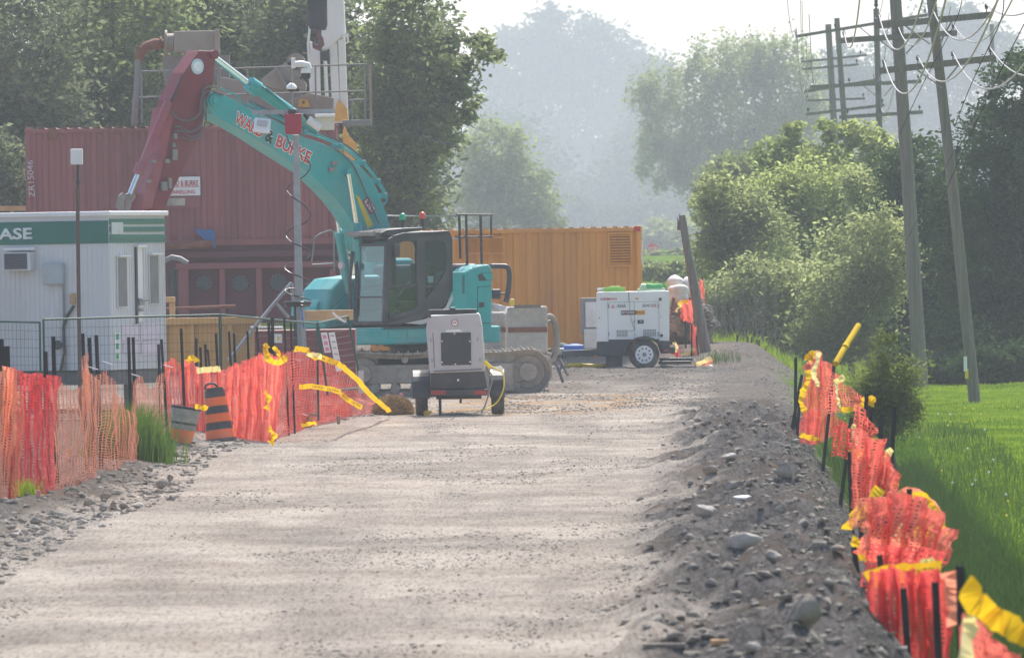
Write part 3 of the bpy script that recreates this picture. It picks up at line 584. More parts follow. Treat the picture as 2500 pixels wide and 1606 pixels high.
# ------------------------------------------------------------ shipping containers
def container(label, x0, y0, x1, y1, d, paint, W=2.44, name='shipping_container', group=None, rib=.27):
    s = SP(d); bl = P(x0, y1, d); L = (x1 - x0) / s; H = (y1 - y0) / s; t = thing(name, label, 'container', bl, group)
    xs = []; x = .12
    while x < L - .14: xs += [(x, .0), (x + rib * .38, .0), (x + rib * .5, .035), (x + rib * .88, .035)]; x += rib
    xs = [(a, b) for a, b in xs if a < L - .1] + [(L - .08, 0)]
    for nm, yy, sg in (('side_wall', d + .03, 1), ('side_wall', d + W - .03, -1)):
        mb = MB(); rows = [[Vector((bl.x + a, yy + b * sg, bl.z + z)) for a, b in xs] for z in (.14, H - .1)]; mb.grid(rows); mb.build(nm, paint, t)
    mb = MB(); rows = []
    k = int(W / .25)
    for side, sg in ((0.02, 1), (L - .02, -1)):
        ys = []; 
        for i in range(k): ys += [(i * .25 + .05, 0), (i * .25 + .15, 0), (i * .25 + .18, .03), (i * .25 + .27, .03)]
        mb2 = MB(); mb2.grid([[Vector((bl.x + side + b * sg, d + min(a, W), bl.z + z)) for a, b in ys] for z in (.14, H - .1)]); mb2.build('end_wall', paint, t)
    for i in (0, 1):
        for j in (0, 1):
            mb = MB(); mb.box((bl.x + i * L + (.06 if i == 0 else -.06), d + j * W + (.06 if j == 0 else -.06), bl.z + H / 2), (.12, .12, H - .02)); mb.build('corner_post', paint, t, bevel=.008)
            for zz in (.06, H - .055):
                mb = MB(); mb.box((bl.x + i * L + (.083 if i == 0 else -.083), d + j * W + (.078 if j == 0 else -.078), bl.z + zz), (.176, .17, .124)); mb.build('corner_casting', paint, t, bevel=.01)
    for j, nm, zz, hh in ((0, 'bottom_rail', .07, .13), (1, 'bottom_rail', .07, .13), (0, 'top_rail', H - .07, .09), (1, 'top_rail', H - .07, .09)):
        mb = MB(); mb.box((bl.x + L / 2, d + j * W + (.045 if j == 0 else -.045), bl.z + zz), (L - .36, .085, hh)); mb.build(nm, paint, t, bevel=.006)
    mb = MB(); x = .2; rows = [[], []]
    while x < L - .2:
        for a, z in ((0, 0), (.10, 0), (.125, .028), (.225, .028)): rows[0].append(Vector((bl.x + x + a, d + .02, bl.z + H - .02 + z))); rows[1].append(Vector((bl.x + x + a, d + W - .02, bl.z + H - .02 + z)))
        x += .25
    mb.grid(rows); mb.build('roof', paint, t, solid=.02)
    mb = MB(); mb.box((bl.x + L / 2, d + W / 2, bl.z + .1), (L - .2, W - .2, .06)); mb.build('floor', wood, t)
    return t, bl, L, H
rc, bl, L, H = container('faded red shipping container stacked on the riveted red tank', 66, 314, 826, 607, 190, contred)
rd = 190 - .012
text('ZR15046', P(86, 482, rd), P(80, 392, rd), FACE, .14, mat('faded_white', (.5, .42, .42), .7), rc, 'container_number', yup=(-1, 0, 0))
for q_ in ((118, 318, 142, 343), (282, 318, 292, 330)): mb = MB(); pan(mb, *q_, D(190), th=.01); mb.build('rust_patch', rust, rc)
mb = MB(); pan(mb, 400, 432, 489, 478, D(190), th=.02, off=.003); sg = mb.build('company_sign', white, rc, bevel=.002)
sd_ = 190 - .03
text('WARD & BURKE', P(404, 455, sd_), P(484, 454, sd_), FACE, .125, red, sg); text('TUNNELLING', P(408, 474, sd_), P(476, 473, sd_), FACE, .085, red, sg)
mb = MB(); pan(mb, 405, 456.5, 486, 457.6, D(sd_), th=.004); mb.build('red_line', red, sg)
mb = MB(); pan(mb, 408, 484, 452, 502, D(190), th=.03); mb.build('vent_plate', mat('vent_plate', (.45, .42, .36), .6, dirt=(.1, .05, .04), dirta=.6), rc, bevel=.01)
mb = MB(); pan(mb, 400, 480, 490, 508, D(190), th=.008); mb.build('door_panel', contred, rc)
mb = MB(); mb.prism(px_([(472, 561), (523, 560), (527, 607), (505, 590)], 189.9), (0, -.02, 0)); tp = mb.build('blue_tarp', mat('blue_tarp', (.03, .12, .32), .5), base=P(500, 580, 189.9)); tag(tp, 'blue tarpaulin flap hanging on the red container', 'tarp')
oc, bl2, L2, H2 = container('orange shipping container with louvred vents', 905, 563, 1571, 857, 195, orange, rib=.29)
od = 195
def louvre(x0, y0, x1, y1, n):
    mb = MB(); P0 = D(od); a = 5
    pan(mb, x0, y0, x1, y0 + a, P0, th=.05); pan(mb, x0, y1 - a, x1, y1, P0, th=.05); pan(mb, x0, y0 + a, x0 + a, y1 - a, P0, th=.05); pan(mb, x1 - a, y0 + a, x1, y1 - a, P0, th=.05); v = mb.build('vent', orange, oc, bevel=.004)
    mb = MB(); pan(mb, x0 + a, y0 + a, x1 - a, y1 - a, P0, th=.004); mb.build('vent_shade_sheet', mat('vent_dark', (.05, .03, .015), .9), v)  # dark sheet paints the shade behind the louvre blades
    for i in range(n):
        y = y0 + a + (y1 - y0 - 2 * a) * (i + .5) / n; mb = MB(); c = P((x0 + x1) / 2, y, od - .03); mb.box(c, ((x1 - x0 - 2 * a) / SP(od), .006, .055), (1, 0, 0), Vector((0, 1, .75)).normalized(), Vector((0, -.75, 1)).normalized()); mb.build('louvre', orange, v)
louvre(1484, 567, 1544, 651, 11); louvre(1130, 577, 1233, 622, 7)
mb = MB(); pan(mb, 1547, 553, 1563, 565, D(195), th=.012, off=.004); mb.build('red_corner_plate', red, oc)
mb = MB(); mb.tube(px_([(1569, 585), (1567, 630), (1571, 652)], 194.9), .018, 6); mb.build('door_seal', white, oc)
for a in (935, 1240, 1540):
    mb = MB(); c = gp(a, 195.4); top = bl2.z - .02; mb.b2((c.x - .15, 195.2, c.z - .1), (c.x + .15, 197.3, top)); o = mb.build('timber_block', wood, base=(c.x, 195.4, c.z), bevel=.01); tag(o, 'timber block carrying the %s of the orange container' % {935: 'hidden left end', 1240: 'middle', 1540: 'right end'}[a], 'timber block', 'blocks under the orange container')

# ------------------------------------------------------------ red tank below the red container
tk = thing('settling_tank', 'dark red ribbed tank with round hatches under the container', 'tank', P(590, 770, 190)); td = 190
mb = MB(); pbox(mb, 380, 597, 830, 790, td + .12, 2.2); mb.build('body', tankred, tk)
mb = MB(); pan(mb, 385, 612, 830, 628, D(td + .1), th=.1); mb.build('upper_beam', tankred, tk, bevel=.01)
mb = MB(); pan(mb, 430, 640, 830, 655, D(td + .1), th=.22); mb.build('top_beam', contred, tk, bevel=.01)
for a, b in ((436, 462), (536, 551), (626, 641), (716, 730), (806, 820)):
    mb = MB(); pan(mb, a, 655, b, 788, D(td + .1), th=.18); mb.build('rib', contred, tk, bevel=.01)
for cx_, cy_ in ((498, 691), (587, 691), (678, 689)):
    c = P(cx_, cy_, td + .09); mb = MB(); mb.disc(c, (0, 1, 0), .20, .05); h = mb.build('hatch', tankred, tk, bevel=.008, seg=1)
    mb = MB(); mb.disc(c - Vector((0, .04, 0)), (0, 1, 0), .165, .03); mb.build('hatch_window', mat('dark_glass', (.03, .05, .06), .3), h)
    for k in range(14): 
        q = k * math.pi / 7; mb = MB(); mb.disc(c + Vector((math.cos(q) * .183, -.035, math.sin(q) * .183)), (0, 1, 0), .012, .02, 6); mb.build('bolt', greysteel, h)
mb = MB(); mb.tube(px_([(397, 603), (470, 598)], 189.6), .075, 14); mb.tube(px_([(470, 598), (478, 597.8)], 189.6), .10, 14); mb.tube(px_([(478, 597.8), (520, 595)], 189.6), .085, 14); o = mb.build('rusty_pipe', rust, base=P(450, 600, 189.6), smooth=True); tag(o, 'thick rusty pipe on the side of the red container', 'pipe', 'rusty pipes')
mb = MB(); mb.tube(px_([(395, 755), (575, 747)], 186), .035, 10); o = mb.build('rusty_pipe', rust, base=P(480, 750, 186), smooth=True); tag(o, 'thin rusty pipe lying above the tan steel box', 'pipe', 'rusty pipes')
mb = MB(); mb.tube(px_([(388, 655), (395, 640), (420, 628), (440, 632), (458, 643)], 187), .06, 10); o = mb.build('grey_hose', greysteel, base=P(420, 640, 187), smooth=True); tag(o, 'grey hose arched beside the office door', 'hose')
mb = MB(); pan(mb, 410, 658, 423, 790, D(187), th=.15); pan(mb, 424, 655, 434, 770, D(187.3), th=.1); o = mb.build('steel_column', black, base=P(415, 790, 187), bevel=.01); tag(o, 'dark steel column between the office and the tank', 'column')
mb = MB(); pan(mb, 400, 725, 428, 738, D(170), th=.3); pan(mb, 414, 738, 428, 790, D(170), th=.1); o = mb.build('tan_bracket', plank, base=P(420, 790, 170), bevel=.01); tag(o, 'orange tan steel bracket standing beside the office corner', 'bracket')

# ------------------------------------------------------------ tan formwork box, dark red cabinet
tb = thing('steel_trench_box', 'tan ribbed steel trench box behind the wire fence', 'trench box', gp(520, 163)); bd = 163
mb = MB(); pbox(mb, 396, 790, 632, 905, bd + .08, 1.6); mb.build('panel', tan, tb)
mb = MB(); pan(mb, 390, 775, 632, 792, D(bd + .08), th=.14); mb.build('top_beam', tan, tb, bevel=.012)
for a in (394, 462, 556, 610):
    mb = MB(); pan(mb, a, 792, a + 13, 905, D(bd + .08), th=.10); mb.build('rib', tan, tb, bevel=.01)
cb = thing('red_tool_box', 'dark red steel box with white hazard sign', 'box', gp(740, 160)); kd = 160
mb = MB(); pbox(mb, 622, 805, 868, 920, kd, 1.2); mb.build('body', maroon, cb, bevel=.02)
mb = MB(); pan(mb, 669, 815, 689, 837, D(kd), th=.01); sgn = mb.build('hazard_sign', white, cb)
mb = MB(); mb.prism(px_([(675, 830), (685, 830), (680, 819)], kd - .011), (0, -.003, 0)); mb.build('warning_triangle', mat('sign_yellow', (.75, .55, .02), .6), sgn)
mb = MB(); pan(mb, 740, 757, 862, 782, D(159), th=.2); o = mb.build('timber_beam', plank, base=P(800, 780, 159), bevel=.01); tag(o, 'pale timber beam resting on the dark red box', 'beam')

# ------------------------------------------------------------ mixing plant above the container
mx = thing('mixing_plant', 'brown mixing plant with railings rising above the container', 'mixing plant', P(640, 320, 192)); md_ = 191
mb = MB(); pbox(mb, 424, 76, 532, 126, md_, .9); mb.build('motor_box', beige, mx, bevel=.02)
mb = MB(); pan(mb, 525, 72, 537, 134, D(md_), th=.12); mb.build('box_flange', beige, mx, bevel=.01)
mb = MB(); mb.tube(px_([(424, 104), (408, 104)], md_ + .3), .2, 16); mb.tube(px_([(408, 104), (403, 104)], md_ + .3), .28, 16); mb.build('inlet_pipe', beige, mx, smooth=True)
mb = MB(); mb.tube(px_([(402, 108), (380, 107), (358, 114), (343, 130), (338, 146)], md_ + .3), [.09, .12, .11, .12, .095], 12); mb.tube(px_([(393, 108), (388, 107)], md_ + .3), .15, 12); mb.tube(px_([(346, 118), (342, 124)], md_ + .3), .13, 12); mb.build('rusty_elbow', rust, mx, smooth=True)
mb = MB(); mb.tube(px_([(338, 146), (335, 200), (327, 306)], md_ + .3), .07, 10); mb.build('downpipe', greysteel, mx, smooth=True)
for a, b, dd in (((343, 175), (895, 157), 0), ((340, 238), (890, 222), 0), ((850, 245), (890, 243), .5)):
    mb = MB(); mb.tube(px_([a, b], md_ - .3 + dd), .022, 8); mb.build('rail', greysteel, mx, smooth=True)
for a, y0, y1 in ((345, 172, 300), (430, 172, 320), (536, 165, 330), (890, 157, 298), (858, 240, 298), (604, 165, 300), (770, 162, 300)):
    mb = MB(); mb.tube(px_([(a, y0), (a + 2, y1)], md_ - .3), .022, 8); mb.build('rail_post', greysteel, mx, smooth=True)
mb = MB(); mb.tube(px_([(903, 157), (906, 300)], md_ - .1), .035, 8); mb.build('corner_pipe', beige, mx, smooth=True)
mb = MB(); pan(mb, 838, 294, 908, 309, D(md_), th=.5); mb.build('platform_edge', greysteel, mx, bevel=.01)
mb = MB(); mb.prism(px_([(530, 186), (632, 206), (730, 216), (760, 300), (530, 320)], md_ + .4), (0, .8, 0)); mb.build('hopper', beige, mx, bevel=.01)
mb = MB(); mb.prism(px_([(636, 195), (675, 165), (700, 212), (690, 222), (640, 210)], md_ + .3), (0, .5, 0)); mb.build('chute', beige, mx, bevel=.01)
mb = MB(); mb.prism(px_([(690, 250), (755, 228), (815, 240), (812, 300), (690, 300)], md_ + .2), (0, .8, 0)); mb.build('gear_housing', beige, mx, bevel=.01)
mb = MB(); mb.prism(px_([(672, 168), (678, 165), (702, 210), (694, 212)], md_ + .2), (0, .2, 0)); mb.build('strut', greysteel, mx)
for (cx_, cy_, r_) in ((708, 175, 26), (728, 212, 20), (722, 152, 22)):
    c = P(cx_, cy_, md_ + .5); mb = MB(); mb.lathe(c, [(r_ / 109, -.05), (r_ / 109, .6)], 28, (0, 1, 0)); dr = mb.build('drum', beige, mx, smooth=True); mb = MB(); mb.lathe(c - Vector((0, .1, 0)), [(r_ / 109 * .9, 0), (r_ / 109 * .9, .06)], 28, (0, 1, 0)); mb.build('drum_lid', beige, dr, smooth=True)
mb = MB(); mb.prism(px_([(731, 242), (750, 242), (758, 262), (727, 262)], md_ + .1), (0, .1, 0), [px_([(738, 247), (744, 247), (744, 254), (738, 254)], md_ + .1)]); mb.build('lifting_lug', mat('lug_orange', (.6, .32, .06), .6), mx)
mb = MB(); mb.prism(px_([(396, 135), (535, 135), (560, 135), (560, 200), (400, 200)], md_ + 1.0), (0, .3, 0)); mb.build('back_panel', greysteel, mx)

# ------------------------------------------------------------ white crane mast and hook block behind
cr = thing('crane_mast', 'tall white crane mast standing behind the mixing plant', 'crane', P(810, 330, 205)); cd = 205
mb = MB(); mb.prism(px_([(790, -60), (836, -60), (842, 60), (844, 80), (805, 118), (786, 124), (784, 40)], cd), (0, .8, 0)); mb.build('head', white, cr, bevel=.03)
mb = MB(); mb.prism(px_([(836, 84), (851, 82), (852, 104), (848, 106), (846, 92), (838, 94)], cd - .1), (0, .1, 0)); mb.build('bracket', white, cr)
mb = MB(); mb.prism(px_([(804, 112), (823, 104), (832, 300), (812, 300)], cd + .05), (0, .5, 0)); mb.build('column', white, cr, bevel=.01)
mb = MB(); mb.prism(px_([(825, 100), (842, 92), (850, 300), (833, 300)], cd + .05), (0, .5, 0)); mb.build('column', white, cr, bevel=.01)
mb = MB(); mb.prism(px_([(756, 100), (780, 112), (782, 236), (760, 236)], cd + .1), (0, .4, 0)); mb.build('column', white, cr, bevel=.01)
mb = MB(); mb.tube(px_([(757, 60), (752, 110), (760, 236)], cd), .03, 6); mb.build('edge_pipe', white, cr)
mb = MB(); mb.tube(px_([(794, 146), (798, 236)], cd), .05, 10); mb.build('piston', chrome, cr, smooth=True); mb = MB(); pan(mb, 783, 126, 804, 149, D(cd - .05), th=.15); mb.build('joint', black, cr, bevel=.03)
mb = MB(); mb.prism(px_([(826, 242), (848, 266), (850, 296), (816, 296), (818, 268)], cd - .2), (0, .15, 0)); mb.build('yellow_fin', mat('fin_orange', (.65, .34, .06), .6), cr)
mb = MB(); mb.prism(px_([(840, 300), (850, 330), (872, 352), (868, 390), (842, 396), (836, 330)], cd - .2), (0, .15, 0)); mb.build('lower_fin', mat('fin_orange', (.6, .3, .08), .6), cr)
hk = thing('hook_block', 'black crane hook block hanging before the white mast', 'hook', P(775, 120, 203)); 
mb = MB(); mb.prism(px_([(750, -20), (798, -20), (799, 60), (795, 74), (757, 73), (750, 55)], 203), (0, .35, 0)); mb.build('sheave_housing', black, hk, bevel=.03)
mb = MB(); mb.tube(px_([(774, 74), (777, 84), (783, 96), (784, 108), (777, 118), (768, 114), (765, 104)], 203.1), [.05, .055, .07, .085, .08, .06, .03], 10); mb.build('hook', mat('hook_brown', (.14, .06, .06), .6), hk, smooth=True)
for a in (758, 770, 782): mb = MB(); mb.tube(px_([(a, -20), (a, -150)], 203.1), .015, 5); mb.build('hoist_rope', steel, hk)

# ------------------------------------------------------------ office trailer
al = R(23); NL = Vector((-math.sin(al), -math.cos(al), 0)); NE = Vector((math.cos(al), -math.sin(al), 0)); K = P(268, 700, 158); KT = onplane(268, 524, K, NL).z; KB = onplane(268, 905, K, NL).z
K0 = Vector((K.x, K.y, KB)); dl_ = -NE; de_ = Vector((math.sin(al), math.cos(al), 0)); HO = KT - KB; LO = 6.2; WO = 2.42
of = thing('office_trailer', 'white site office trailer with a dark green band', 'trailer', K0)
mb = MB(); mb.box(K0 + dl_ * LO / 2 + de_ * WO / 2 + UP * HO / 2, (LO, WO, HO - .02), dl_, de_, UP); mb.build('body', offwhite, of, bevel=.01)
rib_b = MB(); n = int(LO / .1)
for i in range(n): rib_b.box(K0 + dl_ * (i + .5) * LO / n + NL * .002 + UP * (HO - .55) / 2, (.012, .008, HO - .6), dl_, NL, UP)
for i in range(24): rib_b.box(K0 + de_ * (i + .5) * WO / 24 + NE * .002 + UP * (HO - .5) / 2, (.012, .008, HO - .6), de_, NE, UP)
rib_b.build('siding_ribs', offwhite, of)
mb = MB(); mb.box(K0 + dl_ * (LO / 2 - .0) + UP * (HO - .32) + NL * .012, (LO - .02, .02, .42), dl_, NL, UP); gb = mb.build('green_band', officegreen, of)
mb = MB()
for a, b in ((.13, .10), (.275, .09), (.42, .09), (.50, .05)): mb.box(K0 + de_ * WO / 2 + UP * (HO - a) + NE * .012, (WO - .02, .02, b), de_, NE, UP)
mb.build('green_stripe', officegreen, of)
mb = MB(); pan(mb, 269, 543, 297, 572, K0, NE, .012, .02); mb.build('number_plate', mat('plate_white', (.55, .6, .6), .6), of)
mb = MB(); mb.box(K0 + dl_ * LO / 2 + de_ * WO / 2 + UP * (HO + .02), (LO + .12, WO + .12, .09), dl_, de_, UP); mb.build('roof', white, of, bevel=.02)
tp_ = onplane(-46, 586, K0, NL); tq = onplane(79, 583, K0, NL); text('LEASE', tp_, tq, NL, .20, mat('letter_white', (.7, .76, .76), .6), of, off=.028, yup=UP, outline=.03)
ac = MB(); pan(ac, 22, 616, 86, 661, K0, NL, .22); a_ = ac.build('air_conditioner', offwhite, of, bevel=.01); mb = MB(); pan(mb, 24, 619, 79, 657, K0, NL, .012, .22); mb.build('grille', mat('grille_dark', (.05, .055, .07), .7), a_)
mb = MB(); 
for y in range(622, 657, 4): pan(mb, 24, y, 79, y + 1.4, K0, NL, .008, .232)
mb.build('grille_slats', mat('slat_grey', (.12, .12, .14), .6), a_); mb = MB(); pan(mb, 16, 605, 90, 611, K0, NL, .12); mb.build('drip_rail', white, a_)
mb = MB(); pan(mb, 111, 643, 160, 694, K0, NL, .14); mb.build('electrical_box', mat('elec_grey', (.36, .42, .44), .5), of, bevel=.015)
def onL(x, y): return onplane(x, y, K0 + NL * .05, NL)
mb = MB(); mb.tube([onL(155, 695), onL(156, 770), onL(154, 820), onL(160, 905)], .022, 8); mb.build('conduit', greysteel, of); mb = MB(); mb.tube([onL(180, 747), onL(162, 775), onL(155, 800), onL(158, 860), onL(148, 905)], .03, 8); mb.build('cable', black, of, smooth=True)
mb = MB(); pan(mb, 176, 716, 186, 742, K0, NL, .1); mb.build('socket_box', plank, of)
mb = MB(); c = onL(146, 842); mb.lathe(c, [(.02, 0), (.08, .05), (.09, .1)], 12, NL); mb.build('cone_lamp', black, of)
for (x0, x1, ya, yb) in ((286, 307, 630, 748), (364, 384, 625, 740)):
    mb = MB(); pan(mb, x0 - 2, ya - 3, x1 + 2, yb + 3, K0, NE, .02, .004); wf = mb.build('window', offwhite, of, bevel=.003); mb = MB(); pan(mb, x0, ya, x1, yb, K0, NE, .006, .024); mb.build('window_screen', mat('screen_grey', (.16, .165, .17), .5), wf); mb = MB(); pan(mb, x0 - 3, ya - 7, x1 + 4, ya - 3, K0, NE, .09, .004); mb.build('drip_cap', white, wf)
mb = MB(); pan(mb, 330, 602, 346, 785, K0, NE, .015, .006); dr = mb.build('door', white, of); mb = MB(); pan(mb, 329, 604, 333, 790, K0, NE, .03, .006); mb.build('door_gap', black, dr); mb = MB(); pan(mb, 328, 598, 350, 604, K0, NE, .08, .004); mb.build('drip_cap', white, dr)
mb = MB(); pan(mb, 334, 728, 346, 745, K0, NE, .05, .02); pan(mb, 336, 730, 356, 735, K0, NE, .04, .06); mb.build('door_handle', steel, dr, bevel=.01); mb = MB(); pan(mb, 336, 752, 344, 760, K0, NE, .04, .02); mb.build('padlock', steel, dr, bevel=.01)
for (x0, y0, x1, y1) in ((296, 792, 338, 830), (342, 788, 390, 828), (300, 834, 340, 862), (344, 832, 392, 866)):
    mb = MB(); pan(mb, x0, y0, x1, y1, K0, NE, .008, .008); mb.build('notice_board', mat('notice_pale', (.60, .54, .60), .7, var=.12, scale=9), of)
mb = MB(); pan(mb, 279, 812, 290, 878, K0, NE, .01, .008); ss = mb.build('safety_strip', white, of)
for y in (815, 838, 862): mb = MB(); pan(mb, 281, y, 288, y + 14, K0, NE, .004, .018); mb.build('green_mark', mat('safety_green', (.03, .35, .13), .6), ss)
mb = MB(); mb.box(K0 + dl_ * LO / 2 + de_ * WO / 2 - UP * .13, (LO - .1, WO - .2, .26), dl_, de_, UP); mb.build('chassis', mat('skirt_grey', (.12, .12, .12), .8), of)
for a in (.6, 2.6, 4.6):
    for b in (.4, WO - .4): c = K0 + dl_ * a + de_ * b; z = gz(c.x, c.y); mb = MB(); mb.b2((c.x - .1, c.y - .1, z), (c.x + .1, c.y + .1, KB - .2)); mb.build('jack_stand', greysteel, of)
def mast(label, name, cat, x0, y0, x1, y1, d, r_, m): return None
ap = thing('antenna_pole', 'rusty brown pole topped with a small white antenna box', 'pole', gp(191, 150)); b_ = gp(191, 150)
mb = MB(); mb.tube([b_ - UP * .1, P(190, 560, 150), P(189.5, 455, 150)], .035, 10); mb.build('pole', mat('pole_brown', (.10, .06, .045), .7), ap); mb = MB(); mb.tube([P(189.5, 455, 150), P(189.5, 402, 150)], .027, 10); mb.build('upper_tube', black, ap)
mb = MB(); mb.tube([P(189.5, 450, 150), P(189.5, 440, 150)], .04, 10); mb.build('clamp', black, ap); mb = MB(); pbox(mb, 172, 364, 201, 402, 149.9, .2); mb.build('antenna_box', white, ap, bevel=.012)
gt = thing('timber_railing', 'tan timber guard rail beyond the office roof', 'railing', P(30, 560, 196)); mb = MB(); pbox(mb, -10, 503, 62, 515, 196, .1); mb.build('rail', plank, gt); mb = MB(); pbox(mb, 26, 515, 34, 720, 196.01, .08); mb.build('post', plank, gt)

# ------------------------------------------------------------ camera mast with coiled cable
cm_d = 146; cmb = gp(741, cm_d); cm = thing('camera_mast', 'grey surveillance mast wound with a coiled black cable', 'mast', cmb)
def c_(x, y, o=0): return P(x, y, cm_d + o)
mb = MB(); mb.prism([c_(715, 330, -.05), c_(729, 330, -.05), c_(740, 735, -.05), c_(720, 735, -.05)], (0, .1, 0)); mb.build('upper_tube', steel, cm, bevel=.006)
mb = MB(); bb_ = cmb - UP * .05; tt = c_(733, 745); mb.tube([bb_, tt], .075, 4); mb.build('lower_tube', steel, cm)
mb = MB(); mb.tube([c_(713, 150), c_(714, 200)], .014, 8); mb.tube([c_(714, 200), c_(714, 262)], .01, 8); mb.build('top_rod', steel, cm)
mb = MB(); pan(mb, 616, 268, 818, 279, D(cm_d), th=.08); cbm = mb.build('crossbar', steel, cm)
cbm.rotation_euler = (0, 0, 0)
cam1 = MB(); pan(cam1, 711, 142, 721, 168, D(cm_d), th=.07); pc = cam1.build('ptz_camera', white, cm, bevel=.01); mb = MB(); mb.tube([c_(716, 158), c_(736, 156), c_(752, 160), c_(756, 170)], [.05, .055, .055, .05], 12); mb.build('camera_arm', white, pc, smooth=True)
mb = MB(); c = c_(747, 172); mb.lathe(c, [(.02, .04), (.075, .03), (.085, -.03), (.08, -.05)], 20); mb.build('camera_shell', white, pc, smooth=True); mb = MB(); mb.lathe(c, [(.078, -.051), (.075, -.11), (.06, -.15), (.02, -.17)], 20); mb.build('camera_lens', black, pc, smooth=True)
mb = MB(); c = c_(712, 214); mb.lathe(c, [(.02, .08), (.07, .045), (.095, 0), (.08, -.03)], 20); dm = mb.build('dome_camera', white, cm, smooth=True); mb = MB(); mb.lathe(c, [(.078, -.031), (.06, -.07), (.01, -.085)], 16); mb.build('dome_lens', black, dm, smooth=True)
mb = MB(); pan(mb, 696, 278, 737, 328, D(cm_d - .1), th=.16); rb_ = mb.build('red_box', mat('box_crimson', (.36, .012, .04), .45), cm, bevel=.012); mb = MB(); pan(mb, 704, 267, 722, 277, D(cm_d - .1), th=.12); mb.build('black_cap', black, rb_, bevel=.01)
mb = MB(); c = c_(640, 307, -.12); X_ = Vector((1, 0, -.12)).normalized(); Z_ = Vector((.1, .5, 1)).normalized(); Y_ = Z_.cross(X_); mb.box(c, (.28, .07, .26), X_, Y_, Z_); fl = mb.build('floodlight', white, cm, bevel=.015); mb = MB(); mb.box(c - Y_ * .05 + Z_ * .02 if (Y_.y > 0) else c + Y_ * .05 + Z_ * .02, (.18, .05, .11), X_, Y_, Z_); mb.build('driver_box', ltgrey, fl, bevel=.02)
mb = MB(); mb.tube([c_(628, 275), c_(634, 292, -.05)], .012, 6); mb.build('bracket', steel, fl)
mb = MB(); mb.tube([c_(752, 292, -.1), c_(784, 312, -.1)], [.07, .085], 14); mb.build('horn_speaker', white, cm, smooth=True); mb = MB(); mb.tube([c_(742, 280, -.05), c_(752, 292, -.1)], .03, 8); mb.build('camera_joint', black, cm)
mb = MB(); pan(mb, 771, 281, 816, 318, D(cm_d - .06), th=.06); f2 = mb.build('floodlight', mat('lamp_cream', (.52, .52, .46), .5), cm, bevel=.01); mb = MB(); pan(mb, 769, 279, 818, 286, D(cm_d - .08), th=.16); mb.build('lamp_hood', white, f2, bevel=.01)
# coil
def coil():
    ys = [(700, 330), (702, 340), (716, 365), (745, 385), (758, 405), (748, 425), (728, 440), (708, 452), (700, 465), (715, 482), (742, 500), (757, 520), (752, 538), (733, 550), (708, 560), (698, 575), (712, 592), (742, 604), (759, 617), (750, 630), (730, 638), (704, 645), (695, 655), (712, 668), (740, 678), (757, 688), (748, 696), (730, 702), (704, 705), (696, 711), (712, 720), (745, 728), (760, 734)]
    out = []
    for i, (x, y) in enumerate(ys):
        cx = 722 + (y - 330) * .03; out.append(P(x, y, cm_d + (-.16 if (x - cx) * 0 == 0 and i > 2 and ys[i][0] > ys[i - 1][0] else .16) * math.sqrt(max(0, 1 - ((x - cx) / 36.0) ** 2)) - .0))
    # smooth
    res = []
    for i in range(len(out) - 1):
        p0, p1, p2, p3 = out[max(i - 1, 0)], out[i], out[i + 1], out[min(i + 2, len(out) - 1)]
        for k in range(5):
            t = k / 5; res.append(.5 * ((2 * p1) + (-p0 + p2) * t + (2 * p0 - 5 * p1 + 4 * p2 - p3) * t * t + (-p0 + 3 * p1 - 3 * p2 + p3) * t ** 3))
    return res + [out[-1]]
mb = MB(); mb.tube(coil(), .011, 8); mb.build('coiled_cable', mat('cable_black', (.01, .01, .012), .25), cm, smooth='all')
mb = MB(); c = c_(728, 742)
for k, (r_, z) in enumerate(((.225, .03), (.215, .0), (.20, -.03))):
    mb.tube([c + Vector((math.cos(q) * r_, math.sin(q) * r_, z)) for q in np.linspace(0, 6.28, 33)], .016, 6, False)
mb.build('cable_loops', mat('cable_black', (.01, .01, .012), .25), cm, smooth='all')
mb = MB(); pan(mb, 718, 748, 733, 850, D(cm_d + .1), th=.1); mb.build('winch_column', black, cm)
mb = MB(); mb.tube([c_(734, 745, -.1), c_(737, 765, -.1), c_(742, 800, -.1)], .012, 6); mb.build('blue_strap', mat('strap_blue', (.02, .12, .5), .6), cm)
mb = MB(); mb.tube([c_(712, 690, .3), c_(620, 800, .1), c_(558, 880, -.1)], .035, 4); mb.tube([c_(672, 738, .25), c_(705, 775, .2)], .03, 4); mb.tube([c_(712, 690, .3), c_(716, 745, .3)], .03, 4); mb.build('stabiliser_brace', steel, cm)
mb = MB(); mb.tube([c_(612, 800, .1), c_(690, 800, .2)], .03, 4); mb.build('brace_strut', steel, cm)

# ------------------------------------------------------------ excavator
th = R(40); F_ = Vector((-math.cos(th), -math.sin(th), 0)); B_ = Vector((math.sin(th), -math.cos(th), 0)); O = Vector((-2.25, 172, 0)); ez = gz(-2.2, 171)
ex = thing('excavator', 'turquoise crawler excavator with a maroon dipper arm', 'excavator', (O.x, O.y, ez))
def E(a, b, c): return O + F_ * a + B_ * b + UP * c
def eb(x, y, b): return onplane(x, y, O + B_ * b, B_)
def eloc(p): q = p - O; return q.dot(F_), q.dot(B_), q.z
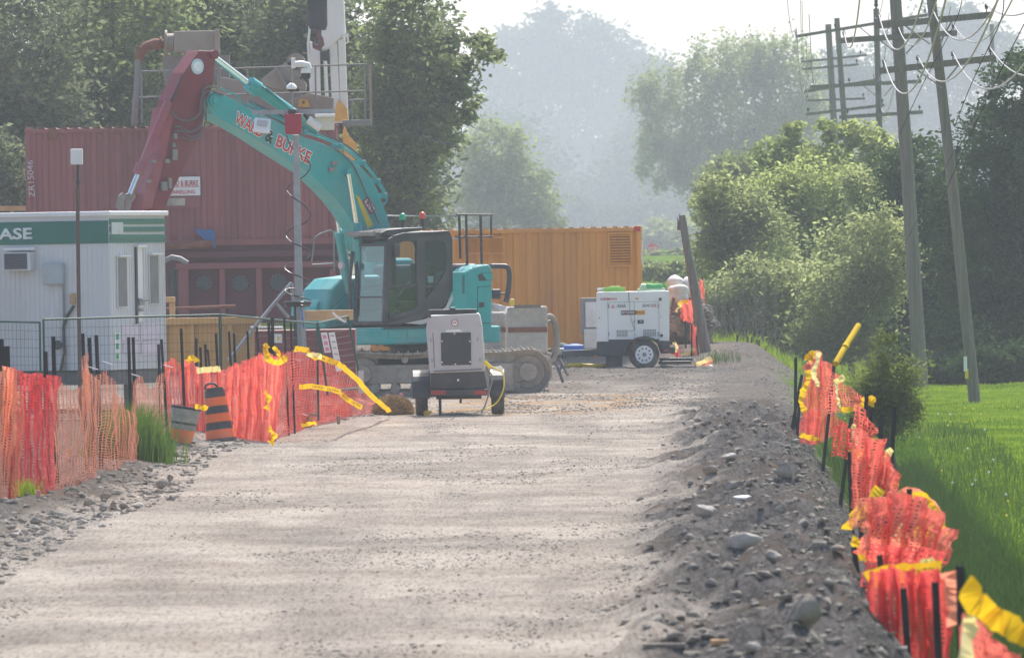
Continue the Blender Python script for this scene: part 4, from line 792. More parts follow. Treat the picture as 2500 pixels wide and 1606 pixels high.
# house
def ebox(mb, a0, a1, b0, b1, c0, c1): return mb.box(E((a0 + a1) / 2, (b0 + b1) / 2, (c0 + c1) / 2), (abs(a1 - a0), abs(b1 - b0), abs(c1 - c0)), F_, B_, UP)
mb = MB(); ebox(mb, -1.5, 1.62, -1.38, 1.38, 1.03, 1.36); mb.build('deck', teal, ex, bevel=.05, seg=3)
side = [(1066, 836), (1106, 836), (1106, 660), (1137, 660), (1137, 836)]
mb = MB(); ebox(mb, -.60, -.1, 1.0, 1.40, 1.362, 2.46); mb.build('side_panel', teal, ex, bevel=.03, seg=3)
for k in range(9): mb = MB(); pan(mb, 1129, 672 + k * 5.2, 1134, 675 + k * 5.2, E(0, 1.402, 0), B_, .006); mb.build('vent_slot', black, ex)
cw = [(1137, 664), (1150, 655), (1167, 649), (1190, 645), (1199, 646), (1203, 660), (1203, 815), (1199, 829), (1188, 833), (1137, 833)]
mb = MB(); pts = [eb(x, y, 1.40) for x, y in cw]; mb.prism(pts, -B_ * 2.78); cwo = mb.build('counterweight', teal, ex, bevel=.06, seg=4)
mb = MB(); mb.prism([eb(x, y, 1.402) for x, y in ((1166, 672), (1176, 667), (1202, 664), (1202, 684), (1170, 686))], B_ * .004); mb.build('recess_shade', black, cwo)  # flat black sheet, paints the shade of the counterweight hollow
mb = MB(); mb.prism([eb(x, y, 1.402) for x, y in ((1176, 668), (1202, 665), (1202, 683), (1188, 684))], B_ * .006); mb.build('recess_side', teal, cwo)
mb = MB(); 
for a, b in (((1166, 701), (1166, 790)), ((1166, 701), (1202, 698)), ((1166, 790), (1202, 788))): mb.tube([eb(*a, 1.40), eb(*b, 1.40)], .008, 5)
mb.build('door_gap', black, cwo)
mb = MB(); pan(mb, 1170, 738, 1181, 750, E(0, 1.402, 0), B_, .02); lt = mb.build('latch', black, cwo, bevel=.006)
mb = MB(); ebox(mb, -1.3, -.1, -1.0, .95, 1.36, 2.62); mb.build('engine_hood', dkgrey, ex, bevel=.08, seg=3)
mb = MB(); ebox(mb, -1.25, -.15, -1.38, -1.0, 1.36, 2.75); mb.build('far_hood', teal, ex, bevel=.1, seg=3)
# right front tool box: stepped and rounded
mb = MB(); pts = [E(a, -.42, c) for a, c in ((.1, 1.36), (1.62, 1.36), (1.60, 1.75), (1.42, 2.15), (1.15, 2.36), (.5, 2.42), (.1, 2.42))]; mb.prism(pts, -B_ * .95); tbx = mb.build('tool_box', teal, ex, bevel=.09, seg=4)
mb = MB(); pts = [E(a, -.40, c) for a, c in ((.4, 1.40), (1.50, 1.40), (1.48, 1.72), (1.05, 2.05), (.5, 2.1))]; mb.prism(pts, B_ * .05); mb.build('tool_box_side', tealdk, tbx, bevel=.03)
mb = MB(); pts = [E(a, -1.385, c) for a, c in ((1.63, 1.62), (1.72, 1.62), (1.70, 1.80), (1.60, 1.95))]; mb.prism(pts, B_ * .8); mb.build('step', teal, tbx, bevel=.02)
# cab
cabp = eb(1020, 690, 1.40); cabd = []
cab_out = [(944.5, 591), (949, 583), (958, 578), (972, 572), (988, 568), (1093, 564), (1100, 569), (1104, 580), (1105.5, 669), (1104, 713), (1098, 728), (1086, 742), (1066, 760), (1025, 781), (975, 791), (938, 793)]
w1 = [(956, 697), (955, 632), (960, 610), (969, 597), (985, 590), (1018, 587), (1018, 693)]
w2 = [(948.5, 703), (1020, 696), (1020, 748), (1010, 757), (970, 770), (947, 762)]
w3 = [(1038, 588), (1076, 588), (1084, 592), (1088, 602), (1091, 642), (1088, 660), (1080, 678), (1039.5, 731)]
mb = MB(); mb.prism([eb(x, y, 1.40) for x, y in cab_out], -B_ * .07, [[eb(x, y, 1.40) for x, y in w] for w in (w1, w2, w3)]); cab = mb.build('cab', dkgrey, ex, bevel=.012)
mb = MB(); mb.prism([eb(x, y, .42) - UP * 0 for x, y in []] or [eb(x, y, 1.40) - B_ * .98 for x, y in cab_out], B_ * .05, [[eb(x, y, 1.40) - B_ * .98 for x, y in w] for w in (w1, w2, w3)]); mb.build('far_side', dkgrey, cab)
glass2 = glass.copy(); [setattr(k.inputs[1], 'default_value', .13) for k in glass2.node_tree.nodes if k.type == 'MATH' and k.operation == 'ADD']
for w in (w1, w2, w3):
    mb = MB(); mb.prism([eb(x, y, 1.40) - B_ * .03 for x, y in w], -B_ * .006); mb.build('window', glass, cab)
# roof, floor and back between the two sides
def bridge(x0, y0, x1, y1, t, nm, m=dkgrey, b0=.0, b1=.98):
    p, q = eb(x0, y0, 1.40), eb(x1, y1, 1.40); u = (q - p).normalized(); nrm = u.cross(B_).normalized(); mb = MB(); mb.prism([p - nrm * t, q - nrm * t, q + nrm * t, p + nrm * t], -B_ * .98); return mb.build(nm, m, cab, bevel=.01)
bridge(960, 580, 1098, 568, .045, 'roof'); bridge(938, 790, 1090, 740, .03, 'floor', black); bridge(1102, 580, 1104, 713, .03, 'rear_pillar'); bridge(1035, 700, 1104, 700, .02, 'seat_shelf', black)
# windscreen frame + glass in the front plane
A1, A2 = eb(944.5, 593, 1.39), eb(938, 790, 1.39); Wc = -B_ * .97
def fr(u, v): return A1.lerp(A2, v) + Wc * u
mb = MB(); outl = [fr(0, 0), fr(1, 0), fr(1, 1), fr(0, 1)]; inn = [fr(.09, .04), fr(.93, .04), fr(.93, .97), fr(.09, .97)]; mb.prism(outl, -F_ * .06, [inn]); mb.build('windscreen_frame', dkgrey, cab, bevel=.01)
mb = MB(); o2 = [p - F_ * .03 for p in inn]; mb.prism(o2, -F_ * .006); mb.build('windscreen', glass2, cab)
mb = MB(); mb.prism([fr(.09, .66) - F_ * .01, fr(.93, .66) - F_ * .01, fr(.93, .68) - F_ * .01, fr(.09, .68) - F_ * .01], -F_ * .03); mb.build('windscreen_bar', dkgrey, cab)
mb = MB(); mb.tube([fr(1.03, .1) + F_ * .06, fr(1.06, .5) + F_ * .09, fr(1.03, .9) + F_ * .06], .035, 8); mb.build('grab_bar', black, cab)
# interior
mb = MB(); ebox(mb, .25, .75, .65, 1.15, 1.75, 1.9); ebox(mb, .12, .28, .65, 1.15, 1.85, 2.65); ebox(mb, .12, .24, .75, 1.05, 2.68, 2.9); mb.build('operator_seat', black, cab, bevel=.04)
mb = MB(); ebox(mb, 1.0, 1.45, .55, 1.25, 1.38, 1.7); ebox(mb, 1.1, 1.35, 1.1, 1.2, 1.7, 2.1); mb.build('console', black, cab, bevel=.03)
for b in (.72, 1.2): mb = MB(); mb.tube([E(1.0, b, 1.4), E(1.05, b, 2.0)], .02, 6); mb.build('lever', black, cab)
mb = MB(); ebox(mb, -.02, .06, .45, 1.36, 1.4, 2.05); mb.build('rear_bulkhead', black, cab)
mb = MB(); ebox(mb, .1, 1.5, .43, .46, 1.4, 2.0); mb.build('far_trim', black, cab)
mb = MB(); pbox(mb, 1044, 674, 1058, 690, 170.9, .05); mb.build('paper', white, cab)
# front lamp bar, roof guard, mirrors
mb = MB(); ebox(mb, 1.40, 1.58, .5, 1.3, 3.14, 3.17); mb.build('rain_visor', dkgrey, cab, bevel=.01)
p_ = [eb(x, y, 1.3) for x, y in ((925, 570), (945, 561), (990, 557), (1032, 555), (1034, 561), (985, 569), (955, 576))]
mb = MB(); mb.prism(p_, -B_ * .75); mb.build('roof_guard', black, cab, bevel=.012)
mb = MB(); mb.tube([E(1.62, .35, 3.25), E(1.62, 1.2, 3.25)], .05, 10); mb.build('light_bar', greysteel, cab, smooth=True)
mb = MB(); pan(mb, 922, 568, 931, 583, E(1.8, 0, 0), F_, .05); mb.build('lamp', black, cab)
mb = MB(); c = E(1.7, .25, 2.62); mb.disc(c, F_, .075, .08, 14); mb.build('mirror', ltgrey, cab, bevel=.02)
mb = MB(); c = eb(969, 611, 1.46); mb.box(c, (.14, .05, .26), F_, B_, UP); mb.build('mirror', black, cab, bevel=.03)
mb = MB(); c = eb(956, 772, 1.43); mb.disc(c, B_, .08, .05, 16); mb.build('door_hinge_cover', black, cab)
mb = MB(); mb.prism([eb(x, y, 1.402) for x, y in ((988, 789), (1040, 778), (1086, 752), (1104, 718), (1106, 730), (1090, 762), (1060, 783), (1030, 792))], B_ * .005); mb.build('silver_flash', ltgrey, cab)
mb = MB(); mb.prism([eb(x, y, 1.40) for x, y in ((1050, 786), (1107, 735), (1107, 796), (1040, 796))], -B_ * .3); mb.build('cab_corner_panel', teal, ex, bevel=.01)
for (x, y, m_, nm) in ((983, 531, mat('beacon_green', (.01, .45, .22), .3), 'green_beacon'), (1031, 528, mat('beacon_red', (.75, .08, .04), .3), 'red_beacon')):
    p = eb(x, y, .9); mb = MB(); mb.tube([p - UP * .28, p - UP * .04], [.02, .035], 10); st = mb.build('beacon_stem', black, ex); mb = MB(); mb.lathe(p - UP * .05, [(.065, 0), (.068, .06), (.055, .11), (.025, .135)], 18); mb.build(nm, m_, st, smooth=True)
# guard rails
for a, b in (((1121, 526), (1124, 632)), ((1138, 524), (1141, 655)), ((1173, 526), (1176, 645)), ((1199, 529), (1199, 574))): mb = MB(); mb.tube([eb(*a, .9), eb(*b, .9)], .028 if a[0] != 1199 else .02, 8); mb.build('rail_post', black, ex)
for a, b in (((1114, 524), (1203, 525)), ((1112, 579), (1203, 578))): mb = MB(); mb.tube([eb(*a, .92), eb(*b, .92)], .02, 8); mb.build('rail', black, ex)
mb = MB(); mb.tube([eb(945, 527, -1.2), eb(1116, 528, -1.2), eb(1121, 526, .88)], .016, 8); mb.tube([eb(1104, 584, -1.2), eb(1121, 582, .9)], .014, 8); mb.build('far_rail', steel, ex)
mb = MB(); mb.tube([eb(761, 640, -1.3), eb(768, 580, -1.3), eb(783, 570, -1.3), eb(808, 562, -1.3), eb(815, 567, -1.3), eb(816, 660, -1.3)], .016, 8); mb.tube([eb(761, 646, -1.3), eb(816, 643, -1.3)], .014, 8); mb.build('front_handrail', greysteel, ex, smooth=True)
# boom
bb0 = .24
boom = [(510, 232), (515, 226), (527, 223), (548, 233), (575, 245), (602, 262), (640, 280), (677, 297), (738, 334), (772, 345), (805, 358), (838, 374), (866, 395), (888, 415), (906, 436), (921, 462), (931, 490), (943, 520), (958, 575), (965, 640), (900, 640), (872, 560), (862, 545), (846, 520), (826, 493), (798, 463), (755, 422), (684, 378), (616, 334), (575, 310), (545, 294), (520, 278), (508, 262), (506, 245)]
mb = MB(); mb.prism([eb(x, y, bb0) for x, y in boom], -B_ * .50); bo = mb.build('boom', teal, ex, bevel=.015)
mb = MB(); c = eb(521, 246, bb0); mb.disc(c + B_ * .02, B_, .12, .06, 20); mb.disc(c + B_ * .06, B_, .07, .05, 16); mb.build('boom_pin', teal, bo, bevel=.01)
mb = MB(); mb.disc(eb(847, 423, bb0) + B_ * .05, B_, .085, .12, 18); mb.build('cylinder_pin', teal, bo, bevel=.01)
T1 = eb(570, 299, bb0); T2 = eb(752, 399, bb0)
mwr = mat('letter_red', (.55, .03, .04), .5)
def btext(s, x0, y0, x1, y1, m, o): text(s, eb(x0, y0, bb0), eb(x1, y1, bb0), B_, .235, m, bo, 'company_lettering', off=.004 if o else .009, outline=.07 if o else .025)
for s_, a, b in (('WARD', (571, 300), (638, 337)), ('&', (646, 342), (662, 351)), ('BURKE', (672, 356), (752, 400))):
    btext(s_, a[0], a[1], b[0], b[1], inkg, True); btext(s_, a[0], a[1], b[0], b[1], mwr if s_ != '&' else ink, False)
mb = MB(); mb.prism([eb(x, y, bb0) for x, y in ((868, 475), (878, 483), (911, 549), (897, 558))], B_ * .006); mb.build('yellow_decal', mat('decal_yellow', (.62, .45, .03), .6), bo)
mb = MB(); mb.prism([eb(x, y, bb0) for x, y in ((884, 491), (899, 479), (918, 512), (903, 525))], B_ * .008); ed = mb.build('number_decal', mat('decal_maroon', (.28, .02, .05), .6), bo)
text('E289', eb(889, 493.5, bb0) + B_ * .008, eb(906, 521, bb0) + B_ * .008, B_, .10, inkg, ed, yup=(eb(896, 485, bb0) - eb(889, 493.5, bb0)).normalized())
text('WARD & BURKE', eb(896, 487, bb0) + B_ * .008, eb(913, 514, bb0) + B_ * .008, B_, .035, inkg, ed, yup=(eb(896, 485, bb0) - eb(889, 493.5, bb0)).normalized())
# steel pipes and hoses along the boom
def spl(pts, k=4):
    res = []
    for i in range(len(pts) - 1):
        p0, p1, p2, p3 = pts[max(i - 1, 0)], pts[i], pts[i + 1], pts[min(i + 2, len(pts) - 1)]
        for q in range(k):
            t = q / k; res.append(.5 * ((2 * p1) + (-p0 + p2) * t + (2 * p0 - 5 * p1 + 4 * p2 - p3) * t * t + (-p0 + 3 * p1 - 3 * p2 + p3) * t ** 3))
    return res + [pts[-1]]
for k, (off, b, m_) in enumerate(((-6, .15, teal), (-12, .05, tealdk), (-9, -.1, teal), (-16, -.02, black))):
    pl = [(602, 262), (640, 280), (677, 297), (738, 330), (790, 347), (838, 370), (872, 396), (902, 428), (922, 458), (938, 482)]
    mb = MB(); mb.tube(spl([eb(x + off * -.35, y + off + rnd.uniform(-1.5, 1.5), b) for x, y in pl]), .017, 6); mb.build('hydraulic_pipe', m_, bo, smooth='all')
mb = MB(); mb.tube(spl([eb(x, y, .12) for x, y in ((540, 216), (560, 226), (575, 232), (590, 250), (604, 262))]), .018, 6); mb.build('hydraulic_pipe', teal, bo, smooth='all')
mb = MB(); mb.tube(spl([eb(x, y, .1) for x, y in ((938, 478), (943, 474), (944, 490), (938, 500), (930, 496))]), .02, 6); mb.build('hydraulic_pipe', tealdk, bo, smooth='all')
for x, y in ((640, 275), (735, 326), (824, 360), (880, 400), (915, 445), (932, 480)): mb = MB(); c = eb(x, y - 2, .05); mb.box(c, (.08, .3, .1), F_, B_, UP); mb.build('pipe_clamp', tealdk, bo, bevel=.01)
for x, y in ((813, 400), (806, 415)): mb = MB(); pan(mb, x - 6, y - 6, x + 8, y + 4, E(0, bb0, 0), B_, .06); mb.build('work_lamp', greysteel, bo, bevel=.01)
# arm cylinder
def cyl(name, a, b, b_off, r_, m, par, n=16): mb = MB(); mb.tube([eb(*a, b_off), eb(*b, b_off)], r_, n); return mb.build(name, m, par, smooth=True)
cyl('arm_cylinder_rod', (525, 140), (612, 207), 0, .05, chrome, ex)
ab = cyl('arm_cylinder', (622, 212), (772, 318), 0, .115, teal, ex); cyl('cylinder_head', (608, 204), (630, 219), 0, .15, teal, ab); cyl('grease_pipe', (640, 212), (705, 262), .14, .012, black, ab); cyl('feed_pipe', (527, 152), (608, 215), .12, .014, tealdk, ab)
cyl('feed_pipe', (650, 215), (712, 268), .18, .018, tealdk, ab)
# boom cylinders
for bo_, a, b, c, d_ in ((.42, (850, 425), (866, 520), (870, 545), (880, 700)), (-.42, (819, 505), (829, 568), (829, 568), (852, 715))):
    k = cyl('boom_cylinder', c, d_, bo_, .10, teal, ex); cyl('boom_cylinder_rod', a, (c[0], c[1] + 2), bo_, .042, chrome, k); 
mb = MB(); mb.tube([eb(826, 572, -.42), eb(841, 574, -.42)], .12, 12); mb.build('cylinder_gland', teal, ex)
# dipper arm
stick = [(487, 124), (523, 126), (527, 132), (520, 205), (516, 214), (518, 235), (505, 240), (503, 262), (496, 304), (483, 341), (452, 405), (415, 480), (396, 525), (352, 545), (368, 507), (392, 420), (410, 330), (412, 262), (417, 244), (449, 178)]
mb = MB(); mb.prism([eb(x, y, .20) for x, y in stick], -B_ * .40); sk = mb.build('dipper_arm', maroon, ex, bevel=.012)
mb = MB(); mb.prism([eb(x, y, .24) for x, y in ((410, 262), (424, 290), (400, 400), (372, 507), (345, 520), (352, 470), (385, 380))], -B_ * .48); mb.build('front_plate', pinkred, sk, bevel=.01)
c = eb(482, 163, .20); mb = MB(); mb.lathe(c, [(.155, 0), (.155, .008)], 24, B_); lg = mb.build('round_decal', mat('decal_blue', (.45, .6, .68), .5), sk); lg.scale = (1, 1, 1)
mb = MB(); mb.lathe(c + B_ * .009, [(.10, 0), (.10, .004)], 20, B_); mb.build('decal_centre', mat('decal_pale', (.7, .75, .78), .5), lg)
mb = MB(); mb.disc(eb(522, 134, .22), B_, .09, .10, 16); mb.build('arm_pin', maroon, sk)
bcy = cyl('bucket_cylinder', (411, 250), (344, 412), .28, .085, pinkred, ex); cyl('cylinder_gland', (345, 402), (337, 425), .28, .11, pinkred, bcy); cyl('bucket_cylinder_rod', (337, 425), (317, 475), .28, .052, chrome, bcy)
for pts, r_ in (([(413, 270), (425, 283), (445, 295), (470, 292), (488, 275), (492, 240), (503, 214), (530, 214)], .022), ([(425, 310), (440, 310), (462, 322), (485, 312), (498, 280), (497, 240), (508, 222), (545, 232)], .022), ([(425, 322), (445, 320), (465, 335), (490, 325), (503, 290), (499, 250), (512, 232)], .02), ([(440, 335), (470, 342), (494, 330)], .016)):
    mb = MB(); mb.tube(spl([eb(x, y, .30) for x, y in pts]), r_, 7); mb.build('hydraulic_hose', mat('hose_grey', (.10, .085, .095), .5), sk, smooth='all')
for x, y, w_, h_ in ((425, 333, 8, 14), (421, 355, 7, 10), (424, 378, 12, 26), (405, 394, 12, 10), (398, 455, 14, 22), (412, 448, 8, 26), (372, 395, 10, 8), (361, 443, 9, 8)): mb = MB(); pan(mb, x - w_ / 2, y - h_ / 2, x + w_ / 2, y + h_ / 2, E(0, .25, 0), B_, .06); mb.build('fitting', greysteel, sk, bevel=.01)
mb = MB(); mb.tube([eb(420, 250, .22), eb(432, 220, .22), eb(444, 185, .22)], .014, 6); mb.build('hard_line', black, sk)
for b in (.28, -.28):
    mb = MB(); mb.prism([eb(x, y, b) for x, y in ((292, 478), (300, 470), (306, 476), (303, 500), (312, 530), (296, 530), (286, 505))], -B_ * .05); mb.prism([eb(x, y, b) for x, y in ((308, 474), (325, 468), (334, 480), (322, 496), (316, 530), (304, 530), (310, 500))], -B_ * .05); mb.build('bucket_link', greysteel, sk, bevel=.01)
mb = MB(); mb.tube([eb(300, 480, .3), eb(300, 480, -.33)], .06, 12); mb.tube([eb(321, 478, .3), eb(321, 478, -.33)], .06, 12); mb.build('link_pin', greysteel, sk)
pb = [eb(x, y, .5) for x, y in ((330, 535), (375, 530), (400, 560), (395, 640), (350, 690), (300, 690), (290, 660), (340, 640), (350, 590))]
mb = MB(); mb.prism(pb, -B_ * 1.0); mb.build('bucket', mud, ex, bevel=.02)
for k, (pts, b) in enumerate((([(800, 352), (830, 372), (858, 398), (880, 440), (905, 500), (925, 545)], .28), ([(812, 352), (842, 366), (872, 392), (890, 430), (912, 490), (935, 540)], -.3))):
    mb = MB(); mb.tube(spl([eb(x, y, b) for x, y in pts]), .016, 6); mb.build('hydraulic_hose', mat('hose_grey', (.10, .085, .095), .5), bo, smooth='all')
for x, y in ((905, 820), (965, 822), (1010, 822)): mb = MB(); pan(mb, x - 16, y - 14, x + 16, y + 2, E(0, 1.385, 0), B_, .012); mb.build('skirt_panel', teal, ex, bevel=.004)
mb = MB(); mb.box(E(.75, 1.40, 1.37), (1.6, .03, .03), F_, B_, UP); mb.build('skirt_seam', black, ex)
# undercarriage
yaw = R(0.5); TX = Vector((math.cos(yaw), math.sin(yaw), 0)); TY = Vector((-math.sin(yaw), math.cos(yaw), 0)); TC = Vector((-1.36, 171.6, ez))
def TW(a, b, c): return TC + TX * a + TY * b + UP * c
mb = MB(); mb.lathe(Vector((O.x + .4, O.y - .1, ez)), [(.62, .72), (.62, .98), (.75, 1.0), (.75, 1.04)], 32); mb.build('slew_ring', dkgrey, ex)
mb = MB(); mb.box(TW(-.4, 0, .62), (2.2, 2.3, .34), TX, TY, UP, taper=.8); mb.build('track_car_body', dkgrey, ex, bevel=.04)
for sd2 in (-1, 1):
    yb = sd2 * 1.25; hl = 2.12; r_ = .44; loop = []
    for k in range(13): q = -math.pi / 2 + math.pi * k / 12; loop.append((hl - r_ + math.cos(q) * r_, .46 + math.sin(q) * r_))
    for k in range(1, 10): t = k / 10; loop.append((hl - r_ - t * 2 * (hl - r_), .90 - .05 * math.sin(math.pi * ((t * 2) % 1)) ))
    for k in range(13): q = math.pi / 2 + math.pi * k / 12; loop.append((-hl + r_ + math.cos(q) * r_, .46 + math.sin(q) * r_))
    for k in range(1, 10): t = k / 10; loop.append((-hl + r_ + t * 2 * (hl - r_), .02))
    P3 = [Vector((a, 0, c)) for a, c in loop]; seg = [(P3[(i + 1) % len(P3)] - P3[i]).length for i in range(len(P3))]; tot = sum(seg); nsh = 50; mb = MB()
    for k in range(nsh):
        dist = tot * k / nsh; i = 0
        while dist > seg[i]: dist -= seg[i]; i += 1
        a = P3[i].lerp(P3[(i + 1) % len(P3)], dist / seg[i]); t = (P3[(i + 1) % len(P3)] - P3[i]).normalized(); tw = (TX * t.x + UP * t.z); nn = tw.cross(TY)
        mb.box(TW(a.x, yb, a.z), (tot / nsh * .90, .60, .035), tw, TY, nn); mb.box(TW(a.x, yb, a.z) + nn * (-.03 if nn.dot(TW(a.x, yb, a.z) - TW(0, yb, .46)) > 0 else .03) * -1, (.03, .60, .05), tw, TY, nn)
        mb.box(TW(a.x, yb, a.z) - nn * (.06 if nn.dot(TW(a.x, yb, a.z) - TW(0, yb, .46)) > 0 else -.06), (tot / nsh * .98, .22, .08), tw, TY, nn)
    tr = mb.build('track', mud, ex)
    mb = MB(); mb.box(TW(0, yb, .45), (3.1, .34, .38), TX, TY, UP); mb.box(TW(0.5, yb - .18 * 1, .40), (.5, .06, .3), TX, TY, UP); mb.build('track_frame', mud, tr, bevel=.04)
    for a, nm in ((hl - .46, 'drive_sprocket'), (-hl + .46, 'idler_wheel')): mb = MB(); mb.disc(TW(a, yb, .46), TY, .34, .2, 22); mb.disc(TW(a, yb, .46), TY, .19, .46, 16); mb.build(nm, mud, tr, bevel=.02)
    for k in range(8): mb = MB(); mb.disc(TW(-1.4 + k * .4, yb, .17), TY, .10, .4, 12); mb.build('track_roller', mud, tr)
    for a in (-.8, .7): mb = MB(); mb.disc(TW(a, yb, .74), TY, .07, .4, 12); mb.build('carrier_roller', mud, tr)
    if sd2 == -1: mb = MB(); mb.box(TW(1.05, yb - .24, .36), (.62, .14, .56), TX, TY, UP); mb.box(TW(.45, yb - .24, .30), (.45, .12, .45), TX, TY, UP); mb.build('step_guard', mud, tr, bevel=.03)

# ------------------------------------------------------------ concrete blocks, loader bar and heap right of the excavator
for (x0, y0, x1, y1, d, lb) in ((1180, 762, 1236, 862, 178, 'concrete ballast block half hidden behind the excavator'), (1239, 748, 1337, 862, 177, 'rough grey concrete ballast block with a rusty strap')):
    t = thing('concrete_block', lb, 'block', P((x0 + x1) / 2, y1, d), 'ballast blocks'); mb = MB(); pbox(mb, x0, y0, x1, y1, d, .9); mb.build('body', concrete, t, bevel=.06, seg=3)
    mb = MB(); pan(mb, x0 + 1, 799, x1 - 1, 811, D(d), th=.02); mb.build('strap', rust, t)
mb = MB(); pan(mb, 1255, 744, 1320, 752, D(176.9), th=.06); o = mb.build('wooden_board', wood, base=P(1290, 750, 177)); tag(o, 'grey board lying on top of the right ballast block', 'board')
ct = thing('block_carrier', 'muddy tracked carrier beam under the ballast blocks', 'carrier', gp(1270, 177.6)); mb = MB(); pbox(mb, 1180, 862, 1345, 884, 177.2, 1.2); mb.build('deck', mud, ct, bevel=.02); mb = MB(); q = gp(1270, 178); pbox(mb, 1190, 884, 1340, 925, 177.5, .8); mb.build('skid', mud, ct, bevel=.03)
hb = []
blob(P(1226, 790, 179.5), (1.25, .9, 1.6), 77, .25, concrete, 'gravel_heap', 8, rough=.35)
gh = bpy.data.objects['gravel_heap']; tag(gh, 'heap of grey gravel behind the counterweight', 'gravel heap')
lb_ = thing('loader_guard', 'black steel loader guard bar over the gravel heap', 'guard bar', P(1235, 737, 180)); mb = MB(); mb.tube(spl([P(x, y, 180) for x, y in ((1195, 650), (1225, 650), (1238, 652), (1243, 665), (1243, 690), (1239, 720), (1234, 738))]), .055, 10); mb.build('bar', black, lb_, smooth='all'); mb = MB(); mb.tube(px_([(1205, 718), (1240, 717)], 180), .02, 6); mb.build('cross_rod', black, lb_); mb = MB(); pbox(mb, 1200, 706, 1222, 730, 180, .3); mb.build('seat', black, lb_, bevel=.03)
mb = MB(); pbox(mb, 1245, 730, 1256, 746, 178.5, .12); o = mb.build('yellow_can', mat('can_yellow', (.65, .5, .03), .5), base=P(1250, 746, 178.5), bevel=.02); tag(o, 'small yellow can on the gravel heap', 'can')
t = thing('hose_reel', 'pale round hose reel leaning beside the ballast blocks', 'hose reel', P(1345, 880, 178)); mb = MB(); c = P(1342, 826, 178)
mb.tube([c + Vector((math.cos(q) * .17, math.cos(q) * .1, math.sin(q) * .47)) for q in np.linspace(0, 6.28, 33)], .055, 8, False); mb.build('coil', mat('reel_beige', (.30, .26, .22), .8), t, smooth='all'); mb = MB(); mb.tube([c + Vector((math.cos(q) * .11, math.cos(q) * .1 + .05, math.sin(q) * .36)) for q in np.linspace(0, 6.28, 25)], .03, 8, False); mb.build('inner_ring', greysteel, t, smooth='all')
for a, b, lb in (((1368, 878), (1386, 915), 'forked stick leaning left of the generator drawbar'), ((1357, 885), (1374, 932), 'lower grey stick beside the forked one')):
    d = 176; mb = MB(); mb.tube([P(*a, d + .3), P(*b, d)], .035, 6); mb.tube([P((a[0] + b[0]) / 2, (a[1] + b[1]) / 2, d + .1), P(a[0] + 14, a[1] + 6, d + .2)], .02, 5); o = mb.build('stick', barkg, base=P(*b, d)); tag(o, lb, 'stick', 'sticks by the ballast')

# ------------------------------------------------------------ light tower trailer
gm0 = mat('seam_grey', (.16, .16, .17), .7)
ld = 148; lt = thing('light_tower_trailer', 'light grey enclosed trailer seen from behind with a black grille', 'trailer', gp(1120, ld)); lz = gz(gp(1120, ld).x, ld)
s_ = SP(ld)
fo = [(1044, 775), (1049, 771), (1168, 765), (1172, 772), (1177, 799), (1184, 902), (1182, 906), (1052, 911), (1049, 908), (1040, 802)]
mb = MB(); mb.prism(px_(fo, ld), (0, 1.9, 0)); hs = mb.build('housing', ltgrey, lt, bevel=.02, seg=3)
mb = MB(); mb.prism(px_([(1041, 799), (1177, 794), (1177, 797), (1041, 802)], ld), (0, -.008, 0)); mb.build('fold_line', ltgrey, hs)
mb = MB(); pan(mb, 1077, 812, 1150, 891, D(ld), th=.02); gr_ = mb.build('radiator_grille', black, hs, bevel=.004)
mb = MB()
for k in range(16): pan(mb, 1080, 816 + k * 4.6, 1147, 817.6 + k * 4.6, D(ld - .02), th=.008)
mb.build('grille_bars', dkgrey, gr_)
for x, y in ((1079, 833), (1079, 884), (1112, 889), (1148, 883), (1147, 833), (1110, 814)): mb = MB(); mb.disc(P(x, y, ld - .025), (0, 1, 0), .012, .01, 8); mb.build('screw', chrome, gr_)
mb = MB(); mb.prism(px_([(1089, 806), (1088, 811), (1130, 810), (1122, 804)], ld), (0, -.006, 0)); mb.build('paper_label', white, hs)
c = P(1110, 788, ld); mb = MB(); mb.lathe(c, [(.062, 0), (.062, .012)], 24, (0, -1, 0)); bdg = mb.build('round_badge', mat('badge_rim', (.25, .06, .07), .5), hs); mb = MB(); mb.lathe(c - Vector((0, .012, 0)), [(.05, 0), (.05, .003)], 24, (0, -1, 0)); mb.build('badge_disc', white, bdg)
text('W', P(1104.5, 791.5, ld - .016), P(1115.5, 791.3, ld - .016), FACE, .05, red, bdg)
mb = MB(); pbox(mb, 1046, 755, 1164, 768, ld + .15, .2); mst = mb.build('folded_mast', black, lt, bevel=.01); mb = MB(); pbox(mb, 1098, 750, 1112, 771, ld + .1, .3); mb.build('mast_clamp', black, mst, bevel=.02); mb = MB(); pbox(mb, 1046, 757, 1052, 776, ld, .1); mb.build('hinge', black, mst)
mb = MB(); mb.prism(px_([(1052, 908), (1182, 903), (1190, 950), (1050, 952)], ld + .03), (0, 1.8, 0)); ch = mb.build('chassis', black, lt, bevel=.02)
mb = MB(); pan(mb, 1050, 950, 1190, 966, D(ld + .03), th=.1); bmp = mb.build('bumper', black, ch, bevel=.01)
for x0, x1 in ((1052, 1088), (1156, 1190)): mb = MB(); pan(mb, x0, 953, x1, 963, D(ld - .07), th=.012); mb.build('red_reflector', mat('reflector_red', (.30, .025, .02), .35), bmp)
mb = MB(); mb.prism(px_([(1056, 812), (1058, 812), (1062, 898), (1060, 898)], ld), (0, -.006, 0)); mb.build('panel_seam', gm0, hs)
for x, y in ((1052, 830), (1055, 880), (1166, 828), (1172, 878)): mb = MB(); mb.box(P(x, y, ld - .01), (.03, .02, .07)); mb.build('latch', steel, hs, bevel=.004)
mb = MB(); mb.prism(px_([(1058, 905), (1176, 900), (1178, 903), (1058, 908)], ld), (0, -.02, 0)); mb.build('bottom_lip', gm0, hs)
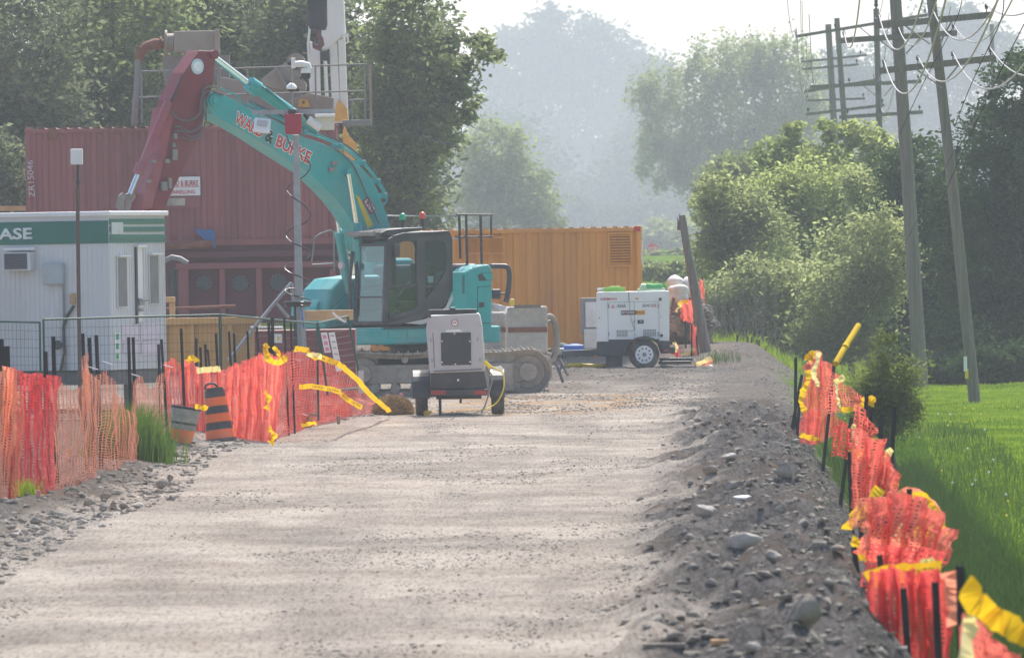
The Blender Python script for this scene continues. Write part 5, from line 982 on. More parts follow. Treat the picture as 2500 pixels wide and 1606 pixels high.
mb = MB(); pan(mb, 1116, 925, 1121, 930, D(ld + .02), th=.01); mb.build('small_label', white, ch)
mb = MB(); mb.tube([P(1074, 966, ld + .2), Vector((P(1074, 966, ld + .2).x, ld + .2, lz))], .028, 8); mb.build('jack_leg', dkgrey, ch); mb = MB(); mb.tube([P(1126, 966, ld + .2), P(1124, 984, ld + .2)], .022, 6); mb.build('hitch_pin', dkgrey, ch)
for (x0, x1, yt, yb_, tx0, tx1, tyb) in ((1006, 1049, 905, 957, 1014, 1044, 1017), (1195, 1232, 893, 941, 1199, 1231, 1009)):
    cx = (tx0 + tx1) / 2; c = P(cx, 0, ld + .9); wx = P(cx, 960, ld + .6).x; cz = lz + .33; c = Vector((wx, ld + .62, cz)); wd = (tx1 - tx0) / s_
    mb = MB(); mb.lathe(c, [(.20, -wd / 2 + .01), (.30, -wd / 2), (.335, -wd / 2 + .03), (.335, wd / 2 - .03), (.30, wd / 2), (.20, wd / 2 - .01)], 32, (1, 0, 0)); wh = mb.build('wheel', rubber, lt, smooth=True); mb = MB(); mb.disc(c, (1, 0, 0), .19, wd * .8, 20); mb.build('rim', white, wh)
    k = (x1 - x0) / s_ / 2; xm = P((x0 + x1) / 2, 930, ld + .2).x; mb = MB(); rows = []
    prof = []
    for q in np.linspace(-.12, math.pi + .12, 15): prof.append((math.cos(q) * .46, math.sin(q) * .44))
    pts_ = [Vector((xm - k, ld + .62 + a, cz + .02 + b)) for a, b in prof]; inn_ = [Vector((xm - k, ld + .62 + a * .93, cz + .02 + b * .93)) for a, b in prof][::-1]; mb.prism(pts_ + inn_, (2 * k, 0, 0)); mb.build('mudguard', black, lt, bevel=.02)
mb = MB(); mb.prism([P(1120, 960, ld + 1.9) + Vector((a, 0, 0)) for a in (-.4, .4)] + [P(1120, 960, ld + 3.4) + Vector((.04, 0, 0)), P(1120, 960, ld + 3.4) - Vector((.04, 0, 0))], (0, 0, -.1)); mb.build('drawbar', black, lt)
mb = MB(); mb.prism(px_([(1202, 905), (1206, 897), (1222, 893), (1228, 899), (1227, 909), (1215, 906)], ld + .1), (0, .06, 0)); o = mb.build('plastic_bag', white, base=P(1215, 900, ld), bevel=.01); tag(o, 'crumpled white plastic bag on the right mudguard', 'bag')
for pts, r_, m_, lb in (([(1183, 882), (1193, 905), (1202, 920), (1196, 950), (1186, 985), (1175, 1008)], .014, greysteel, 'grey cable hanging down to the right of the trailer'), ([(1184, 880), (1194, 892), (1212, 900), (1228, 912), (1230, 945), (1218, 975), (1203, 990), (1180, 1000)], .012, mat('cord_yellow', (.7, .55, .02), .5), 'yellow cord looped over the right mudguard')):
    mb = MB(); mb.tube(spl([P(x, y, ld - .08 - (.15 if y > 990 else 0)) for x, y in pts]), r_, 6); o = mb.build('cable', m_, base=P(*pts[-1], ld - .1), smooth='all'); tag(o, lb, 'cable', 'cables on the trailer')
mb = MB(); mb.tube(px_([(1183, 882), (1198, 898)], ld - .1), .035, 8); o = mb.build('yellow_plug', mat('cord_yellow', (.7, .55, .02), .5), base=P(1190, 890, ld), smooth=True); tag(o, 'thick yellow plug at the top of the looped cord', 'plug')
q = g(1045, 1015); mb = MB(); blob((q.x, q.y - .1, q.z + .04), (.16, .12, .11), 5, .1, mat('chock_yellow', (.6, .45, .06), .7), 'wheel_chock', 3); tag(bpy.data.objects['wheel_chock'], 'small yellow wheel chock beside the left trailer wheel', 'wheel chock')

# ------------------------------------------------------------ generator trailer
gd = 188; gg = gp(1573, gd); ge = thing('generator_trailer', 'white towable generator on a black chassis', 'generator', gg); G0 = D(gd); gzz = gg.z
mb = MB(); mb.prism(px_([(1457, 716), (1461, 713), (1632, 710), (1634, 712), (1634, 832), (1609, 832), (1609, 828), (1486, 829), (1486, 834), (1458, 834)], gd), (0, 1.0, 0)); gb_ = mb.build('canopy', white, ge, bevel=.015)
mb = MB(); gm_ = mat('gap_grey', (.18, .19, .21), .6)
for x0, y0, x1, y1 in ((1484, 737, 1485, 829), (1549, 737, 1550, 829), (1608.5, 737, 1609.3, 829), (1484, 736.6, 1609, 737.4), (1534, 713, 1534.8, 737)): pan(mb, x0, y0, x1, y1, G0, th=.004)
mb.build('door_gap', gm_, gb_)
for x0, y0, x1, y1 in ((1505, 805.5, 1532.6, 822.6), (1570, 804, 1602, 821)):
    mb = MB(); pan(mb, x0, y0, x1, y1, G0, th=.006); v = mb.build('vent_grid', dkgrey, gb_); mb = MB()
    n = int((x1 - x0) / 3.6)
    for i in range(n + 1): x = x0 + (x1 - x0) * i / n; pan(mb, x - .5, y0, x + .5, y1, D(gd - .006), th=.004)
    for i in range(6): y = y0 + (y1 - y0) * i / 5; pan(mb, x0, y - .5, x1, y + .5, D(gd - .006), th=.005)
    mb.build('grid_bars', white, v)
mb = MB(); pan(mb, 1556.5, 781, 1571.5, 790, G0, th=.012); lc = mb.build('door_latch', black, gb_); mb = MB(); pan(mb, 1562, 783, 1567, 787, D(gd - .012), th=.008); mb.build('latch_handle', steel, lc)
for x, y, r_ in ((1548, 785, .015), (1463, 776, .012), (1614, 774, .01), (1615, 819, .035)): mb = MB(); mb.disc(P(x, y, gd), (0, 1, 0), r_, .03, 12); mb.build('fitting', black, gb_)
mb = MB(); pan(mb, 1609, 727, 1615, 734, G0, th=.02); mb.build('lock_plate', black, gb_)
for y in (747, 815): 
    for x in (1486, 1607): mb = MB(); pan(mb, x - 1.5, y - 5, x + 1.5, y + 5, G0, th=.02); mb.build('hinge', steel, gb_)
gq = gd - .004
text('AIRMAN', P(1465, 733, gq), P(1505, 732.5, gq), FACE, .052, red, gb_); text('ANA', P(1506, 751, gq), P(1528, 750.5, gq), FACE, .075, mat('logo_grey', (.13, .16, .19), .6), gb_)
text('SDG', P(1568, 749.5, gq), P(1587, 749, gq), FACE, .062, mat('logo_grey', (.13, .16, .19), .6), gb_); text('25', P(1590, 749, gq), P(1602, 748.7, gq), FACE, .062, red, gb_)
mb = MB(); mb.prism(px_([(1492, 752), (1501.5, 751.8), (1496.5, 743)], gq), (0, -.003, 0), [px_([(1495.5, 750), (1499.5, 750), (1497, 746.5)], gq)]); mb.build('triangle_logo', mat('logo_red', (.55, .15, .12), .6), gb_)
mb = MB(); mb.prism(px_([(1516, 758), (1551, 757.2), (1556, 762.5), (1552, 768.5), (1516, 769)], gq), (0, -.003, 0)); mb.build('brown_sticker', mat('sticker_brown', (.12, .05, .05), .6), gb_)
mb = MB(); pan(mb, 1554, 757.3, 1575, 768.5, D(gq), th=.002); mb.build('orange_sticker', mat('sticker_orange', (.75, .32, .04), .6), gb_)
text('BATTLEFIELD', P(1518, 765.8, gq - .004), P(1549, 765.3, gq - .004), FACE, .05, inkg, gb_); text('RENTAL', P(1558, 764.5, gq - .004), P(1573, 764.2, gq - .004), FACE, .03, mat('sticker_brown', (.12, .05, .05), .6), gb_)
mb = MB(); pan(mb, 1549, 725, 1561, 732, D(gq), th=.002); hl_ = mb.build('hazard_label', mat('label_cream', (.7, .66, .5), .6), gb_); mb = MB(); mb.prism(px_([(1552.5, 731), (1558.5, 731), (1555.5, 726)], gq - .003), (0, -.002, 0)); mb.build('hazard_triangle', mat('logo_orange', (.6, .3, .05), .6), hl_)
mb = MB(); mb.tube(spl([P(x, y, gd - .03) for x, y in ((1535, 713), (1537, 740), (1538, 760), (1541, 780), (1548, 800), (1545, 807), (1535, 808))]), .006, 5); mb.build('hanging_cable', greysteel, gb_)
chb = mat('chassis_blue_black', (.02, .032, .05), .5, dirt=DUST, dirta=.12)
mb = MB(); mb.prism(px_([(1458, 834), (1486, 834), (1486, 829), (1609, 828), (1609, 832), (1635, 832), (1637, 862), (1615, 864), (1606, 840), (1595, 832), (1548, 833), (1538, 845), (1532, 868), (1460, 870), (1457, 858)], gd + .02), (0, 1.0, 0)); cs = mb.build('chassis', chb, ge, bevel=.01)
mb = MB(); mb.prism(px_([(1372, 856), (1460, 852), (1460, 870), (1372, 868)], gd + .3), (0, .3, 0)); mb.build('drawbar', chb, ge, bevel=.01)
mb = MB(); pbox(mb, 1362, 850, 1378, 866, gd + .35, .15); mb.build('tow_coupling', steel, ge, bevel=.02); mb = MB(); mb.tube([P(1371, 860, gd + .4), Vector((P(1371, 860, gd + .4).x, gd + .4, gzz))], .03, 8); mb.build('jockey_leg', chb, ge)
mb = MB(); pan(mb, 1449, 868, 1458, 872, D(gd + .3), th=.02); mb.build('side_marker', mat('marker_orange', (.7, .2, .03), .4), cs); mb = MB(); pan(mb, 1554, 827, 1566, 829, D(gd), th=.02); mb.build('side_marker', mat('marker_orange', (.7, .2, .03), .4), cs); mb = MB(); pan(mb, 1621, 853, 1632, 857, D(gd + .02), th=.02); mb.build('tail_lamp', red, cs)
mb = MB(); pbox(mb, 1479, 870, 1520, 899, gd + .1, .5); mb.build('support_box', black, ge, bevel=.01); mb = MB(); pbox(mb, 1636, 848, 1648, 863, gd + .4, .1); mb.build('rear_bumper', black, ge)
c = P(1573, 872, gd - .12); c.z = gzz + .33
for dy in (0, 1.35):
    cc = c + Vector((0, dy, 0)); mb = MB(); mb.lathe(cc, [(.19, -.12), (.27, -.125), (.325, -.09), (.335, 0), (.325, .09), (.27, .12), (.19, .11)], 36, (0, 1, 0)); wh = mb.build('wheel', rubber, ge, smooth=True)
    mb = MB(); mb.lathe(cc, [(.2, -.122), (.185, -.128), (.17, -.09), (.11, -.075), (.07, -.1), (.03, -.105)], 30, (0, 1, 0)); rm = mb.build('rim', white, wh, smooth=True)
    if dy == 0:
        for k in range(10): q = k * math.pi / 5; mb = MB(); mb.disc(cc + Vector((math.cos(q) * .135, -.10, math.sin(q) * .135)), (0, 1, 0), .02, .05, 8); mb.build('rim_hole', black, wh)
        mb = MB(); mb.disc(cc + Vector((0, -.11, 0)), (0, 1, 0), .045, .05, 14); mb.build('hub', greysteel, wh)
    pr = [(math.cos(q) * .46, math.sin(q) * .42) for q in np.linspace(.15, math.pi - .15, 13)]; mb = MB(); mb.prism([cc + Vector((a, -.13, b - .02)) for a, b in pr] + [cc + Vector((a * .95, -.13, b * .94 - .02)) for a, b in pr][::-1], (0, .26, 0)); mb.build('mudguard', chb, ge)
lime = mat('lime_plastic', (.35, .72, .10), .5); pgr = mat('pale_green_plastic', (.50, .66, .42), .5); gbg = mat('green_bag', (.08, .50, .15), .45)
t = thing('plastic_crate', 'bright lime green plastic tray on top of the generator', 'crate', P(1500, 712, gd + .1)); mb = MB(); pbox(mb, 1474, 711, 1526, 713, gd + .05, .5); mb.prism(px_([(1474, 712), (1474, 711.5), (1526, 711.5), (1526, 712)], gd + .05), (0, .5, 0)); pbox(mb, 1473, 702, 1526, 712, gd + .08, .45); mb.build('tray', lime, t, bevel=.01); mb = MB(); pbox(mb, 1487, 699, 1515, 702.5, gd + .12, .3); mb.build('lid', lime, t, bevel=.01)
o = MB().tube(px_([(1458, 707), (1474, 706)], gd + .2), .035, 8).build('exhaust_cap', white, ge)
t = thing('plastic_crate', 'pale green plastic tray under the green bag', 'crate', P(1590, 711, gd + .1)); mb = MB(); pbox(mb, 1557, 704, 1562, 712, gd + .05, .5); pbox(mb, 1557, 708, 1624, 711, gd + .06, .48); pbox(mb, 1560, 704, 1624, 710, gd + .1, .4); mb.build('tray', pgr, t, bevel=.01)
mb = MB(); mb.lathe(P(1571, 701, gd + .2), [(.02, -.08), (.075, -.05), (.085, 0), (.075, .05), (.02, .08)], 14, (1, 0, 0)); o = mb.build('pale_jug', pgr, base=P(1571, 709, gd), smooth=True); tag(o, 'pale round jug beside the green bag', 'jug')
mb = MB(); mb.prism(px_([(1572, 703), (1579, 692), (1598, 694), (1612, 692), (1618, 695), (1620, 708), (1582, 709)], gd + .15), (0, .3, 0)); o = mb.build('green_bag', gbg, base=P(1600, 708, gd), bevel=.03, seg=3); tag(o, 'dark green plastic bag lying in the pale tray', 'bag')
# cabinet left of generator
t = thing('electrical_cabinet', 'grey electrical cabinet on a stand left of the generator', 'cabinet', gp(1436, 190.5)); kd = 190.2; mb = MB(); pbox(mb, 1417, 727, 1459, 814, kd, .3); mb.build('housing', greysteel, t, bevel=.01); mb = MB(); pan(mb, 1429, 737, 1457, 799, D(kd), th=.06); mb.build('door', mat('cab_pale', (.5, .5, .5), .6), t, bevel=.01); mb = MB(); pan(mb, 1426, 803, 1458, 850, D(kd), th=.05); mb.build('lower_door', mat('cab_pale', (.5, .5, .5), .6), t, bevel=.01); mb = MB(); pbox(mb, 1424, 802, 1459, 858, kd + .02, .25); mb.build('lower_housing', greysteel, t)
# things on the ground below the generator
for (x0, y0, x1, y1, m_, nm, lb) in ((1378, 891, 1478, 897, mat('hose_yellow', (.65, .5, .03), .5), 'yellow_hose', 'flat yellow hose on the ground under the drawbar'), (1386, 882, 1418, 890, mat('hose_yellow', (.65, .5, .03), .5), 'yellow_hose', 'yellow hose bundle left of the support box')):
    q = P((x0 + x1) / 2, y1, gd + .9); mb = MB(); a, b = P(x0, (y0 + y1) / 2, gd + .5), P(x1, (y0 + y1) / 2, gd + .5); a.z = b.z = gz(a.x, a.y) + .05; mb.tube(spl([a, a.lerp(b, .3) + Vector((0, -.1, .03)), a.lerp(b, .6) + Vector((0, .12, 0)), b]), .04, 8); o = mb.build(nm, m_, base=a, smooth='all'); tag(o, lb, 'hose', 'yellow hoses by the generator')
mb = MB(); mb.lathe(P(1403, 852, 191.2), [(.05, .12), (.28, .08), (.33, -.08), (.3, -.12)], 20); o = mb.build('blue_tub', mat('tub_blue', (.02, .12, .45), .5), base=P(1403, 855, 191), smooth=True); tag(o, 'upturned blue tub behind the drawbar', 'tub')
blob(P(1380, 850, 191.5), (.6, .5, .4), 31, .2, mat('dark_green_sack', (.05, .10, .06), .8), 'sack'); tag(bpy.data.objects['sack'], 'dark green sack beside the blue tub', 'sack')
t = None
for k, (a, b) in enumerate((((1610, 874), (1690, 880)), ((1608, 884), (1688, 886)), ((1612, 879), (1692, 876)))):
    mb = MB(); p, q = P(*a, gd + .8 + k * .3), P(*b, gd + .8 + k * .3); mb.box((p + q) / 2, ((q - p).length, .22, .07)); o = mb.build('plank', black if k != 2 else wood, base=p, bevel=.01); tag(o, 'dark plank lying behind the generator, %s of three' % ('topmost', 'lowest', 'middle')[k], 'plank', 'planks behind the generator')
for (a, b, lb) in (((1612, 893), (1650, 898), 'grey branch piece just right of the generator wheel'), ((1645, 899), (1700, 896), 'long pale branch lying on the crest')):
    mb = MB(); mb.tube([P(*a, gd - .3), P(*b, gd - .3)], [.05, .03], 7); o = mb.build('branch', barkg, base=P(*a, gd), smooth=True); tag(o, lb, 'branch', 'branches on the crest')
p, q = g(1778, 930), P(1730, 900, 190); mb = MB(); mb.tube([P(1733, 900, 190), P(1775, 932, 189)], .10, 12); o = mb.build('grey_pipe', greysteel, base=P(1755, 915, 190), smooth=True); tag(o, 'grey pipe stub lying on the crest edge', 'pipe')

# ------------------------------------------------------------ spoil heap with bags and netting right of the generator
blob((P(1690, 860, 199).x, 200.0, gz(P(1690, 860, 199).x, 200) + .35), (1.25, 2, 1.5), 88, .3, stone, 'spoil_heap', 8, rough=.5); tag(bpy.data.objects['spoil_heap'], 'grey spoil heap between the generator and the stump', 'spoil heap')
for k, (x, y, w_, h_, lb) in enumerate(((1650, 694, 40, 42, 'tall rounded white bag on the spoil heap'), (1680, 700, 34, 40, 'white bag touching the stump post'), (1655, 716, 56, 34, 'wide sagging white bag lowest on the heap'))):
    s = 105; blob(P(x, y, 198.3 - (.5 if k == 2 else 0)), (w_ / s, .5, h_ / s), 60 + k, .45, mat('bag_white', (.6, .6, .6), .7, var=.15, scale=6), 'white_bag', 0, smooth=True, rough=.0); tag(bpy.data.objects['white_bag' + ('' if k == 0 else '.%03d' % k)], lb, 'bag', 'white bags on the heap')
mb = MB(); mb.prism(px_([(1641, 726), (1649, 728), (1640, 772), (1635, 780)], 189.5), (0, .05, 0)); o = mb.build('red_bar', maroon, base=P(1640, 775, 189.5)); tag(o, 'leaning dark red bar beside the generator', 'bar')
sp = thing('stump_post', 'weathered grey tree stump post with a splintered top', 'stump', gp(1722, 196)); b_ = gp(1724, 196)
mb = MB(); mb.tube([b_ - UP * .2, P(1712, 800, 196), P(1693, 690, 196), P(1678, 610, 196), P(1668, 545, 196), P(1665, 526, 196)], [.14, .125, .11, .09, .085, .075], 12); mb.build('trunk', polewood, sp, smooth=True)
for a, b in (((1658, 562), (1654, 530)), ((1662, 560), (1659, 522)), ((1670, 550), (1673, 528))): mb = MB(); mb.tube([P(*a, 196), P(*b, 196)], [.05, .008], 5); mb.build('splinter', polewood, sp)
mb = MB(); mb.tube(px_([(1690, 705), (1684, 690)], 195.8), [.025, .005], 5); mb.build('splinter', polewood, sp)
ssn = thing('stop_sign', 'red stop sign far down the hazy road', 'sign', gp(1593, 545)); b_ = gp(1593, 545); c = P(1593, 608, 545); mb = MB(); mb.tube([b_, c], .03, 6); mb.build('post', steel, ssn)
mb = MB(); mb.prism([c + Vector((math.cos(q) * .38, -.05, math.sin(q) * .38)) for q in np.linspace(math.pi / 8, math.pi * 15 / 8, 8)], (0, .02, 0)); pl_ = mb.build('plate', mat('stop_red', (.75, .02, .03), .5), ssn); text('STOP', c + Vector((-.27, -.055, -.12)), c + Vector((.27, -.055, -.12)), FACE, .22, inkg, pl_)
r7 = random.Random(3); bankp = []
# ------------------------------------------------------------ utility poles
def arm(root, x0, y0, x1, y1, d, th_=.11, pins=(), brace=None):
    a, b = P(x0, y0, d - .14), P(x1, y1, d - .14); mb = MB(); X = (b - a).normalized(); mb.box((a + b) / 2, ((b - a).length, .09, th_), X, (0, 1, 0), X.cross(Vector((0, 1, 0))).normalized() * -1); cbm_ = mb.build('crossarm', polewood, root)
    for t in pins:
        p = a.lerp(b, t) + UP * th_ / 2; mb = MB(); mb.lathe(p, [(.012, 0), (.012, .06), (.04, .07), (.03, .10), (.045, .11), (.02, .17)], 10); mb.build('insulator', mat('insulator_brown', (.05, .035, .04), .4), cbm_, smooth=True); INS.append((p + UP * .15, d))
    if brace:
        for (x, y, xx, yy) in brace: mb = MB(); mb.tube([P(x, y, d - .16), P(xx, yy, d - .1)], .018, 5); mb.build('brace', greysteel, cbm_)
INS = []; PG = 'wooden utility poles right of the road'
def pole(label, top, bot, d, r0, r1): 
    if bot is None: b = gp(top[2] if len(top) > 2 else top[0], d)
    b = gp(bot[0], d); t = P(top[0], top[1], d); root = thing('utility_pole', label, 'utility pole', b, PG); mb = MB(); mb.tube([b - UP * .3, b.lerp(t, .5) + Vector((.01, 0, 0)), t], [r0, (r0 + r1) / 2, r1], 14); mb.build('pole', polewood, root, smooth=True); return root
pA = pole('nearest utility pole with a white and yellow tag low down', (2267, -60), (2379, 990), 172, .125, .095)
arm(pA, 2135, 64, 2420, 37, 172, .13, (.04, .5, .96), [(2205, 60, 2270, 108), (2325, 50, 2292, 110)]); arm(pA, 2147, 174, 2432, 142, 172, .13, (.04, .33, .63, .95), [(2240, 172, 2300, 215), (2340, 160, 2305, 203)])
mb = MB(); pan(mb, 2352, 870, 2358, 900, D(171.85), th=.02); pan(mb, 2352, 872, 2357, 899, D(171.84), th=.02); 
mb = MB(); mb.box(P(2357, 888, 171.8), (.07, .02, .3)); mb.build('white_tag', white, pA); mb = MB(); mb.box(P(2360, 912, 171.83), (.07, .02, .2)); mb.build('yellow_tag', mat('sign_yellow', (.75, .55, .02), .6), pA)
mb = MB(); X_ = Vector((.35, 0, 1)).normalized(); mb.box(P(2339, 367, 171.8), (.10, .08, .18), Vector((1, 0, -.35)).normalized(), (0, 1, 0), X_); mb.build('splice_box', black, pA, bevel=.02); mb = MB(); mb.tube([P(2342, 360, 171.8), P(2366, 318, 171.5), P(2500, 60, 165)], .008, 5); mb.build('drop_wire', black, pA)
pB = pole('thick utility pole rising just left of the nearest one', (2182, -60), (2246, 905), 198, .175, .135)
arm(pB, 2052, 100, 2336, 81, 198, .13, (.03, .5, .97), [(2150, 100, 2188, 130), (2248, 92, 2212, 132)])
pC = pole('slim utility pole with a spike insulator at its top', (2139, 22), (2158, 700), 280, .12, .095)
arm(pC, 1942, 90, 2265, 37, 280, .10, (.0, .3, .6, .98), [(2100, 68, 2138, 100), (2172, 68, 2150, 90)]); arm(pC, 1978, 213, 2250, 199, 280, .12, (.04, .35, .97), [(2105, 208, 2140, 235), (2185, 205, 2158, 235)]); arm(pC, 2049, 287, 2253, 274, 280, .12, (.1, .5, .96)); mb = MB(); mb.lathe(P(2139, 22, 280), [(.05, 0), (.03, .05), (.08, .1), (.05, .2), (.07, .24), (.02, .35)], 12); mb.build('spike_insulator', black, pC)
pD = pole('leaning far utility pole with two crossarms', (2043, 45), (2098, 700), 300, .12, .095); arm(pD, 1959, 225, 2140, 196, 300, .10, (.03, .5, .97)); arm(pD, 1967, 280, 2160, 257, 300, .10, (.03, .3, .97))
pE = pole('farthest leaning utility pole left of the others', (2022, 60), (2062, 700), 330, .15, .12); arm(pE, 1956, 152, 2117, 135, 330, .08, (.02, .9)); arm(pE, 1960, 169, 2096, 158, 330, .08, (.02, .97)); arm(pE, 1968, 246, 2112, 241, 330, .08, (.02, .97))
pF = pole('lone pale pole in the haze at the upper right', (2421, 60), (2436, 700), 470, .14, .11)
lwp = leafmat('wire_pale', (.42, .42, .43), (.46, .46, .46), .0)
ordn = ['first', 'second', 'third', 'fourth', 'fifth', 'sixth', 'seventh', 'eighth', 'ninth', 'tenth', 'eleventh', 'twelfth', 'thirteenth', 'fourteenth', 'fifteenth', 'sixteenth', 'seventeenth', 'eighteenth', 'nineteenth', 'twentieth'] + ['%dth' % i if i % 10 not in (1, 2, 3) else '%d%s' % (i, {1: 'st', 2: 'nd', 3: 'rd'}[i % 10]) for i in range(21, 60)]
WG = 'slack power line wires'
cnt = {}
for p, d in INS:
    near = {172: ('nearest pole', 80, -3.1, .9), 198: ('thick pole', 112, -3.0, .75), 280: ('slim pole', 205, -2.8, .6), 300: ('leaning far pole', 225, -2.8, .55), 330: ('farthest pole', 250, -2.8, .55)}[d]
    if d > 200 and cnt.get(d, 0) % 2: cnt[d] += 1; continue
    q = p + Vector((near[2], near[1] - d, .2 if d == 172 else .1)); sag = near[3] * rnd.uniform(.85, 1.35) * (1.5 if d < 200 else 1.15); pts = []
    for k in range(25): t = k / 24; c = p.lerp(q, t); c.z -= 4 * sag * t * (1 - t); pts.append(c)
    k = cnt.get(d, 0); cnt[d] = k + 1; mb = MB(); mb.tube(pts, .014 if d < 200 else .010, 5, False); o = mb.build('power_wire', lwp, base=p, smooth='all'); tag(o, 'slack pale wire from the %s insulator of the %s' % (ordn[k], near[0]), 'wire', WG)
for (a, b, c_1, d0, d1) in (((2349, 0), (2330, 60), (2195, 330), 150, 198), ((2451, 0), (2440, 60), (2330, 310), 120, 172), ((2500, 60), (2440, 180), (2270, 560), 120, 190)):
    mb = MB(); mb.tube(spl([P(*a, d0), P(*b, (d0 * 2 + d1) / 3), P((b[0] + c_1[0]) / 2 - 8, (b[1] + c_1[1]) / 2 + 8, (d0 + d1) / 2), P(*c_1, d1)]), .008, 5); o = mb.build('guy_wire', mat('cable_matte', (.03, .03, .03), .95, spec=0), base=P(*a, d0), smooth='all'); tag(o, {2349: 'dark steep wire crossing left of the nearest pole', 2451: 'dark steep wire crossing right of the nearest pole', 2500: 'dark wire slanting past the right edge to the cedar'}[a[0]], 'wire', 'dark steep wires')

# ------------------------------------------------------------ wire fence panels
def fence_panel(label, tl, tr, dl2, dr2, hgt=None, tilt=0.0, bl_=None, br_=None):
    a, b = P(*tl, dl2), P(*tr, dr2)
    c, e = (Vector((a.x, a.y, gz(a.x, a.y) + .1)) if bl_ is None else P(*bl_, dl2 - tilt)), (Vector((b.x, b.y, gz(b.x, b.y) + .1)) if br_ is None else P(*br_, dr2 - tilt))
    t = thing('wire_barrier', label, 'fence panel', (c + e) / 2, 'green wire fence panels')
    for nm, p, q, r_ in (('frame_tube', a, b, .017), ('frame_tube', a, c, .019), ('frame_tube', b, e, .019), ('frame_tube', c.lerp(a, .06), e.lerp(b, .06), .015)): MB().tube([p, q], r_, 8).build(nm, greenfence, t, smooth=True)
    mb = MB(); n = int((b - a).length / .075)
    for i in range(1, n): u = i / n; mb.tube([a.lerp(b, u), c.lerp(e, u)], .0025, 3, False)
    for i in range(1, 12): v = i / 12; mb.tube([a.lerp(c, v), b.lerp(e, v)], .003, 3, False)
    mb.build('wire_mesh', greenfence, t)
fence_panel('wire fence panel cut by the left picture edge', (-120, 782), (97, 787), 136, 135)
fence_panel('long wire fence panel in front of the office door', (106, 780), (536, 768), 134.5, 136)
fence_panel('slack topped wire fence panel before the camera mast', (538, 768), (774, 790), 136.4, 141)
fence_panel('tilted wire fence panel carrying two white notices', (776, 789), (849, 772), 140, 141.5, bl_=(800, 965), br_=(886, 958))
for (x0, y0, x1, y1, lb, m_) in ((783, 812, 800, 860, 'pink marked notice board tied to the tilted fence panel', 'pink'), (802, 812, 820, 905, 'long white notice with writing on the tilted fence panel', 'w')):
    t = thing('notice_sign', lb, 'sign', P(x0, y1, 140), 'notices on the tilted panel'); dx = (y1 - y0) * .2
    mb = MB(); mb.prism(px_([(x0, y0), (x0 + 15, y0 - 1), (x0 + 15 + dx, y1), (x0 + dx, y1 + 1)], 140), (0, -.01, 0)); mb.build('board', white, t)
    for k in range(3 if m_ == 'pink' else 5):
        yy = y0 + 6 + k * 15; xx = x0 + 3 + (yy - y0) * .2; mb = MB(); mb.prism(px_([(xx, yy), (xx + 9, yy), (xx + 11, yy + (9 if m_ == 'pink' else 3)), (xx + 2, yy + (9 if m_ == 'pink' else 3))], 139.985), (0, -.004, 0)); mb.build('printed_block', mat('print_pink', (.7, .25, .33), .6) if m_ == 'pink' else mat('print_grey', (.35, .35, .38), .6), t)
mb = MB(); pan(mb, 875, 905, 888, 960, D(141), th=.05); o = mb.build('marker_board', ltgrey, base=P(882, 960, 141)); tag(o, 'pale upright board at the foot of the tilted fence panel', 'board')
mb = MB(); mb.tube(spl(px_([(812, 762), (822, 772), (838, 783), (845, 784)], 139.8)), .02, 5); o = mb.build('white_ribbon', white, base=P(830, 775, 139.8)); tag(o, 'white ribbon tied to the top of the tilted panel', 'ribbon')

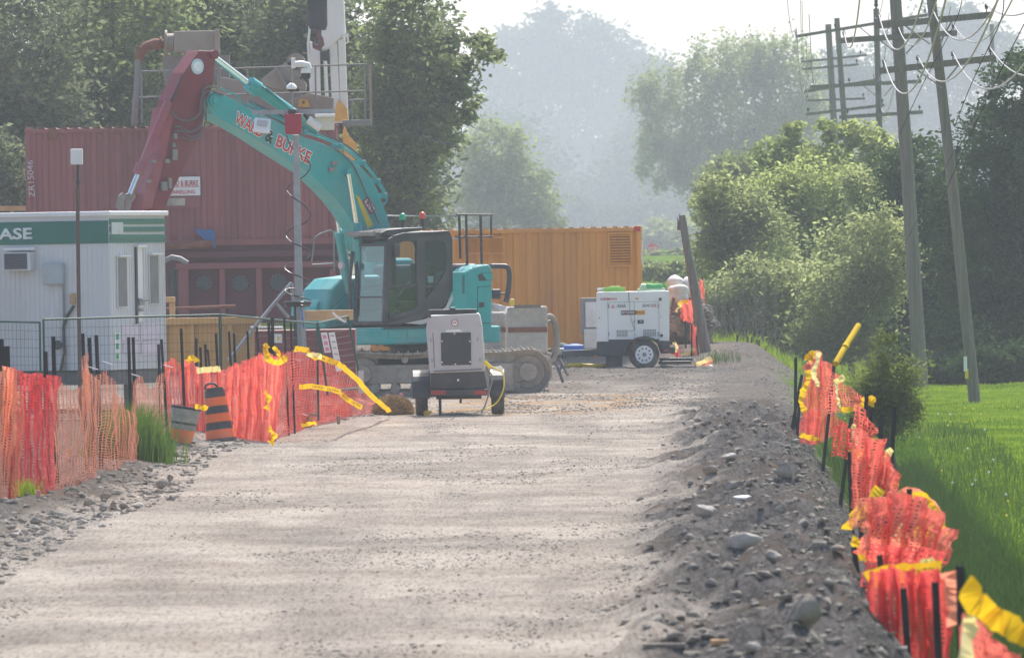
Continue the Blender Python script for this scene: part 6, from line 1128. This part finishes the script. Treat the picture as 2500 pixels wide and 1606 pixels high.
# ------------------------------------------------------------ orange netting
def resample(pts, n):
    pts = np.array(pts, float); dd = np.r_[0, np.cumsum(np.linalg.norm(np.diff(pts, axis=0), axis=1))]; t = np.linspace(0, dd[-1], n); return np.c_[np.interp(t, dd, pts[:, 0]), np.interp(t, dd, pts[:, 1])]
def net(label, base, top, m, d=None, folds=5, amp=.07, cell=.03, seed=1, hole=.62, group='orange snow fence netting', shift=0.0, wob=.06, drape=0):
    r = np.random.default_rng(seed); n = 160; B0 = resample(base, n); T0 = resample(top, n)
    if d is None: bp = np.array([g(x, y, False)[:] for x, y in B0]); ds = bp[:, 1]
    else: ds = np.full(n, float(d)) if not isinstance(d, (tuple, list)) else np.linspace(d[0], d[1], n); bp = np.array([P(x, y, q)[:] for (x, y), q in zip(B0, ds)])
    tp2 = np.array([P(x, y, q + shift)[:] for (x, y), q in zip(T0, ds)])
    width = np.linalg.norm(np.diff((bp + tp2) / 2, axis=0)[:, [0, 2]], axis=1).sum(); nc = max(8, int(width / cell * 1.35)); hgt = np.linalg.norm(tp2 - bp, axis=1).mean(); nr = max(8, int(hgt / cell * 1.1))
    u = np.linspace(0, 1, nc + 1); ui = u * (n - 1); i0 = np.clip(ui.astype(int), 0, n - 2); f = (ui - i0)[:, None]; bb = bp[i0] * (1 - f) + bp[i0 + 1] * f; tt2 = tp2[i0] * (1 - f) + tp2[i0 + 1] * f
    v = np.linspace(0, 1, nr + 1)[:, None, None]; G = bb[None] * (1 - v) + tt2[None] * v; U = np.broadcast_to(u[None], (nr + 1, nc + 1)); V = np.broadcast_to(v[:, :, 0], U.shape)
    ph = r.uniform(0, 6); w1 = U * folds * 6.28 + ph + 1.2 * np.sin(V * 2.5 + ph); env = .5 + .5 * np.abs(np.sin(U * 3.1 * folds * .37 + ph))
    G = G.copy(); G[..., 1] += amp * 1.6 * np.sin(w1) * env + drape * np.sin(np.pi * V) ; G[..., 0] += amp * .5 * np.cos(w1 * 1.0) * env * (.4 + .6 * V) + wob * fbm(U * 6 + seed, V * 3 + seed, 3, seed); G[..., 2] += wob * .8 * fbm(U * 9, V * 5, 3, seed + 5)
    G = G + r.normal(size=G.shape) * cell * .10; k = np.arange((nr + 1) * (nc + 1)).reshape(nr + 1, nc + 1); Gf = G.reshape(-1, 3); q = np.stack([k[:-1, :-1], k[:-1, 1:], k[1:, 1:], k[1:, :-1]], -1).reshape(-1, 4); cen = Gf[q].mean(1, keepdims=True); inner = Gf[q] + (cen - Gf[q]) * (1 - hole); off = len(Gf); idx = off + np.arange(len(q) * 4).reshape(-1, 4)
    F = np.concatenate([np.stack([q[:, a], q[:, (a + 1) % 4], idx[:, (a + 1) % 4], idx[:, a]], -1) for a in range(4)]); b0 = tuple(bp[n // 2])
    o = npmesh('snow_fence', np.concatenate([Gf, inner.reshape(-1, 3)]), F, m, base=b0); tag(o, label, 'safety netting', group); return o
net('orange brown netting fold at the left picture edge', [(-40, 1230), (55, 1218)], [(-40, 905), (0, 905), (28, 888), (40, 960), (55, 990)], neto, folds=3, amp=.12, seed=1, hole=.55)
net('deep red netting panel left of the first dark stake pair', [(20, 1222), (135, 1207)], [(25, 900), (60, 905), (100, 918), (138, 915)], netd, folds=5, amp=.13, seed=2, hole=.45, shift=.15)
net('brownish netting bay with a pointed fold beside the tall stake', [(132, 1207), (232, 1170)], [(135, 975), (150, 930), (165, 950), (188, 962), (205, 930), (212, 862), (222, 905), (235, 940)], neto, folds=4, amp=.11, seed=3, hole=.66)
net('faded netting hanging left of the tall grass', [(228, 1170), (325, 1130)], [(225, 930), (245, 900), (262, 905), (285, 945), (300, 985), (328, 1010)], neto, folds=4, amp=.11, seed=4, hole=.70)
net('pale looped netting behind the tall grass', [(318, 1128), (402, 1100)], [(320, 965), (330, 930), (345, 915), (365, 950), (385, 920), (404, 915)], neto, folds=3, amp=.05, seed=5, hole=.66)
net('flared bright netting behind the tilted bucket', [(405, 1100), (470, 1085)], [(398, 905), (405, 880), (420, 872), (442, 890), (452, 900)], netm, d=(130.5, 131.5), folds=4, amp=.07, seed=6, hole=.6, shift=.1)
net('smooth coral netting sheet just left of the orange drum', [(445, 1078), (565, 1060)], [(444, 905), (455, 880), (475, 885), (490, 905), (545, 905), (565, 895)], netm, d=(131, 132), folds=5, amp=.07, seed=7, hole=.45, shift=.3)
net('bulging ribbed netting right of the orange drum', [(548, 1065), (668, 1082)], [(560, 910), (570, 885), (600, 885), (640, 862), (665, 868), (680, 880)], netm, d=(131.5, 129), folds=6, amp=.16, seed=8, hole=.5)
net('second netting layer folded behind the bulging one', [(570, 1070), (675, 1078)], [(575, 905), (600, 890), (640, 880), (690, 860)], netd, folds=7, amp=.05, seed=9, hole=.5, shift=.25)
net('wide red netting sloping down to the survey stakes', [(662, 1078), (760, 1040), (850, 1020), (952, 1004)], [(665, 885), (700, 856), (720, 850), (770, 862), (820, 885), (870, 925), (910, 965), (955, 1000)], netm, folds=9, amp=.09, seed=10, hole=.60)
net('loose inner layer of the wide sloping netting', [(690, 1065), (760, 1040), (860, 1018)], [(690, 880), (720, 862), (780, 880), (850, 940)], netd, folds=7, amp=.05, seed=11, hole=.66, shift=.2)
RN = 'netting along the right ditch'
def dr_(px): 
    ds = np.linspace(40, 220, 3000); xx = 1250 + xR(ds) * FPX / ds; return float(np.interp(-px, -xx[::1], ds)) if xx[0] > xx[-1] else 100
net('farthest right netting draped from the leaning stake', [(1955, 1080), (2000, 1085), (2042, 1060)], [(1968, 905), (1985, 880), (2001, 853), (2018, 880), (2038, 905), (2050, 925)], netm, d=dr_(1995), folds=4, amp=.12, seed=12, hole=.5, group=RN)
net('thin netting triangle stretched over the grass by the juniper', [(2000, 1020), (2060, 1000), (2120, 990)], [(2010, 880), (2050, 920), (2112, 975)], netm, d=dr_(2010) + 1, folds=3, amp=.04, seed=13, hole=.72, group=RN)
net('hanging netting corner with a yellow lower hem', [(1955, 1075), (1996, 1088)], [(1958, 990), (1975, 1000), (2003, 1005)], netd, d=dr_(1990) - 1, folds=2, amp=.03, seed=14, hole=.55, group=RN)
net('bunched netting behind the thick dark stake', [(2080, 1075), (2135, 1080)], [(2085, 985), (2110, 1000), (2138, 1040)], netm, d=dr_(2070), folds=3, amp=.05, seed=15, hole=.5, group=RN)
net('middle right netting with a pale folded edge', [(2085, 1240), (2135, 1240), (2185, 1230)], [(2086, 1040), (2100, 1060), (2150, 1075), (2175, 1120), (2190, 1180)], netm, d=dr_(2105), folds=4, amp=.13, cell=.024, seed=16, hole=.42, group=RN)
net('pink crumpled netting bundle bulging towards the lawn', [(2090, 1350), (2180, 1370), (2300, 1365)], [(2110, 1225), (2165, 1210), (2230, 1205), (2290, 1250), (2310, 1300)], netm, d=dr_(2170), folds=5, amp=.15, cell=.024, seed=17, hole=.4, drape=-.3, group=RN)
net('nearest red netting hanging in deep vertical folds', [(2130, 1640), (2230, 1660), (2330, 1680)], [(2120, 1400), (2180, 1385), (2260, 1395), (2325, 1390)], netd, d=dr_(2240), folds=6, amp=.12, cell=.024, seed=18, hole=.36, group=RN)
net('netting corner flaring out at the lower right edge', [(2345, 1660), (2440, 1680), (2500, 1690)], [(2358, 1500), (2400, 1520), (2450, 1570), (2480, 1610)], netm, d=dr_(2345) - 1, folds=2, amp=.03, cell=.024, seed=19, hole=.3, group=RN)
net('small orange netting scrap behind the gravel crest', [(1788, 925), (1850, 925)], [(1790, 905), (1800, 893), (1820, 900), (1850, 912)], netm, d=203, folds=3, amp=.05, seed=20, hole=.4, group='netting scraps beyond the crest')
net('pink netting draped on the spoil heap', [(1660, 775), (1692, 795)], [(1660, 745), (1675, 728), (1692, 735)], netm, d=196.5, folds=2, amp=.05, seed=21, hole=.35, group='netting scraps beyond the crest')
net('pink netting strip hanging against the stump foot', [(1685, 878), (1706, 882)], [(1686, 795), (1692, 790), (1698, 800)], netm, d=195.2, folds=2, amp=.04, seed=22, hole=.35, group='netting scraps beyond the crest')
net('pink netting glimpsed among the twigs right of the stump', [(1708, 770), (1722, 765)], [(1705, 690), (1712, 680), (1718, 700)], netm, d=205, folds=2, amp=.04, seed=23, hole=.35, group='netting scraps beyond the crest')
net('netting heap with a yellow tape beside the crest branch', [(1692, 900), (1740, 902)], [(1700, 885), (1720, 876), (1738, 874)], neto, d=190.5, folds=2, amp=.05, seed=24, hole=.4, group='netting scraps beyond the crest')
net('narrow netting strip between the heap and the generator', [(1640, 868), (1662, 872)], [(1648, 850), (1655, 840), (1660, 852)], netd, d=193, folds=2, amp=.04, seed=25, hole=.4, group='netting scraps beyond the crest')

net('low torn netting joining the two farthest right nets', [(2030, 1110), (2060, 1120), (2090, 1115)], [(2035, 1010), (2060, 1030), (2092, 1050)], netd, d=dr_(2055), folds=3, amp=.08, seed=26, hole=.62, group=RN)
net('narrow netting twist above the pink bundle', [(2085, 1290), (2120, 1290), (2165, 1260)], [(2090, 1225), (2130, 1215), (2190, 1190)], neto, d=dr_(2130), folds=3, amp=.09, seed=27, hole=.5, group=RN)
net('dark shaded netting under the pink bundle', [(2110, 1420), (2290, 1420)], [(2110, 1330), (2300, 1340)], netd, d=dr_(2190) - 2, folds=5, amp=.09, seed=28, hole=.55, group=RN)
net('torn brownish netting left of the nearest netting', [(2085, 1650), (2140, 1650)], [(2098, 1430), (2135, 1400)], neto, d=dr_(2200), folds=2, amp=.09, seed=29, hole=.66, group=RN)
# ------------------------------------------------------------ stakes
SG = 'black fence stakes along the left netting'
def dleft(px):
    xs = [-20, 135, 240, 320, 400, 480, 560, 665, 760, 850, 955]; ys = [1222, 1207, 1165, 1130, 1100, 1072, 1066, 1078, 1040, 1020, 1003]; return z0(px, np.interp(px, xs, ys)).y
def stake(label, top, base_px, d, w_=.045, group=SG, m=None, dt=0):
    b = gp(base_px, d); b.z = gz(b.x, b.y); t = P(*top, d + dt); ax = (t - b).normalized(); X = Vector((1, 0, 0)); X = (X - ax * X.dot(ax)).normalized(); Y = ax.cross(X); mb = MB(); L_ = (t - b).length + .2; c = t - ax * L_ / 2
    mb.box(c, (w_, .008, L_), X, Y, ax); mb.box(c - Y * .018, (.008, .03, L_), X, Y, ax); n = int(L_ / .09)
    for k in range(1, n): mb.box(t - ax * k * .09 + Y * .006 * (1 if Y.y < 0 else -1), (.012, .01, .02), X, Y, ax)
    o = mb.build('fence_stake', m or stakem, base=b); tag(o, label, 'stake', group); return o
LS = [(3, 828, 6, .06), (16, 845, 18, .075), (111, 858, 112, .05), (130, 821, 132, .05), (202, 814, 206, .045), (218, 824, 224, .05), (235, 818, 240, .05), (314, 823, 315, .045), (325, 823, 327, .045), (387, 840, 388, .042), (394, 828, 404, .042), (442, 802, 447, .045), (479, 826, 476, .04), (489, 848, 492, .04), (501, 840, 504, .04), (507, 853, 522, .03), (527, 814, 534, .042), (559, 809, 566, .038), (571, 814, 576, .035), (604, 808, 608, .035), (627, 798, 634, .035), (656, 788, 664, .045), (665, 775, 663, .05), (694, 777, 699, .032), (710, 788, 714, .032)]
for k, (x, y, bx, w_) in enumerate(LS): stake('black perforated stake, %s from the left among those standing out of the left netting' % ordn[k], (x, y), bx, dleft(bx) + rnd.uniform(.1, .9), w_)
RS = [(1943, 871, 1936, 128), (1958, 915, 1922, 125), (1955, 944, 1938, 124), (2037, 886, 2000, 114), (2116, 961, 2088, 96), (2079, 1019, 2041, 100), (2125, 997, 2112, 97), (2152, 1010, 2128, 93), (2185, 992, 2152, 90), (2074, 1102, 2072, 86), (2155, 1127, 2158, 82), (2220, 1193, 2216, 72), (2084, 1334, 2086, 70), (2147, 1354, 2150, 64), (2344, 1380, 2336, 49), (2283, 1420, 2283, 53), (2205, 1435, 2205, 58), (2138, 1080, 2136, 85), (2096, 1140, 2094, 83)]
for k, (x, y, bx, d) in enumerate(sorted(RS, key=lambda q: -q[3])): stake('black stake, %s counting from the far end of the right ditch netting' % ordn[k], (x, y), bx, d, .045 if k != 18 else .05, 'black fence stakes along the right ditch')
CS = [(1773, 890, 1776, 205), (1797, 895, 1797, 203), (1821, 898, 1822, 203), (1833, 878, 1832, 203), (1838, 872, 1840, 204), (1847, 870, 1846, 204), (1851, 885, 1850, 203), (1863, 878, 1864, 204), (1905, 888, 1890, 205), (1671, 730, 1672, 197), (1689, 790, 1686, 195), (1650, 810, 1652, 193), (1700, 820, 1702, 195)]
for k, (x, y, bx, d) in enumerate(sorted(CS)): stake('dark stake beyond the gravel crest, %s from the generator' % ordn[k], (x, y), bx, d, .04, 'black stakes beyond the crest')
p = g(2000, 1060, False); t = thing('marker_tube', 'leaning yellow plastic guy marker tube above the ditch', 'marker tube', P(2040, 888, 113)); mb = MB(); mb.tube([P(2040, 888, 113), P(2064, 846, 113.4), P(2096, 795, 114)], .042, 12); mb.build('tube', mat('tube_yellow', (.50, .33, .005), .8, spec=.1), t, smooth=True); mb = MB(); mb.tube([P(2030, 910, 113), P(2096, 795, 114), P(2140, 720, 116), P(2260, 500, 135), P(2420, 200, 160)], .004, 5); mb.build('guy_cable', mat('cable_matte', (.03, .03, .03), .95, spec=0), t); mb = MB(); mb.tube([P(2062, 849, 113.35), P(2066, 843, 113.45)], .047, 12); mb.build('collar', mat('tube_yellow', (.50, .33, .005), .8, spec=.1), t)
pinkm = mat('stake_pink', (.62, .22, .27), .7)
for (x, y, bx, by, lb) in ((943, 965, 953, 1002, 'pink topped survey stake left of the light tower trailer'), (976, 962, 983, 996, 'fainter pink survey stake nearest the trailer wheel'), (94, 1199, 94, 1228, 'short pink survey stub at the foot of the left netting'), (827, 1018, 826, 1035, 'low brown survey stub on the road edge')):
    q = g(bx, by, False); mb = MB(); mb.box(P((x + bx) / 2, (y + by) / 2, q.y), (.055 if x > 200 else .05, .03, (by - y + 6) / SP(q.y)), Vector((1, 0, 0)), Vector((0, 1, 0)), UP); o = mb.build('survey_stake', pinkm if x != 827 else wood, base=q, bevel=.006); tag(o, lb, 'survey stake', 'survey stakes by the road')

# ------------------------------------------------------------ caution tape
def tape(label, pts, d, w_=.075, m=None, words=True, dd=None, twist=0):
    P3 = []; n = len(pts); ds = [d + (dd[i] if dd else 0) for i in range(n)]
    rt = random.Random(len(label) * 7 + int(pts[0][0])); P3 = [p + Vector((rt.gauss(0, .006), rt.gauss(0, .012), rt.gauss(0, .006))) for p in spl([P(x, y, q) for (x, y), q in zip(pts, ds)], 5)]; mb = MB(); r0, r1 = [], []
    for i, p in enumerate(P3):
        t = (P3[min(i + 1, len(P3) - 1)] - P3[max(i - 1, 0)]).normalized(); n_ = Vector((0, -1, 0)); q = t.cross(n_).normalized(); a = (twist or (0 if words else .9)) * math.sin(i / len(P3) * 6.28 * 1.1 + len(label)); q = (q * math.cos(a) + n_ * math.sin(a)); r0.append(p + q * w_ / 2); r1.append(p - q * w_ / 2)
    mb.grid([r0, r1]); root = thing('caution_tape', label, 'caution tape', P3[0], 'yellow caution tape'); mb.build('ribbon', m or yel, root)
    if words:
        for i in range(0, len(P3) - 5, 5):
            a, b = P3[i], P3[i + 5]
            if (b - a).length < .18: continue
            if b.x < a.x: a, b = b, a
            X = (b - a).normalized(); U_ = Vector((0, -1, 0)).cross(X); U_ = -U_ if U_.z < 0 else U_; k = max(1, int((b - a).length / .45))
            for q in range(k):
                p1 = a.lerp(b, (q + .1) / k) - U_ * w_ * .2 - Vector((0, .035, 0)); p2 = a.lerp(b, (q + .85) / k) - U_ * w_ * .2 - Vector((0, .035, 0)); text('CAUTION', p1, p2, FACE, w_ * .42, ink, root, 'tape_lettering', off=0, ext=.001, yup=U_)
    return root
tape('long yellow tape sliding down the edge of the wide netting', [(766, 870), (800, 878), (838, 896), (870, 925), (905, 965), (930, 985), (952, 1005)], 131, .085, dd=[0, 0, 0, 4, 8, 12, 15])
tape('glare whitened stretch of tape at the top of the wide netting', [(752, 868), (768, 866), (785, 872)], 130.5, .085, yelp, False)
tape('yellow tape sagging across the middle of the wide netting', [(733, 944), (760, 943), (795, 948), (832, 958)], 128, .075)
tape('short yellow tape hanging on the lower netting bay', [(832, 962), (855, 980), (885, 996)], 132, .075)
tape('yellow tape bundle lying at the netting foot', [(738, 1040), (752, 1035), (773, 1031)], 128, .07, words=False)
tape('looped yellow tape tied round the thick stake', [(647, 848), (652, 870), (668, 885), (690, 880), (700, 870)], 126, .10, words=False, twist=.7)
tape('yellow tape flap left of the thick stake', [(650, 862), (645, 850), (650, 842), (656, 850)], 126, .06, words=False)
tape('yellow tape corner right of the thick stake', [(668, 850), (678, 858), (683, 872)], 126.2, .07, words=False)
tape('yellow tape knot above the wide netting', [(718, 852), (735, 852), (756, 856)], 128, .08)
tape('yellow tape knotted on the flared netting', [(458, 882), (468, 874), (482, 882)], 122, .09, words=False)
tape('dull yellow tape hung behind the orange drum', [(482, 905), (510, 902), (538, 900)], 126, .085, m=yelp)
tape('yellow tape between the bucket and the drum', [(478, 993), (495, 995), (508, 998)], 118, .085, words=False)
tape('yellow tape tangle on the bulging netting', [(646, 955), (656, 972), (650, 1000)], 124, .11, words=False, twist=1.4)
tape('yellow tape end lying below the bulging netting', [(658, 1045), (668, 1062), (662, 1082)], 121.5, .12, words=False, twist=1.3)
tape('yellow tape border down the farthest right netting', [(1975, 905), (1972, 930), (1963, 955), (1955, 985), (1968, 1003)], 111, .085, words=False)
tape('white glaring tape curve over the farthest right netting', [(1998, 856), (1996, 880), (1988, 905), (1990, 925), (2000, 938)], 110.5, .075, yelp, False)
tape('orange yellow hem of the hanging netting corner', [(1955, 1060), (1978, 1068), (1998, 1074)], 112, .085, words=False)
tape('curled yellow tape roll at the top of the leaning stake', [(1974, 880), (1978, 868), (1990, 868)], 113, .12, words=False)
tape('orange tape knot left of the farthest right netting', [(1965, 898), (1978, 890), (1962, 905)], 112, .1, neto, False)
tape('white tape patch on the farthest right netting', [(2035, 935), (2048, 928), (2060, 918)], 110, .09, yelp, False)
tape('pale tape edge running down beside the juniper', [(2042, 940), (2045, 970), (2052, 995)], 109.5, .04, yelp, False)
tape('yellow tape swag between the two right nets', [(2052, 1000), (2085, 996), (2110, 985), (2132, 978)], 103, .07, words=False)
tape('yellow tape wrapped round the thick dark stake', [(2108, 985), (2122, 975), (2132, 985)], 99, .12, words=False)
tape('pale edge fold of the middle right netting', [(2084, 1035), (2088, 1060), (2098, 1090)], 88, .06, yelp, False)
tape('yellow tape band at the left of the middle right netting', [(2068, 1110), (2085, 1108), (2105, 1105)], 87, .11, words=False)
tape('orange tape crossing the middle right netting', [(2105, 1100), (2125, 1092), (2138, 1088)], 87, .06, neto, False)
tape('pale yellow tape slanting over the middle right netting', [(2130, 1138), (2150, 1122), (2175, 1098)], 86, .09, yelp, False)
tape('small tape flap right of the middle right netting', [(2150, 1165), (2170, 1182), (2192, 1185)], 85, .06, words=False)
tape('yellow tape arching left over the pink netting bundle', [(2150, 1190), (2120, 1230), (2085, 1265), (2068, 1290)], 78, .12, words=False)
tape('orange tape rim round the pink netting bundle', [(2165, 1235), (2200, 1210), (2240, 1205), (2275, 1240), (2300, 1290)], 76, .12, neto, False)
tape('bright yellow tape rim right of the pink bundle', [(2215, 1212), (2250, 1208), (2285, 1245), (2305, 1295)], 75.6, .06, words=False)
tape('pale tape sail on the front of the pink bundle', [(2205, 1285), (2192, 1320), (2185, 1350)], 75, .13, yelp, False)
tape('lettered yellow tape across the pink bundle', [(2212, 1300), (2255, 1298), (2305, 1292)], 75.2, .10)
tape('yellow tape under the left of the pink bundle', [(2088, 1310), (2090, 1330), (2100, 1345)], 75.5, .09, words=False)
tape('lettered yellow tape stub at the left stake', [(2090, 1357), (2115, 1356), (2140, 1358)], 71, .085)
tape('wide yellow tape tied straight across the nearest netting', [(2118, 1415), (2170, 1402), (2220, 1398), (2298, 1392)], 60, .135)
tape('pale tape peak above the wide yellow tape', [(2245, 1395), (2262, 1380), (2282, 1372)], 60.5, .10, yelp, False)
tape('dull tape hanging down beside the nearest stake', [(2318, 1395), (2325, 1440), (2330, 1520)], 52, .11, neto, False)
tape('large yellow tape sweeping to the lower right corner', [(2355, 1425), (2385, 1470), (2425, 1505), (2470, 1530), (2520, 1560)], 46, .13, m=yel, twist=.5)
tape('white tape sail at the lower right edge', [(2372, 1500), (2362, 1560), (2355, 1640)], 46, .09, yelp, False)
tape('yellow tape on the netting beside the spoil heap', [(1655, 745), (1668, 735), (1680, 740)], 196.2, .08, words=False)
tape('pale tape glinting on the spoil heap netting', [(1650, 760), (1660, 748), (1668, 738)], 196.3, .07, yelp, False)
tape('yellow tape over the netting heap on the crest', [(1700, 892), (1718, 882), (1736, 873)], 190.2, .12, yelp, False)
tape('yellow tape strip at the spoil heap foot', [(1645, 835), (1652, 845), (1650, 860)], 192.8, .08, yelp, False)
tape('pale tape lying across the spoil heap netting', [(1665, 870), (1682, 862), (1695, 850)], 195, .10, yelp, False)
tape('yellow tape knot on the netting scrap beyond the crest', [(1795, 905), (1800, 895), (1812, 900)], 202.8, .08, words=False)
tape('yellow tape tag on a stake beyond the crest', [(1828, 902), (1832, 900), (1838, 905)], 202.8, .08, words=False)
# white cable ties
r9 = random.Random(4)
for k, (x, y) in enumerate(((262, 840 + 45), (330, 915), (36, 930), (150, 985), (485, 897), (545, 912), (585, 910), (722, 877), (740, 1010), (632, 1040), (655, 1010), (228, 898), (410, 893))):
    d = dleft(x) - .35; mb = MB(); a = P(x - 12, y - 3, d); b = P(x + 12, y + 4, d); mb.tube([a, b], .006, 4); o = mb.build('cable_tie', white, base=a); tag(o, 'white cable tie, %s from the left on the left netting' % ordn[sorted([262, 330, 36, 150, 485, 545, 585, 722, 740, 632, 655, 228, 410]).index(x)], 'cable tie', 'cable ties on the left netting')

# ------------------------------------------------------------ drum, bucket, straw bale
q = g(537, 1064); q.y = 129.0; s = SP(q.y); dr0 = Vector((P(539, 1060, q.y).x, q.y, gz(P(539, 1060, q.y).x, q.y))); hh = (1064 - 932) / s
dm_ = thing('traffic_drum', 'orange and black striped construction drum with a handle', 'traffic drum', dr0); ax = (Vector((-.11, .05, 1))).normalized()
def ring(mb, z0_, z1_, r0_, r1_): mb.lathe(dr0, [(r0_, z0_ * hh), (r1_, z1_ * hh)], 28, ax)
R0, R1 = 36 / s, 24 / s
def rr(z): return R0 + (R1 - R0) * z
bands = [(0, .05, drumk, .03), (.05, .22, drumo, 0), (.22, .36, drumk, 0), (.36, .52, drumo, 0), (.52, .66, drumk, 0), (.66, .82, drumo, 0), (.82, .96, drumk, 0), (.96, 1.0, drumk, -.02)]
for k, (a, b, m_, e) in enumerate(bands):
    mb = MB(); step = .006 * (k % 2); mb.lathe(dr0, [(rr(a) + e + step, a * hh), (rr(b) + e + step, b * hh)], 30, ax); mb.build('rubber_base' if k == 0 else ('band' if k < 7 else 'top_cap'), m_, dm_, smooth=True)
mb = MB(); c = dr0 + ax * hh * .97; mb.tube(spl([c + Vector((-.14, 0, 0)), c + Vector((-.12, 0, .07)), c + Vector((-.02, 0, .09)), c + Vector((.05, 0, .04))]), .018, 8); mb.build('handle', drumk, dm_, smooth='all')
q = g(448, 1078); q.y = 126.0; b0 = P(441, 1078, q.y); b0.z = gz(b0.x, b0.y) - .02; s = SP(q.y); H_ = 92 / s; ax2 = Vector((.17, .02, 1)).normalized()
bk = thing('upturned_drum', 'dirty white and orange upturned drum leaning by the netting', 'traffic drum', b0); bp_ = [(0, .035, .255, .26, drumk), (.035, .38, .262, .315, drumo), (.38, .52, .315, .335, mat('drum_white', (.27, .27, .25), .6, var=.35, scale=6, dirt=(.08, .08, .08), dirta=.7)), (.52, .58, .34, .345, drumk), (.58, .93, .338, .38, mat('drum_white', (.5, .5, .47), .6)), (.93, 1.0, .40, .38, stakem)]
for a, b, r_a, r_b, m_ in bp_: mb = MB(); k = .62 * H_ / .6; mb.lathe(b0, [(r_a * k, a * H_), (r_b * k, b * H_)], 28, ax2); mb.build('band' if b < 1 else 'rim', m_, bk, smooth=True)
q = g(955, 985); c = gp(955, 150); V0 = np.random.default_rng(8); n = 9000; a = V0.normal(size=(n, 3)); a /= np.linalg.norm(a, axis=1)[:, None]; a[:, 2] = np.abs(a[:, 2]); cen = a * np.array([.36, .4, .30]) * V0.uniform(.85, 1.0, (n, 1)) + np.array(c) + np.array([0, 0, .03])
dirn = V0.normal(size=(n, 3)); dirn /= np.linalg.norm(dirn, axis=1)[:, None]; per = np.cross(dirn, V0.normal(size=(n, 3))); per /= np.linalg.norm(per, axis=1)[:, None]; l = .05; wv = .0035
V = np.stack([cen - dirn * l - per * wv, cen + dirn * l - per * wv, cen + dirn * l + per * wv, cen - dirn * l + per * wv], 1).reshape(-1, 3)
sb = thing('straw_bale', 'small round heap of straw left of the light tower trailer', 'straw', c); o = npmesh('loose_straw', V - np.array(c), np.arange(4 * n).reshape(n, 4), mat('straw', (.42, .29, .14), .9, var=.4, scale=9)); o.parent = sb
o = blob((c.x, c.y, c.z + .02), (.70, .78, .60), 9, .05, mat('straw_core', (.22, .15, .08), .95), 'core', 0, rough=.02, flat=.05); o.parent = sb; o.location = (0, 0, .02)
#PART3
# ------------------------------------------------------------ the hazy air
def haze():
    mb = MB(); mb.b2((-260, -12, -1.8), (260, 2700, 95)); m = bpy.data.materials.new('haze'); m.use_nodes = True; n = m.node_tree
    for k in list(n.nodes):
        if k.type == 'BSDF_PRINCIPLED': n.nodes.remove(k)
    out = [k for k in n.nodes if k.type == 'OUTPUT_MATERIAL'][0]; v = n.nodes.new('ShaderNodeVolumePrincipled')
    v.inputs['Color'].default_value = (.82, .92, 1.0, 1); v.inputs['Density'].default_value = HAZE_DENSITY; v.inputs['Anisotropy'].default_value = .3
    n.links.new(v.outputs[0], out.inputs['Volume']); o = mb.build('haze', m, base=(0, 500, 0)); o['kind'] = 'stuff'; o['label'] = 'thin pale haze filling the valley'
haze()
